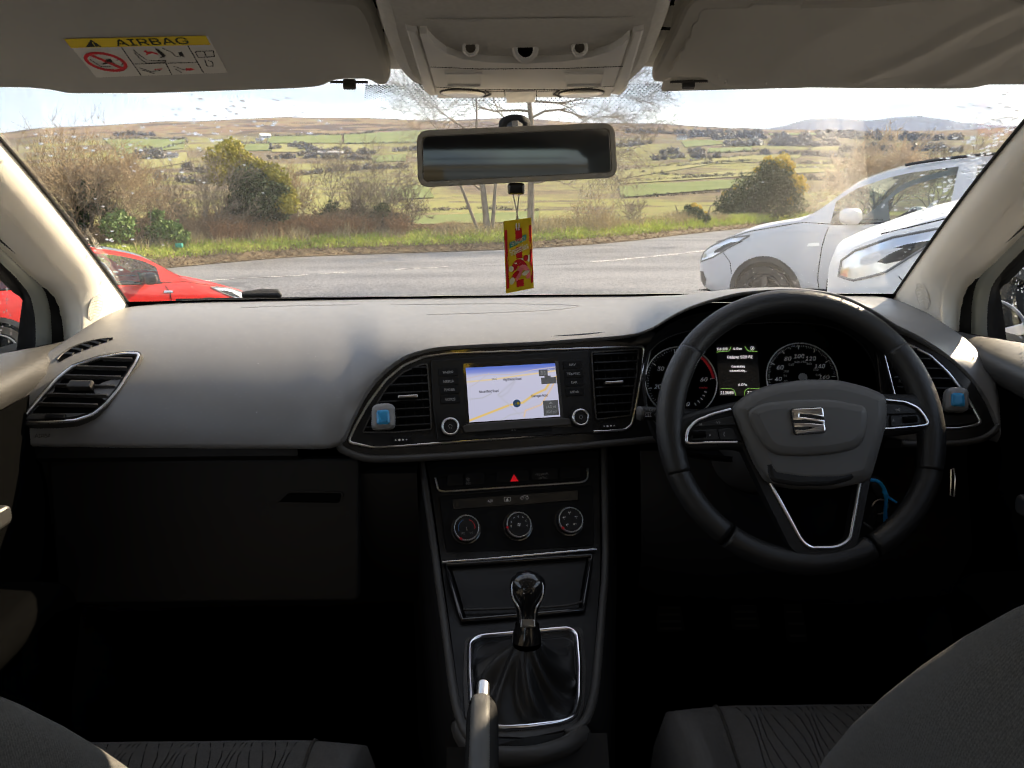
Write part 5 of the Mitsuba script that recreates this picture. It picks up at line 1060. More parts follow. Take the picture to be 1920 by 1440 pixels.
mat('field_pale', mikit.proc(lambda p, n, uv: mikit.mix((.165, .165, .070), (.215, .20, .09), mikit.fbm(p.x * .05, p.y * .05, 0, 4))), 1.0, .05)
mat('field_rust', mikit.proc(lambda p, n, uv: mikit.mix((.17, .13, .075), (.22, .165, .09), mikit.fbm(p.x * .3, p.y * .3, 0, 4))), 1.0, .05)
mat('mountain_heather', mikit.proc(lambda p, n, uv: mikit.mix((.085, .070, .075), (.10, .095, .085), mikit.fbm(p.x * .002, p.y * .002, p.z * .004, 4))), 1.0, .0)
mat('twig_grey', (.25, .215, .165), .8, .2); mat('twig_gold', (.33, .255, .165), .8, .2); mat('twig_dark', (.12, .095, .075), .85, .2); mat('twig_pale', (.55, .47, .36), .8, .2)
mat('bark', mikit.proc(lambda p, n, uv: mikit.mix((.13, .11, .085), (.30, .26, .20), mikit.fbm(p.x * 14, p.y * 14, p.z * 5, 3))), .9, .1)
mat('bramble', (.235, .175, .112), .9, .1); mat('bracken_stalk', (.29, .175, .095), .9, .1); mat('dry_blade', (.37, .31, .18), .9, .1)
def leaf(name, a, b, f=1.6): scene[name] = {'type': 'twosided', 'bsdf': {'type': 'principled', 'base_color': mikit.proc(lambda p, n, uv: mikit.mix(a, b, mikit.noise(p.x * 7 * f, p.y * 7 * f, p.z * 7 * f))), 'roughness': .6, 'specular': .3}}
leaf('leaf_dark', (.030, .050, .016), (.060, .085, .025)); leaf('leaf_bright', (.06, .12, .03), (.16, .24, .06)); leaf('leaf_yellow', (.22, .22, .035), (.40, .34, .05)); leaf('gorse_flower', (.50, .36, .03), (.62, .50, .07))
leaf('blade_green', (.25, .34, .05), (.52, .55, .12), .6); leaf('hedge_leaf', (.045, .045, .024), (.10, .085, .05), .05); leaf('wood_far', (.10, .09, .078), (.165, .145, .115), .03)
# asphalt: one sheet reaching the verge; it dips a little beside the parked cars
az_a = np.linspace(-178, 178, 140)
def asph_z(r): return (-.04 - .56 * smooth((-r * np.sin(np.radians(az_a)) - 1.6) / 2)) * (1 - smooth((r - 10.5) / 3.2))
arr = [0.3, 1, 2, 4, 6, 8, 9, 10, 11, 12, 13, 13.4]
rows = [np.stack([r * np.sin(np.radians(az_a)), r * np.cos(np.radians(az_a)), 0 * az_a + asph_z(r)], -1) for r in arr]
for k in np.linspace(0, 1, 14)[1:]:
    r = 13.6 + (np.where(np.abs(az_a) < 100, r_edge(np.clip(az_a, -100, 100)), 200) + .25 - 13.6) * k; rows.append(np.stack([r * np.sin(np.radians(az_a)), r * np.cos(np.radians(az_a)), 0 * r], -1))
setting('road', grid(rows), 'asphalt', 'wet grey asphalt road and lay-by seen through the windscreen', True)
def paint(pts, w_):
    p = A([PZ(a, b, .005) for a, b in pts]); t = np.gradient(p, axis=0); t /= np.linalg.norm(t, axis=1, keepdims=True); nrm = np.stack([-t[:, 1], t[:, 0], 0 * t[:, 0]], 1) * w_ / 2
    return grid([p + nrm, p - nrm])
for pts, w_ in ((((1108, 491), (1160, 487), (1220, 481), (1280, 475), (1345, 467)), .14), (((740, 505), (790, 502.5), (840, 500)), .09), (((375, 527), (450, 522), (520, 518), (580, 515)), .08), (((600, 513), (650, 510.5)), .07)):
    k = put('white_line', paint(pts, w_), 'road_paint', 'road', True)
# hillside
az_t = np.linspace(-75, 75, 260); rr_t = np.r_[0, .3, .6, .9, 1.3, 2, 3, 4.5, 7, 10, 14, 20, 30]
rows = [azr(az_t, r_edge(az_t) + d) for d in rr_t]
for t in np.linspace(0, 1, 130)[1:]: rows.append(azr(az_t, (r_edge(az_t) + 30) ** (1 - t) * 3600.0 ** t))
rows.append(azr(az_t, 5200) * [1, 1, 0] + [0, 0, -60])
setting('hillside', grid(rows), 'hill_cover', 'broad moorland hillside of rough grass and russet heather across the valley', True)
back = A([[x, y, -.32] for x, y in ((-3000, -3000), (3000, -3000), (3000, 900), (-3000, 900))])
setting('ground', trimesh.Trimesh(back, [[0, 1, 2], [0, 2, 3]], process=False), 'mud', 'dark ground under and behind the car', False)
scene['ground']['to_world'] = mi.ScalarTransform4f().translate([0, 0, -4.0])
az_v = np.linspace(-60, 60, 300)
setting('verge', grid([azr(az_v, r_edge(az_v) + d, .015) for d in (-.05, .1, .25, .45, .65, .85)]), 'mud', 'dark muddy edge between asphalt and grass', True)
put('grass_bed', grid([azr(az_v, r_edge(az_v) + d, .02) for d in (.75, 1.1, 1.6, 2.4, 3.5, 5.0, 7.0)]), 'verge_green', 'verge', True)
# draped fields
def field(tl, tr, br, bl, m, label, n=24, k=8):
    rows = []
    for v in np.linspace(0, 1, k):
        row = []
        for u_ in np.linspace(0, 1, n):
            p = (A(tl) * (1 - u_) + A(tr) * u_) * (1 - v) + (A(bl) * (1 - u_) + A(br) * u_) * v
            a, r = land(*p); row.append(azr(a, r, .25 + r * .0006))
        rows.append(row)
    m_ = grid(rows); key = numbered('field', scene); scene[key] = mikit.ply(m_, m, True); labels[key] = {'label': label, 'kind': 'structure'}
for f in (((195, 262), (348, 261), (345, 279), (225, 291), 'field_green', 'bright green hillside field on the left, above the white cottage'), ((240, 300), (350, 286), (352, 305), (270, 320), 'field_pale', 'olive field around the white cottage on the left'),
    ((505, 257), (640, 253), (640, 269), (500, 269), 'field_green', 'green field right of the pale farm buildings'), ((645, 253), (822, 243), (822, 268), (645, 270), 'field_green', 'green field below the dark heather, left of the mirror'), ((450, 272), (510, 270), (508, 283), (446, 284), 'field_green', 'small green field below the farm buildings'),
    ((505, 272), (700, 272), (700, 286), (510, 286), 'field_pale', 'dull green strip behind grey trees in the left half'), ((695, 293), (760, 290), (762, 303), (700, 305), 'field_green', 'small bright green field left of the mirror'), ((720, 352), (800, 348), (815, 372), (728, 376), 'field_green', 'low green field behind the shrubs left of the mirror'),
    ((770, 408), (1010, 398), (1010, 418), (770, 424), 'field_green', 'nearest green field behind the bare tree'), ((1150, 322), (1330, 299), (1335, 309), (1160, 337), 'field_pale', 'pale field right of the mirror, upper of three'), ((1322, 297), (1512, 287), (1490, 301), (1325, 309), 'field_pale', 'pale field in the middle of the right half'),
    ((1160, 341), (1480, 311), (1485, 326), (1165, 346), 'field_pale', 'long pale field below the hedge in the right half'), ((1160, 350), (1400, 336), (1400, 352), (1165, 372), 'field_green', 'green field above the gorse, right of the mirror'), ((1278, 266), (1332, 263), (1365, 270), (1285, 277), 'field_green', 'small bright green field beside the far wood'),
    ((1330, 279), (1412, 276), (1406, 284), (1326, 288), 'field_green', 'bright green field below the white gabled house'), ((1488, 312), (1590, 309), (1590, 322), (1490, 326), 'field_pale', 'pale field right of the gorse bush'), ((1440, 251), (1560, 249), (1560, 254), (1445, 255), 'field_green', 'thin green strip at the foot of the blue mountain')):
    field(*f)
# mountains beyond
def mountain():
    prof = A([(1360, 243), (1400, 241), (1440, 243.5), (1470, 237), (1500, 229), (1525, 223), (1560, 223), (1600, 226), (1640, 227), (1665, 224), (1700, 221), (1725, 220), (1760, 224), (1800, 231), (1850, 236), (1950, 239), (2150, 242)])
    xs = np.linspace(1300, 2150, 120); ys_ = np.interp(xs, prof[:, 0], prof[:, 1], left=246) + .7 * (meshkit.fbm(np.stack([xs / 14, xs * 0, xs * 0], -1), 4, 3) - .5)
    out = []
    for k in np.linspace(0, 1, 14):
        row = []
        for x, y in zip(xs, ys_):
            d = unit(ray(x, y)); az = math.atan2(d[0], d[1]); el = math.asin(d[2]); r = 7200 + 2300 * k; z = 1.2 + 9500 * math.tan(el) * smooth(k) + (1 - smooth(k)) * 380
            z += 90 * (meshkit.fbm(A([x / 30, k * 3, 0]), 3, 8) - .5) * math.sin(math.pi * k); row.append([r * math.sin(az), r * math.cos(az), z])
        out.append(row)
    out.append([[p[0] * 1.15, p[1] * 1.15, 100] for p in out[-1]])
    return grid(out)
setting('mountains', mountain(), 'mountain_heather', 'distant blue heather mountains above the right half of the windscreen', True)
# ------------------------------------------------------------------ vegetation tools
def prisms(seg, n=3):
    """tapered n-sided sticks from rows (x0 y0 z0 r0 x1 y1 z1 r1)"""
    s = A(seg, float); p0, r0, p1, r1 = s[:, :3], s[:, 3], s[:, 4:7], s[:, 7]; t = p1 - p0; t /= np.linalg.norm(t, axis=1, keepdims=True) + 1e-12
    a = np.cross(t, np.where(np.abs(t[:, 2:]) < .9, [0, 0, 1.0], [1.0, 0, 0])); a /= np.linalg.norm(a, axis=1, keepdims=True) + 1e-12; b = np.cross(t, a)
    g = np.arange(n) * 2 * math.pi / n; ring = np.cos(g)[None, :, None] * a[:, None] + np.sin(g)[None, :, None] * b[:, None]
    v = np.concatenate([p0[:, None] + ring * r0[:, None, None], p1[:, None] + ring * r1[:, None, None]], 1).reshape(-1, 3)
    j = np.arange(n); f = np.concatenate([np.stack([j, (j + 1) % n, (j + 1) % n + n], 1), np.stack([j, (j + 1) % n + n, j + n], 1)])
    return trimesh.Trimesh(v, (f[None] + (np.arange(len(s)) * 2 * n)[:, None, None]).reshape(-1, 3), process=False)
MINR = [.005]
def grow(rng, p, d, length, rad, level, out, wander=.22, kids=(4, 6), ang=.7, lift=.10, shrinkk=.62, steps=5):
    p, d = A(p, float), unit(d); pts = [p.copy()]
    for i in range(steps):
        d = unit(d + rng.normal(0, wander, 3) + A([0, 0, lift])); q = p + d * length / steps
        r0, r1 = rad * (1 - .75 * i / steps), rad * (1 - .75 * (i + 1) / steps)
        out.setdefault(level, []).append([*p, r0, *q, r1]); p = q; pts.append(p.copy())
        if level > 0 and i >= (1 if steps > 3 else 0):
            for c in range(rng.integers(kids[0], kids[1] + 1) // (2 if i < steps - 1 else 1) or 1):
                ax = unit(np.cross(d, rng.normal(0, 1, 3))); a = ang * rng.uniform(.6, 1.3); dd = d * math.cos(a) + ax * math.sin(a)
                grow(rng, p, dd, length * shrinkk * rng.uniform(.7, 1.15), max(r1 * .7, MINR[0]), level - 1, out, wander, kids, ang, lift, shrinkk, max(3, steps - 1))
def leaves(rng, centres, radii, n, size, squash=.8):
    """small two-triangle leaves scattered in the shells of several lumps"""
    c = A(centres, float); R = A(radii, float); w_ = R ** 2 / (R ** 2).sum(); i = rng.choice(len(c), n, p=w_)
    d = rng.normal(0, 1, (n, 3)); d /= np.linalg.norm(d, axis=1, keepdims=True); k = rng.random((n, 1)) ** .35
    p = c[i] + d * R[i][:, None] * k * A([1, 1, squash]) * (1 + .25 * (meshkit.noise(d * 4 + i[:, None], 5)[:, None] - .5) * 2)
    a = rng.normal(0, 1, (n, 3)) + d * .5; a /= np.linalg.norm(a, axis=1, keepdims=True); b = np.cross(a, rng.normal(0, 1, (n, 3))); b /= np.linalg.norm(b, axis=1, keepdims=True)
    s = size * rng.uniform(.6, 1.4, (n, 1)); v = np.stack([p - a * s, p + b * s * .45, p + a * s, p - b * s * .45], 1).reshape(-1, 3); j = np.arange(n)[:, None] * 4
    return trimesh.Trimesh(v, np.vstack([j + [0, 1, 2], j + [0, 2, 3]]), process=False)
def blades(rng, base, hgt, width, lean, n=1):
    base = A(base, float); k = len(base); a = rng.random(k) * 2 * math.pi; w_ = np.stack([np.cos(a), np.sin(a), 0 * a], 1) * np.broadcast_to(width, (k,))[:, None]
    h_ = A(hgt) * rng.uniform(.5, 1.2, k); tip = base + np.stack([rng.normal(0, lean, k) * h_, rng.normal(0, lean, k) * h_, h_], 1)
    v = np.stack([base - w_, base + w_, tip], 1).reshape(-1, 3); return trimesh.Trimesh(v, np.arange(3 * k).reshape(-1, 3), process=False)
def root(px, d):
    """a point on the bank: the column of a pixel, d metres behind the asphalt's edge"""
    q = ray(px, 420); az = math.degrees(math.atan2(q[0], q[1])); r = r_edge(az) + d; return azr(az, r), float(r)
def bare(name, label, cat, px, d, hpx, spread, stems, tm, seed, group=None, lean=(0, 0), level=3, kids=(3, 5), rad=.03, lift=.10, ang=.65, ivy=None, wander=.22, trunk=.0, sh=.62, minr=.0047):
    rng = np.random.default_rng(seed); o, r = root(px, d); H = hpx / FOCAL * r; out = {}; MINR[0] = minr * r / 22
    for s in range(stems):
        a = rng.random() * 6.283; off = A([math.cos(a), math.sin(a), 0]) * spread * rng.random() * .25 * H
        dd = unit(A([lean[0] + math.cos(a) * spread * rng.random(), lean[1] + math.sin(a) * spread * rng.random(), 1.0]))
        grow(rng, o + off - [0, 0, .1], dd, H * rng.uniform(.5, .72), rad * rng.uniform(.7, 1.2), level, out, wander, kids, ang, lift, sh)
    k = thing(name, label, cat, group)
    thick = [x for l in out for x in out[l] if l == level]; thin = [x for l in out for x in out[l] if l < level]
    put('stem', prisms(thick, 6), 'bark', k, True); put('twigs', prisms(thin, 3), tm, k, True)
    return k, o, r, H
# ------------------------------------------------------------------ vegetation on the bank
def shrub_leaves(key, name, m, rng, o, r, px0, lumps, n, size, z0=0.0, squash=.85):
    """lumps given as (pixel dx, pixel height, pixel radius) about the root"""
    f = r / FOCAL; c = [o + A([dx * f, rng.normal(0, .25), h_ * f + z0]) for dx, h_, q in lumps]; R = [q * f for _, _, q in lumps]
    return put(name, leaves(rng, c, R, n, size, squash), m, key, False)
# big golden bare bush at the left
k, o, r, H = bare('bare_bush', 'large golden tipped bare bush at the left, behind the red car', 'bush', 165, 3.0, 158, .75, 15, 'twig_gold', 11, rad=.030, kids=(3, 5), lift=.12)
rg = np.random.default_rng(12)
shrub_leaves(k, 'ivy', 'leaf_dark', rg, o, r, 170, [(15, 90, 22), (-5, 70, 26), (25, 60, 18), (-30, 40, 28), (40, 30, 20)], 3500, .05)
shrub_leaves(k, 'dry_twig_mass', 'bramble', rg, o, r, 170, [(-40, 90, 40), (0, 100, 42), (30, 90, 34), (5, 55, 50), (-50, 55, 40)], 2200, .04)
# low bright evergreen in front of it
k = thing('evergreen_shrub', 'low bright green leafy shrub just above the red car, left of the thin tree', 'shrub'); o, r = root(268, 1.8); rg = np.random.default_rng(13)
shrub_leaves(k, 'foliage', 'leaf_bright', rg, o, r, 268, [(-45, 30, 22), (-15, 35, 26), (15, 22, 22), (42, 28, 22), (50, 14, 18), (-60, 12, 22), (10, 50, 14), (-38, 55, 10)], 5200, .055)
put('stem', prisms([[*(o + [x, 0, -.1]), .02, *(o + [x * 1.6, .1, .9]), .006] for x in (-.5, -.2, .1, .4)], 4), 'bark', k, True)
# thin pale tree
bare('bare_tree', 'slender pale bare tree left of the yellow green gorse', 'tree', 385, 2.6, 135, .42, 5, 'twig_grey', 14, rad=.032, kids=(2, 4), lift=.14)
# yellow-green gorse with a dark green heart
k = thing('gorse_bush', 'yellow green gorse bush with dark green lower half, in the left half', 'bush'); o, r = root(470, 2.4); rg = np.random.default_rng(15)
shrub_leaves(k, 'foliage', 'leaf_dark', rg, o, r, 470, [(28, 70, 36), (5, 95, 34), (45, 50, 28), (55, 80, 22), (-10, 60, 30), (20, 40, 34)], 9000, .05)
shrub_leaves(k, 'yellow_shoots', 'leaf_yellow', rg, o, r, 470, [(-32, 150, 26), (-48, 138, 20), (-15, 135, 24), (-25, 118, 26), (30, 112, 26), (52, 98, 22), (70, 62, 22), (62, 78, 20), (10, 120, 24), (-40, 108, 20)], 9500, .045)
put('stem', prisms([[*(o + [x, 0, -.1]), .03, *(o + [x * 1.8, .1, 1.2]), .01] for x in (-.4, -.1, .2, .5)], 5), 'bark', k, True)
# dim bare shrubs behind and between
for px, d, h_, sp, st, m_, sd, lab in ((330, 5.5, 85, .8, 7, 'twig_dark', 21, 'dim brown bare shrub behind the bright evergreen at the left'), (430, 4.8, 80, .8, 7, 'twig_dark', 22, 'dim brown bare shrub left of the yellow green gorse'), (555, 4.0, 95, .5, 4, 'twig_gold', 23, 'light brown bare shrub right of the yellow green gorse'),
    (628, 3.4, 138, .4, 4, 'twig_grey', 24, 'tall bare shrub with upright pale stems, between gorse and mirror'), (672, 3.2, 100, .5, 4, 'twig_dark', 25, 'darker bare shrub with ivied stems, left of the mirror'), (722, 2.4, 140, .40, 4, 'twig_grey', 26, 'crooked bare shrub with pale forked trunk, just left of the mirror'), (775, 2.6, 85, .7, 3, 'twig_dark', 27, 'small leaning bare shrub below the left end of the mirror')):
    k, o, r, H = bare('bare_shrub', lab, 'shrub', px, d, h_, sp, st, m_, sd, rad=.026, kids=(2, 4), lift=.12)
    if px in (672, 722, 430, 330, 628): shrub_leaves(k, 'ivy', 'leaf_dark', np.random.default_rng(sd + 60), o, r, px, [(0, 45, 17), (-14, 25, 22), (16, 22, 20)], 1500, .045)
    if px in (330, 430, 555): shrub_leaves(k, 'dry_twig_mass', 'bramble', np.random.default_rng(sd + 80), o, r, px, [(-20, 40, 26), (15, 45, 28), (40, 28, 26), (-40, 25, 24)], 1200, .035)
# the big bare tree behind the mirror
k = thing('bare_tree', 'big spreading bare tree with two pale trunks, behind the mirror', 'tree'); rng = np.random.default_rng(31); out = {}
MINR[0] = .0055; o1_, r1_ = root(995, 2.2); o2_, r2_ = root(915, 2.0); f = r1_ / FOCAL
trunk = [[*(o1_ - [0, 0, .2]), .12, *(o1_ + [.02, 0, 1.6]), .10], [*(o1_ + [.02, 0, 1.6]), .10, *(o1_ + [.05, .1, 3.2]), .08], [*(o1_ + [.05, .1, 3.2]), .08, *(o1_ + [-.1, .1, 4.6]), .055],
         [*(o2_ - [0, 0, .2]), .11, *(o2_ + [-.12, 0, 1.2]), .085], [*(o2_ + [-.12, 0, 1.2]), .085, *(o2_ + [-.3, .1, 2.6]), .06], [*(o2_ + [.1, 0, -.2]), .07, *(o2_ + [.25, .1, 1.5]), .05], [*(o2_ + [.25, .1, 1.5]), .05, *(o2_ + [.2, .1, 3.0]), .04],
         [*(o2_ + [-.2, 0, -.2]), .06, *(o2_ + [-.75, .1, 1.3]), .045], [*(o2_ + [-.75, .1, 1.3]), .045, *(o2_ + [-1.2, .1, 2.3]), .03]]
put('trunk', prisms(trunk, 9), 'bark', k, True)
for (px_, h_), dx, dz, L_, lv in (((995, 3.0), -1.2, .55, 1.9, 3), ((995, 3.4), 1.3, .45, 2.3, 3), ((995, 4.2), .5, .9, 1.7, 3), ((995, 4.3), -.6, .9, 1.7, 3), ((995, 2.4), 1.5, .05, 2.3, 3), ((995, 2.0), 1.3, -.28, 2.4, 3), ((995, 2.8), 1.5, .22, 2.6, 3), ((915, 2.3), -1.4, .5, 2.0, 3), ((915, 2.6), -1.0, .9, 2.0, 3), ((915, 1.9), -1.5, .1, 1.9, 3), ((915, 2.7), -.3, 1.0, 1.9, 3), ((915, 1.3), -1.0, .7, 1.5, 2), ((995, 1.5), 1.0, .1, 1.6, 2), ((995, 3.6), -1.4, .2, 2.0, 3), ((995, 3.9), 1.4, .15, 2.3, 3)):
    b_ = (o1_ if px_ == 995 else o2_ + [-.25, 0, 0]) + A([.02, .05, h_]); grow(rng, b_, [dx, rng.normal(0, .5), dz], L_, .036, lv, out, .20, (3, 5), .6, -.02 if dz < .5 else .05, .60)
put('branches', prisms([x for l in (2, 3) for x in out.get(l, [])], 4), 'twig_grey', k, True); put('twigs', prisms([x for l in (0, 1) for x in out.get(l, [])], 3), 'twig_grey', k, True)
# gorse bushes on the right
def gorse(px, d, lab, lumps, flow, n, nf, seed, sz=.07):
    k = thing('gorse_bush', lab, 'bush'); o, r = root(px, d); rg = np.random.default_rng(seed); sz = sz * r / 45
    shrub_leaves(k, 'foliage', 'leaf_dark', rg, o, r, px, lumps, n, sz); shrub_leaves(k, 'flowers', 'gorse_flower', rg, o, r, px, flow, nf, sz * .75)
    f = r / FOCAL; put('stem', prisms([[*(o + [x * f, 0, -.1]), .05, *(o + [x * f * 1.5, .1, 30 * f]), .02] for x in (-20, 0, 22)], 5), 'bark', k, True); return k
gorse(1425, 3.0, 'big dark gorse bush with yellow flowers on its right shoulder', [(-50, 25, 32), (-15, 45, 40), (20, 62, 36), (30, 80, 24), (-62, 10, 24), (10, 22, 40), (45, 45, 28), (50, 20, 26), (5, 85, 18)], [(30, 95, 16), (10, 98, 9), (42, 88, 12), (58, 62, 14), (70, 50, 12), (50, 74, 10), (52, 30, 12), (-10, 82, 7), (-62, 42, 7), (-45, 52, 6)], 15000, 3300, 41)
gorse(1298, 2.4, 'small gorse bush low beside the big dark gorse', [(-18, 6, 16), (2, 14, 16), (20, 6, 14), (-4, 24, 10)], [(10, 24, 8), (22, 14, 8), (2, 30, 6)], 3200, 800, 42, .06)
k, o, r, H = bare('bare_bush', 'pale sunlit bare bush with glinting twigs, behind the white car', 'bush', 1640, 3.0, 112, .85, 13, 'twig_pale', 43, rad=.095, kids=(3, 4), lift=.08, wander=.28, minr=.0085)
bare('bare_bush', 'smaller brown bare bush right of the pale sunlit one, behind the white cars', 'bush', 1745, 4.5, 95, .8, 6, 'twig_grey', 44, rad=.07, kids=(3, 4))
bare('bare_shrub', 'thin brown bare shrub on the bank under the right end of the mirror', 'shrub', 1120, 2.6, 60, .8, 6, 'twig_gold', 45, level=2, rad=.02)
bare('bare_shrub', 'low twiggy brown shrub between the bare tree and small gorse', 'shrub', 1185, 3.2, 45, .9, 7, 'twig_grey', 46, level=2, rad=.02)
# brambles, bracken and grass along the bank
def band_pts(n, x0, x1, d0, d1, seed, dens=None):
    rg = np.random.default_rng(seed); px = rg.uniform(x0, x1, n); d = rg.uniform(d0, d1, n)
    if dens is not None: m = rg.random(n) < dens(px, d); px, d = px[m], d[m]
    q = A([ray(a, 420) for a in px]); az = np.degrees(np.arctan2(q[:, 0], q[:, 1])); r = r_edge(az) + d; return azr(az, r), r, px, rg
p, r, px, rg = band_pts(14000, -150, 860, 1.7, 5.5, 51)
hh = .8 * np.clip((.55 + .45 * meshkit.noise(np.c_[px / 45, 0 * px, 0 * px], 2)) * np.where(px > 760, .45, 1) * np.where(px < 330, .8, 1.0), .1, 2) * np.clip((p[:, 2] * 0 + 1), 0, 1)
def tangle(p, hh, rg, rad):
    a = rg.random(len(p)) * 6.283; b = rg.random(len(p)) * .8; m1 = p + np.stack([np.cos(a) * .22 * hh, np.sin(a) * .22 * hh, hh * rg.uniform(.5, .9, len(p))], 1); m2 = m1 + np.stack([np.cos(a + b) * .35 * hh, np.sin(a + b) * .35 * hh, hh * rg.uniform(-.25, .35, len(p))], 1)
    w = np.full((len(p), 1), rad); return prisms(np.vstack([np.hstack([p, w, m1, w * .7]), np.hstack([m1, w * .7, m2, w * .3])]), 3)
def stuff(name, mesh, m, label, cat): scene[name] = mikit.ply(mesh, m, False); labels[name] = {'label': label, 'category': cat, 'kind': 'stuff'}
stuff('bramble_scrub', tangle(p, hh, rg, .008), 'bramble', 'brown bramble thicket along the bank in the left half', 'bramble')
p, r, px, rg = band_pts(5000, 400, 760, 1.3, 3.4, 52, lambda x, d: (meshkit.noise(np.c_[x / 40, d, 0 * x], 4) > .45) * 1.0)
stuff('bracken', tangle(p, .55 + 0 * r, rg, .007), 'bracken_stalk', 'rusty dead bracken between brambles and grass', 'bracken')
p, r, px, rg = band_pts(26000, 250, 1560, 1.0, 4.2, 53, lambda x, d: .35 + .65 * (meshkit.noise(np.c_[x / 35, d, 0 * x], 6) > .42))
stuff('dry_grass', blades(rg, p, (.18 + .30 * meshkit.noise(np.c_[px / 60, 0 * px, 0 * px], 9)) * np.where(px < 780, 1.25, np.where((px > 1000) & (px < 1150), 1.5, .9)) * r / 28, .010 * r / 20, .35), 'dry_blade', 'straw coloured dry grass tussocks on the bank', 'grass')
p, r, px, rg = band_pts(60000, 60, 1620, .55, 3.6, 54, lambda x, d: np.clip(1.25 - d / 4.5, 0, 1))
stuff('verge_grass', blades(rg, p, (.09 + .10 * meshkit.noise(np.c_[px / 25, 0 * px, 0 * px], 12)) * r / 24, .010 * r / 20, .45), 'blade_green', 'short bright green grass on the roadside verge', 'grass')
p, r, px, rg = band_pts(9000, -150, 1620, .0, .8, 55)
stuff('edge_debris', blades(rg, p, .05 + 0 * r, .03 * r / 20, .9), 'bramble', 'dead leaves and stalks in the mud along the asphalt', 'leaf litter')
lp = root(332, .9)[0]; solo('litter', rbox(.16, .10, .10, .03, c=lp + [0, 0, .12], sub=2), 'teal_ink', 'small turquoise piece of litter in the verge grass, above the red car', 'litter')
# ------------------------------------------------------------------ far hedges, woods, houses
def blobs(lines, n, h_px, seed, size, m, name, label, cat):
    rg = np.random.default_rng(seed); cs, Rs = [], []
    for l, hp_ in lines:
        l = A(l, float); L_ = np.linalg.norm(np.diff(l, axis=0), axis=1).sum(); q = resample(l, max(3, int(L_ / (hp_ * .8))))
        for a, b in q:
            if rg.random() < .12: continue
            az, r = land(a + rg.normal(0, 1), b + rg.normal(0, .5)); R = hp_ * r / FOCAL * rg.uniform(.45, .95); cs.append(azr(az, r, R * .55)); Rs.append(R)
    Rs = A(Rs); rg2 = np.random.default_rng(seed + 1); per = n // len(cs); d = rg2.normal(0, 1, (len(cs), per, 3)); d /= np.linalg.norm(d, axis=2, keepdims=True)
    c = A(cs)[:, None] + d * Rs[:, None, None] * rg2.random((len(cs), per, 1)) ** .4; s = (Rs[:, None, None] * size * rg2.uniform(.6, 1.5, (len(cs), per, 1)))
    u_ = rg2.normal(0, 1, d.shape); u_ /= np.linalg.norm(u_, axis=2, keepdims=True); w_ = np.cross(u_, d); w_ /= np.linalg.norm(w_, axis=2, keepdims=True) + 1e-9
    v = np.stack([c - u_ * s, c + w_ * s, c + u_ * s], 2).reshape(-1, 3); stuff(name, trimesh.Trimesh(v, np.arange(len(v)).reshape(-1, 3), process=False), m, label, cat)
hl = [([(1160, 343), (1240, 338), (1300, 335), (1375, 331)], 4), ([(1270, 336), (1400, 327), (1480, 325)], 5), ([(1270, 313), (1340, 307), (1410, 303), (1490, 301)], 5), ([(1325, 309), (1332, 303)], 7), ([(1200, 324), (1265, 329), (1330, 333)], 5), ([(1328, 288), (1380, 286), (1440, 284)], 4), ([(1160, 322), (1250, 312), (1330, 298)], 4), ([(1340, 298), (1420, 292), (1510, 287)], 4), ([(1165, 372), (1280, 366), (1390, 357)], 5),
      ([(195, 262), (260, 261), (348, 262)], 4), ([(295, 281), (325, 275), (348, 269)], 4), ([(505, 257), (580, 255), (640, 254), (700, 250)], 4), ([(640, 270), (720, 269), (822, 268)], 3), ([(446, 270), (505, 270)], 4), ([(672, 253), (700, 247), (740, 243)], 3), ([(770, 398), (900, 392), (1010, 396)], 6), ([(760, 350), (830, 345)], 5), ([(1500, 308), (1600, 306), (1700, 310)], 6), ([(1410, 318), (1520, 316), (1620, 322)], 5)]
blobs(hl, 26000, 4, 61, .30, 'hedge_leaf', 'far_hedges', 'dark hedges dividing the far fields', 'hedge')
wl = [([(258, 296), (275, 287), (300, 292)], 13), ([(250, 300), (305, 298)], 10), ([(510, 282), (545, 276), (590, 284)], 12), ([(560, 292), (640, 288), (700, 290)], 10), ([(505, 298), (600, 296), (690, 300)], 9), ([(215, 254), (250, 252), (290, 255)], 6), ([(1245, 292), (1290, 286), (1330, 290)], 12), ([(1225, 300), (1300, 296), (1345, 298)], 9), ([(1285, 262), (1310, 255), (1340, 258)], 11), ([(1345, 262), (1400, 258), (1460, 262), (1510, 268)], 11), ([(1360, 275), (1440, 272), (1520, 275), (1570, 272)], 10), ([(1500, 262), (1560, 258), (1640, 262), (1720, 264), (1800, 262)], 11), ([(1580, 285), (1680, 282), (1800, 285)], 11), ([(1430, 290), (1520, 292), (1600, 296)], 8), ([(1180, 250), (1240, 250), (1280, 252)], 8), ([(1300, 249), (1420, 250)], 6), ([(350, 320), (430, 330), (500, 326)], 12), ([(300, 340), (380, 345), (450, 340)], 14), ([(560, 330), (640, 320), (760, 315)], 9), ([(740, 285), (800, 282), (860, 284)], 9), ([(1100, 280), (1160, 276), (1220, 270)], 9), ([(1480, 335), (1560, 340), (1640, 345)], 8)]
blobs(wl, 42000, 8, 63, .26, 'wood_far', 'far_woods', 'grey brown bare woods and thickets across the valley', 'wood')
mat('house_white', (.80, .80, .77), .8, .2); mat('house_grey', (.45, .45, .45), .8, .2); mat('slate', (.10, .10, .11), .7, .3)
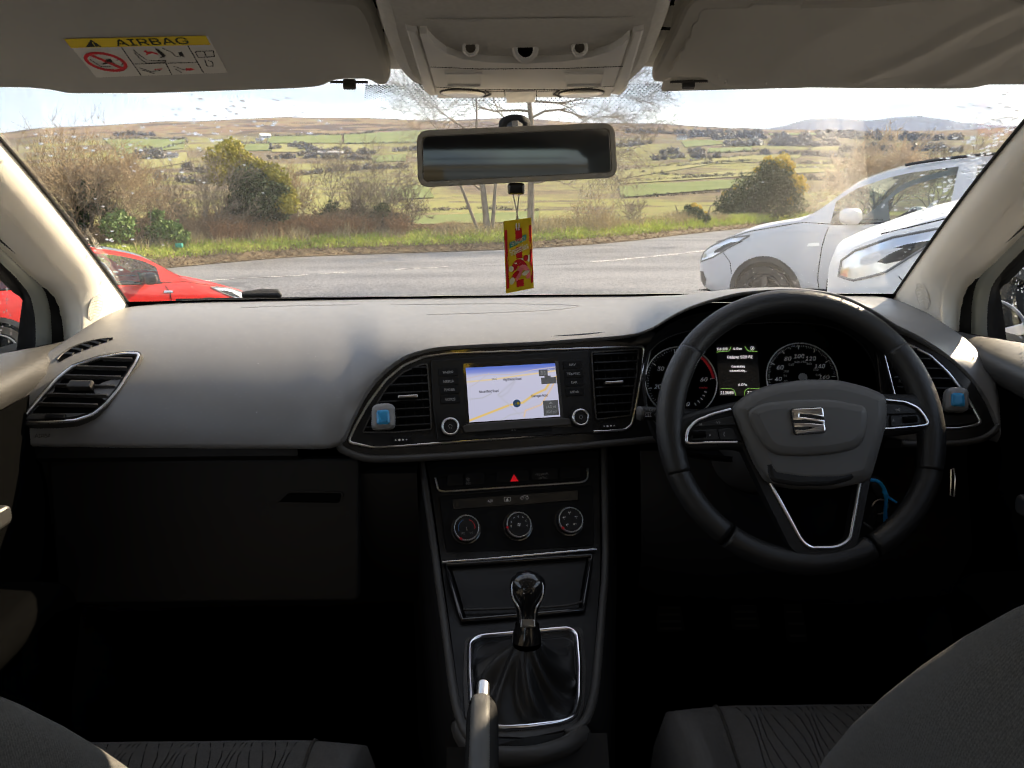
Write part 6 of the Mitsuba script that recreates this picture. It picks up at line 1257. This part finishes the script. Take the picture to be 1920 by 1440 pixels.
def house(px, py, wpx, hpx, lab, yaw=0, wall='house_white', roof='slate', gable=.55, chim=True, wins=3, cat='house'):
    az, r = land(px, py); o = azr(az, r, -.3); f = r / FOCAL; W_, H_ = wpx * f, hpx * f; D_ = W_ * gable; a = math.radians(yaw) - math.radians(az); fr = Frame(o, [math.cos(a), math.sin(a), 0], [-math.sin(a), math.cos(a), 0])
    k = thing('cottage' if cat == 'house' else 'barn', lab, cat)
    we = H_ * .58
    b = lambda x0, x1, y0, y1, z0, z1: fr.w(A([[x, y, z] for x in (x0, x1) for y in (y0, y1) for z in (z0, z1)])); F8 = [[0, 1, 3], [0, 3, 2], [4, 6, 7], [4, 7, 5], [0, 4, 5], [0, 5, 1], [2, 3, 7], [2, 7, 6], [0, 2, 6], [0, 6, 4], [1, 5, 7], [1, 7, 3]]
    bx = lambda *q: trimesh.Trimesh(b(*q), F8, process=False)
    g = fr.w(A([[-W_ / 2, -D_ / 2, we], [-W_ / 2, D_ / 2, we], [-W_ / 2, 0, H_], [W_ / 2, -D_ / 2, we], [W_ / 2, D_ / 2, we], [W_ / 2, 0, H_]]))
    put('wall', join([bx(-W_ / 2, W_ / 2, -D_ / 2, D_ / 2, 0, we), trimesh.Trimesh(g, [[0, 1, 2], [3, 5, 4]], process=False)]), wall, k, False)
    e = .06 * W_; rf = fr.w(A([[-W_ / 2 - e, -D_ / 2 - e, we - e * .6], [W_ / 2 + e, -D_ / 2 - e, we - e * .6], [W_ / 2 + e, 0, H_ + .1], [-W_ / 2 - e, 0, H_ + .1], [-W_ / 2 - e, D_ / 2 + e, we - e * .6], [W_ / 2 + e, D_ / 2 + e, we - e * .6]]))
    rk = put('roof', trimesh.Trimesh(rf, [[0, 1, 2], [0, 2, 3], [3, 2, 5], [3, 5, 4]], process=False), roof, k, False)
    if chim:
        for s_ in (-.42, .42): put('chimney', bx(W_ * s_ - W_ * .04, W_ * s_ + W_ * .04, -W_ * .04, W_ * .04, H_ * .9, H_ * 1.22), wall, rk, False)
    for i in range(wins):
        x = -W_ * .36 + W_ * .72 * (i + .5) / wins; put('window', bx(x - W_ * .045, x + W_ * .045, -D_ / 2 - .08, -D_ / 2 + .1, we * .35, we * .75), 'slate', k, False)
house(318, 297, 26, 9, 'long white cottage with dark roof on the left hillside', wins=4)
house(497, 259, 17, 8, 'pale farm building with light roof, on the left hillside', 20, 'house_grey', 'house_white', chim=False, wins=2, cat='barn'); house(487, 265, 11, 6, 'small grey shed below the pale farm building', 20, 'house_grey', 'slate', chim=False, wins=1, cat='barn')
house(1417, 272, 14, 13, 'white gabled house at the edge of the far wood', 70, gable=1.3, wins=2); house(1278, 262, 16, 8, 'low white house beside the wood right of the mirror', 10); house(1265, 284, 14, 6, 'white bungalow among grey trees, right of the mirror', 5); house(1302, 284, 10, 5, 'tiny pale house among grey trees right of the bungalow', -10)
house(620, 290, 40, 7, 'long grey farm shed among bare trees in the left half', 0, 'house_grey', 'house_grey', chim=False, wins=0, cat='barn')
# ------------------------------------------------------------------ parked cars
mat('paint_white', (.78, .78, .77), .25, .5, clearcoat=1.0, clearcoat_gloss=.9); mat('paint_red', (.60, .018, .010), .22, .5, clearcoat=1.0, clearcoat_gloss=.92); mat('paint_silver', (.58, .59, .61), .25, .5, clearcoat=1.0, clearcoat_gloss=.9)
mat('tyre', (.018, .018, .018), .85, .2); mat('cladding', (.035, .035, .036), .6, .3); mat('lamp_chrome', (.75, .76, .78), .15, metallic=1.0); mat('amber', (.7, .22, .02), .2, .5)
scene['tinted_pane'] = {'type': 'thindielectric', 'int_ior': 1.5, 'specular_transmittance': rgb(.80, .86, .83)}
class Car:
    def __init__(s, pos, yaw, L=4.45, W=.92, roof=1.62, cowl=(1.22, 1.10), nose=(.70, .86), roof0=2.15, tail=.55, belt=(1.0, 1.10), wheels=(.90, 3.55), wr=.345, mirror=None, rim='lamp_chrome', z0=0.0, sill=.24, roofw=.60):
        s.pos, s.yaw, s.L, s.W, s.roof, s.cowl, s.nose, s.roof0, s.tail, s.belt, s.wheels, s.wr, s.z0, s.sill, s.roofw, s.mirror = A(pos, float), math.radians(yaw), L, W, roof, cowl, nose, roof0, tail, belt, wheels, wr, z0, sill, roofw, mirror; s.rim = rim
        s.fw = A([math.cos(s.yaw), math.sin(s.yaw), 0]); s.lf = A([-math.sin(s.yaw), math.cos(s.yaw), 0])
        cs, cz = cowl
        s.zt = PchipInterpolator([0, .03, .12, .35, .75, cs, cs + .10, (cs + roof0) * .5, roof0, roof0 + .7, L - 1.1, L - .45, L - .12, L], [nose[0] - .10, nose[0], nose[0] + .06, nose[1], (nose[1] + cz) * .5 + .03, cz, cz + .06, cz + (roof - cz) * .66, roof - .05, roof, roof - .03, roof - .14, belt[1] + .05, belt[1] - .25])
        s.zb = PchipInterpolator([0, .12, .35, .75, cs, cs + .3, L * .6, L - .15, L], [nose[0] - .14, nose[0] + .0, nose[1] - .05, (nose[1] + cz) * .5 - .03, cz - .07, belt[0], (belt[0] + belt[1]) / 2, belt[1] - .02, belt[1] - .3])
        s.w = PchipInterpolator([0, .05, .15, .35, .7, 1.2, L - 1.2, L - .35, L - .08, L], [W * .60, W * .74, W * .86, W * .955, W * .995, W, W, W * .96, W * .86, W * .78])
    def world(s, p):
        p = A(p, float); return s.pos + np.stack([-p[..., 0]], -1) * s.fw + p[..., 1:2] * s.lf + (p[..., 2:3] + s.z0) * A([0, 0, 1.0])
    def section(s, x):
        w, zb, zt = float(s.w(x)), float(s.zb(x)), float(s.zt(x)); g = max(0.0, zt - zb); wr = w * (.955 - (1 - s.roofw) * .72 * min(1, g / .5)); zg = min(max(zb + .012, zt - .085 - .03 * min(1, g)), zt - .02)
        sl = s.sill + .10 * max(0, 1 - x / .3)
        return A([(w * .80, sl), (w * .94, sl + .05), (w * .985, .46), (w, .62), (w * .99, zb - .10), (w * .965, zb - .02), (w * .935, zb + .006), (wr + .035 * min(1, g / .3), max(zg, zb + .008)), (wr, max(zt - .045, zb + .010)), (wr * .86, zt - .012), (wr * .5, zt + .004), (0, zt + .010)])
    def side(s, x, z):
        q = s.section(x)[:9]; return float(np.interp(z, np.maximum.accumulate(q[:, 1]) + np.arange(9) * 1e-6, q[:, 0]))
    def patch(s, poly, off=.004, side=1, n=2):
        p = A(poly, float); f = mapbox_earcut.triangulate_float64(p, A([len(p)], np.uint32)).reshape(-1, 3); m = trimesh.Trimesh(np.c_[p, 0 * p[:, 0]], f, process=False)
        for _ in range(n): m = m.subdivide()
        v = A([(x, side * (s.side(x, z) + off), z) for x, z, _ in m.vertices]); return trimesh.Trimesh(s.world(v), m.faces, process=False)
    def line(s, pts, r, side=1, off=.002):
        q = resample(A(pts, float), 24); return tube(s.world(A([(x, side * (s.side(x, z) + off), z) for x, z in q])), r, 5)
    def build(s, name, label, paint, group=None, vis=1, lamp=None, b_post=None, open_glass=True, headlight=True):
        k = thing(name, label, 'car', group); X = np.unique(np.r_[np.linspace(0, .4, 14), np.linspace(.4, s.L - .4, 74), np.linspace(s.L - .4, s.L, 12)])
        secs = [s.section(x) for x in X]; body, glass = [], []
        bp = b_post or s.cowl[0] + 1.35
        for sd in (1, -1):
            P = A([[(x, sd * a, b) for a, b in q] for x, q in zip(X, secs)])
            for i in range(len(X) - 1):
                xm = (X[i] + X[i + 1]) / 2
                for j in range(11):
                    win = (j == 6 and s.cowl[0] + .30 < xm < s.L - .55 and abs(xm - bp) > .06) or (j >= 8 and s.cowl[0] + .03 < xm < s.roof0 - .04) or (j >= 8 and s.L - .42 < xm < s.L - .14)
                    q = [P[i, j], P[i + 1, j], P[i + 1, j + 1], P[i, j + 1]]
                    (glass if win and open_glass else body).append(q if sd > 0 else q[::-1])
        def quads(l): v = s.world(A(l).reshape(-1, 3)); j = np.arange(len(l))[:, None] * 4; m = trimesh.Trimesh(v, np.vstack([j + [0, 1, 2], j + [0, 2, 3]]), process=False); m.merge_vertices(digits_vertex=5); return m
        ends = []
        for x, fl in ((X[0], 1), (X[-1], -1)):
            q = s.section(x); ring = np.r_[[(x, a, b) for a, b in q], [(x, -a, b) for a, b in q[::-1]]]; ends.append(cap(s.world(ring), ring[:, 1:], fl > 0))
        put('body', join([quads(body)] + ends), paint, k, 50); put('window_glass', quads(glass), 'tinted_pane', k, True)
        put('underbody', join([grid([s.world(A([(x, y, .30) for x in np.linspace(.1, s.L - .1, 8)])) for y in (-s.W * .9, s.W * .9)])]), 'void_black', k)
        put('interior', join([grid([s.world(A([(x, y, .86 if x < s.cowl[0] + .75 else .62) for x in np.linspace(s.cowl[0] + .1, s.L - .4, 12)])) for y in (-s.W * .9, s.W * .9)])]), 'soft_black', k)
        for y in (-.38, .38): put('seat', join([trimesh.Trimesh(s.world(np.array(m_.vertices)), m_.faces, process=False) for m_ in (rbox(.16, .46, .62, .06, c=(s.cowl[0] + 1.35, y, .95)), rbox(.10, .26, .18, .04, c=(s.cowl[0] + 1.42, y, 1.34)))]), 'seat_trim', k, True)
        a = np.linspace(0, 2 * math.pi, 33)[:-1]
        put('steering_wheel', tube(s.world(np.stack([s.cowl[0] + .78 + .06 * np.sin(a), -.38 + .18 * np.cos(a), 1.02 + .17 * np.sin(a)], 1)), .014, 8, True), 'lamp_chrome', k, True)
        for sd in (1, -1):
            for wx in s.wheels:
                f = Frame(s.world(A([wx, sd * (s.W - .10), s.wr])), s.fw if sd < 0 else -s.fw, n=s.lf * sd); R = s.wr
                pos_ = [(wx + (R + .085) * math.cos(t), R + (R + .085) * math.sin(t)) for t in np.linspace(0, math.pi, 24)]
                neg = [(wx + (R + .03) * math.cos(t), R + (R + .03) * math.sin(t)) for t in np.linspace(0, math.pi, 24)]
                rr = [[(x, sd * (s.side(x, z) + o_), z) for x, z in l] for l, o_ in ((pos_, .002), (pos_, .014), (neg, .014), (neg, -.1))]
                put('wheel_arch', grid([s.world(A(q)) for q in rr]), 'cladding', k, 40)
                put('arch_gap', s.patch(neg + [(wx, .30)], .006, sd, 3), 'void_black', k, False)
                w_ = put('wheel', lathe(f, [(R * .62, -.08), (R * .93, -.08), (R, -.05), (R, .075), (R * .95, .105), (R * .72, .112), (R * .67, .10), (R * .66, .05), (0, .045)], 40), 'tyre', k, 40)
                put('rim', lathe(f, [(R * .68, .098), (R * .67, .106), (R * .62, .100), (R * .60, .06)], 40), s.rim, w_, True)
                for q in range(5):
                    t = q * 2 * math.pi / 5 + .3; e = A([math.cos(t), math.sin(t)]); n_ = A([-e[1], e[0]])
                    put('spoke', slab(f, A([e * R * .10 + n_ * R * .07, e * R * .66 + n_ * R * .10, e * R * .66 - n_ * R * .10, e * R * .10 - n_ * R * .07]), .02, .006, .078), s.rim, w_)
                put('hub_cap', disc(f, R * .13, .102, 16), 'lamp_chrome', w_)
            mx, mz = s.cowl[0] + .52, s.belt[0] + .085
            mm = rbox(.17, .20, .145, .06, c=(mx, sd * (s.W + .085), mz), sub=3)
            mk = put('wing_mirror', trimesh.Trimesh(s.world(np.array(mm.vertices)), mm.faces, process=False), s.mirror or paint, k, True)
            put('mirror_foot', tube(s.world(A([(mx, sd * s.W * .95, mz - .05), (mx, sd * (s.W + .05), mz - .045)])), .035, 10, flat=.6), 'cladding', mk, True)
            put('mirror_corner', s.patch([(s.cowl[0] + .30, s.belt[0] + .012), (s.cowl[0] + .56, s.belt[0] + .02), (s.cowl[0] + .56, s.belt[0] + .16), (s.cowl[0] + .45, s.belt[0] + .10)], .006, sd, 1), 'gloss_black', k, False)
            c0 = s.cowl[0]
            put('door_seam', join([s.line([(c0 + .28, s.belt[0] - .02), (c0 + .24, .80), (c0 + .22, .50), (c0 + .24, .34)], .004, sd), s.line([(bp, s.belt[0]), (bp + .02, .34)], .004, sd), s.line([(c0 + .24, .33), (bp, .33)], .004, sd)]), 'void_black', k)
            put('bonnet_seam', s.line([(.30, s.nose[1] - .045), (.7, float(s.zb(.7)) - .005), (c0 + .02, float(s.zb(c0)) - .004), (c0 + .3, s.belt[0] + .01)], .004, sd), 'void_black', k)
            put('bumper_seam', s.line([(.42, .72), (.52, .62), (s.wheels[0] - s.wr - .06, .50)], .0035, sd), 'cladding', k)
            put('window_trim', s.line([(c0 + .30, s.belt[0] + .012)] + [(x, float(s.zb(x)) + .012) for x in np.linspace(c0 + .5, s.L - .6, 12)], .009, sd, .006), 'gloss_black', k)
            put('door_handle', s.patch([(bp - .26, .90), (bp - .06, .915), (bp - .06, .945), (bp - .26, .93)], .02, sd, 1), paint, k)
            put('side_lamp', s.patch([(s.wheels[0] + .42, .80), (s.wheels[0] + .54, .81), (s.wheels[0] + .53, .84), (s.wheels[0] + .43, .83)], .006, sd, 1), 'lamp_chrome', k, False)
            put('sill_strip', s.patch([(s.wheels[0] + s.wr + .08, s.sill + .04), (s.wheels[1] - s.wr - .08, s.sill + .04), (s.wheels[1] - s.wr - .08, .40), (s.wheels[0] + s.wr + .08, .40)], .012, sd, 2), 'cladding', k)
            if headlight:
                n0, n1 = s.nose; H_ = lamp or [(.10, n0 - .10), (.30, n0 - .04), (.55, n1 - .06), (.72, n1 + .035), (.45, n1 + .0), (.22, n0 + .06), (.09, n0 - .02)]
                hk = put('headlight', s.patch(H_, .003, sd, 3), 'lamp_chrome', k, 40)
                hc = A(H_).mean(0); put('bezel', s.patch([tuple(hc + (A(q) - hc) * A([.55, .45]) + A([.10, .02])) for q in H_], .006, sd, 2), 'gloss_black', hk, False)
                put('reflector', s.patch([tuple(hc + (A(q) - hc) * .34 - A([.06, .015])) for q in H_], .008, sd, 2), 'white_ink', hk, False)
                put('lens_edge', tube(s.world(A([(x, sd * (s.side(x, z) + .006), z) for x, z in resample(A(H_), 50, True)])), .008, 5, True), 'grey_shell', hk)
            put('fog_recess', s.patch([(.06, .36), (.16, .34), (.20, .42), (.15, .50), (.07, .50)], .004, sd, 2), 'gloss_black', k, False)
            put('roof_rail', tube(s.world(A([(x, sd * (s.section(x)[8][0] + .0), float(s.zt(x)) - .02) for x in np.linspace(s.roof0 - .1, s.L - .8, 16)])), .014, 6), 'gloss_black', k)
        fx = [(-.03 + .0, y, z) for y, z in ((-.42, .62), (.42, .62), (.46, .50), (-.46, .50))]
        put('grille', slab(Frame(s.world(A([0, 0, .60])), -s.lf, n=s.fw), fillet([(-.46, -.05), (.46, -.05), (.42, .07), (-.42, .07)], .03), .012, .004, .0), 'gloss_black', k)
        put('lower_grille', slab(Frame(s.world(A([0, 0, .36])), -s.lf, n=s.fw), fillet([(-.50, -.06), (.50, -.06), (.46, .07), (-.46, .07)], .03), .010, .004, .0), 'cladding', k)
        put('number_plate', slab(Frame(s.world(A([0, 0, .48])), -s.lf, n=s.fw), [(-.26, -.055), (.26, -.055), (.26, .055), (-.26, .055)], .014, .002, .0), 'house_white', k)
        return k
Car((2.485, 9.378, 0), 137.84, z0=-.01, wr=.305, rim='cladding').build('parked_car', 'white silver sport utility car facing left, its side window and mirror in view', 'paint_silver')
Car((2.379, 5.997, 0), 156.4, W=.94, roof=1.75, cowl=(1.2, 1.24), nose=(.86, 1.02), belt=(1.12, 1.2), wr=.365, z0=.029).build('parked_car', 'nearer white car at the right, of which mainly the big headlight shows', 'paint_white', lamp=[(.07, .70), (.16, .68), (.34, .74), (.55, .90), (.78, 1.02), (.60, 1.01), (.36, .955), (.16, .87), (.08, .80)])
Car((-4.0, 11.5, 0), 46.9, z0=-.615, mirror='gloss_black', L=3.9, W=.87, roof=1.47, cowl=(1.02, 1.0), nose=(.66, .80), roof0=2.0, belt=(.92, 1.0), wheels=(.80, 3.2), wr=.31).build('parked_car', 'red hatchback with black mirror, left of the road beyond the left pillar', 'paint_red')
# ------------------------------------------------------------------ rain on the windscreen
def glass_st(px, py):
    """windscreen coordinates of the point that a ray meets"""
    d = ray(px, py); t = np.linspace(-.04, 1.0, 60); p = EYE + d * 1.1; s_, t_ = 0.0, .4
    for _ in range(25):
        q = S(s_, t_); du = (S(s_ + 1e-4, t_) - q) / 1e-4; dv = (S(s_, t_ + 1e-4) - q) / 1e-4
        x = np.linalg.solve(np.stack([du, dv, -d], 1), EYE + d * 0 - q); s_, t_ = s_ + x[0], t_ + x[1]
        if abs(x[0]) + abs(x[1]) < 1e-7: break
    return s_, t_
rg = np.random.default_rng(71); drops = []
def drop(px, py, r, stretch=1.0, ang=0.0):
    s_, t_ = glass_st(px, py); q = S(s_, t_); du = unit(S(s_ + .001, t_) - q); dv = unit(S(s_, t_ + .001) - q); n_ = unit(np.cross(du, dv)); n_ = n_ if n_[1] > 0 else -n_
    c = q + n_ * .0012; a = np.arange(10) * 2 * math.pi / 10; wob = 1 + .22 * rg.normal(0, 1, 10) * .6; rows = []
    e1 = du * math.cos(ang) + dv * math.sin(ang); e2 = np.cross(n_, e1)
    for k, h_ in ((1.0, 0.0), (.94, .16), (.74, .32), (.4, .42)):
        rows.append(c + (np.cos(a) * wob)[:, None] * e1 * r * k * stretch + (np.sin(a) * wob)[:, None] * e2 * r * k + n_ * r * h_)
    g = grid(rows, True); v = np.vstack([g.vertices, c + n_ * r * .45, c]); j = np.arange(10)
    drops.append((v, np.vstack([g.faces, np.stack([30 + j, 30 + (j + 1) % 10, j * 0 + 40], 1), np.stack([(j + 1) % 10, j, j * 0 + 41], 1)])))
for n_, cx, cy, sx, sy, r0 in ((55, 400, 235, 40, 32, .0019), (26, 360, 200, 110, 25, .0015), (26, 230, 300, 110, 80, .0018), (34, 200, 470, 60, 40, .0018), (16, 550, 225, 60, 18, .0019), (12, 130, 250, 60, 30, .0017), (16, 330, 260, 60, 30, .0016),
    (120, 1850, 300, 40, 55, .0020), (70, 1790, 370, 35, 45, .0020), (60, 1870, 240, 40, 20, .0019), (70, 1500, 528, 70, 14, .0011), (55, 1640, 520, 45, 22, .0012), (40, 1700, 440, 30, 50, .0016), (30, 1560, 290, 90, 60, .0010), (20, 800, 250, 300, 90, .0010)):
    for _ in range(n_):
        x, y = rg.normal(cx, sx), rg.normal(cy, sy)
        if y < 168 or y > 548 or x < 0 or x > 1925: continue
        drop(x, y, r0 * rg.uniform(.45, 1.35), rg.uniform(1, 1.6), rg.normal(0, .4))
for k in range(34):                              # where the wiper stopped: a beaded edge along the right side
    t = k / 33; drop(1905 - 210 * t + rg.normal(0, 3), 225 + 215 * t + rg.normal(0, 3), .0018 * rg.uniform(.6, 1.4), 1.8, .9)
put('rain_drops', join(drops), 'water_drop', ws, True, kind='stuff', label='clear rain drops on the outside of the windscreen')
# ------------------------------------------------------------------ air
scene['valley_air'] = {'type': 'homogeneous', 'albedo': {'type': 'rgb', 'value': [.95, .96, .98]}, 'sigma_t': {'type': 'rgb', 'value': [2.6e-5, 3.6e-5, 6.0e-5]}}
scene['haze'] = {'type': 'cube', 'to_world': mi.ScalarTransform4f().translate([0, 3000, 700]).scale([14000, 14000, 1000]), 'bsdf': {'type': 'null'}, 'interior': {'type': 'ref', 'id': 'valley_air'}}
labels['haze'] = {'label': 'thin bluish haze over the valley', 'category': 'haze', 'kind': 'stuff'}
scene['camera']['medium'] = {'type': 'ref', 'id': 'valley_air'}
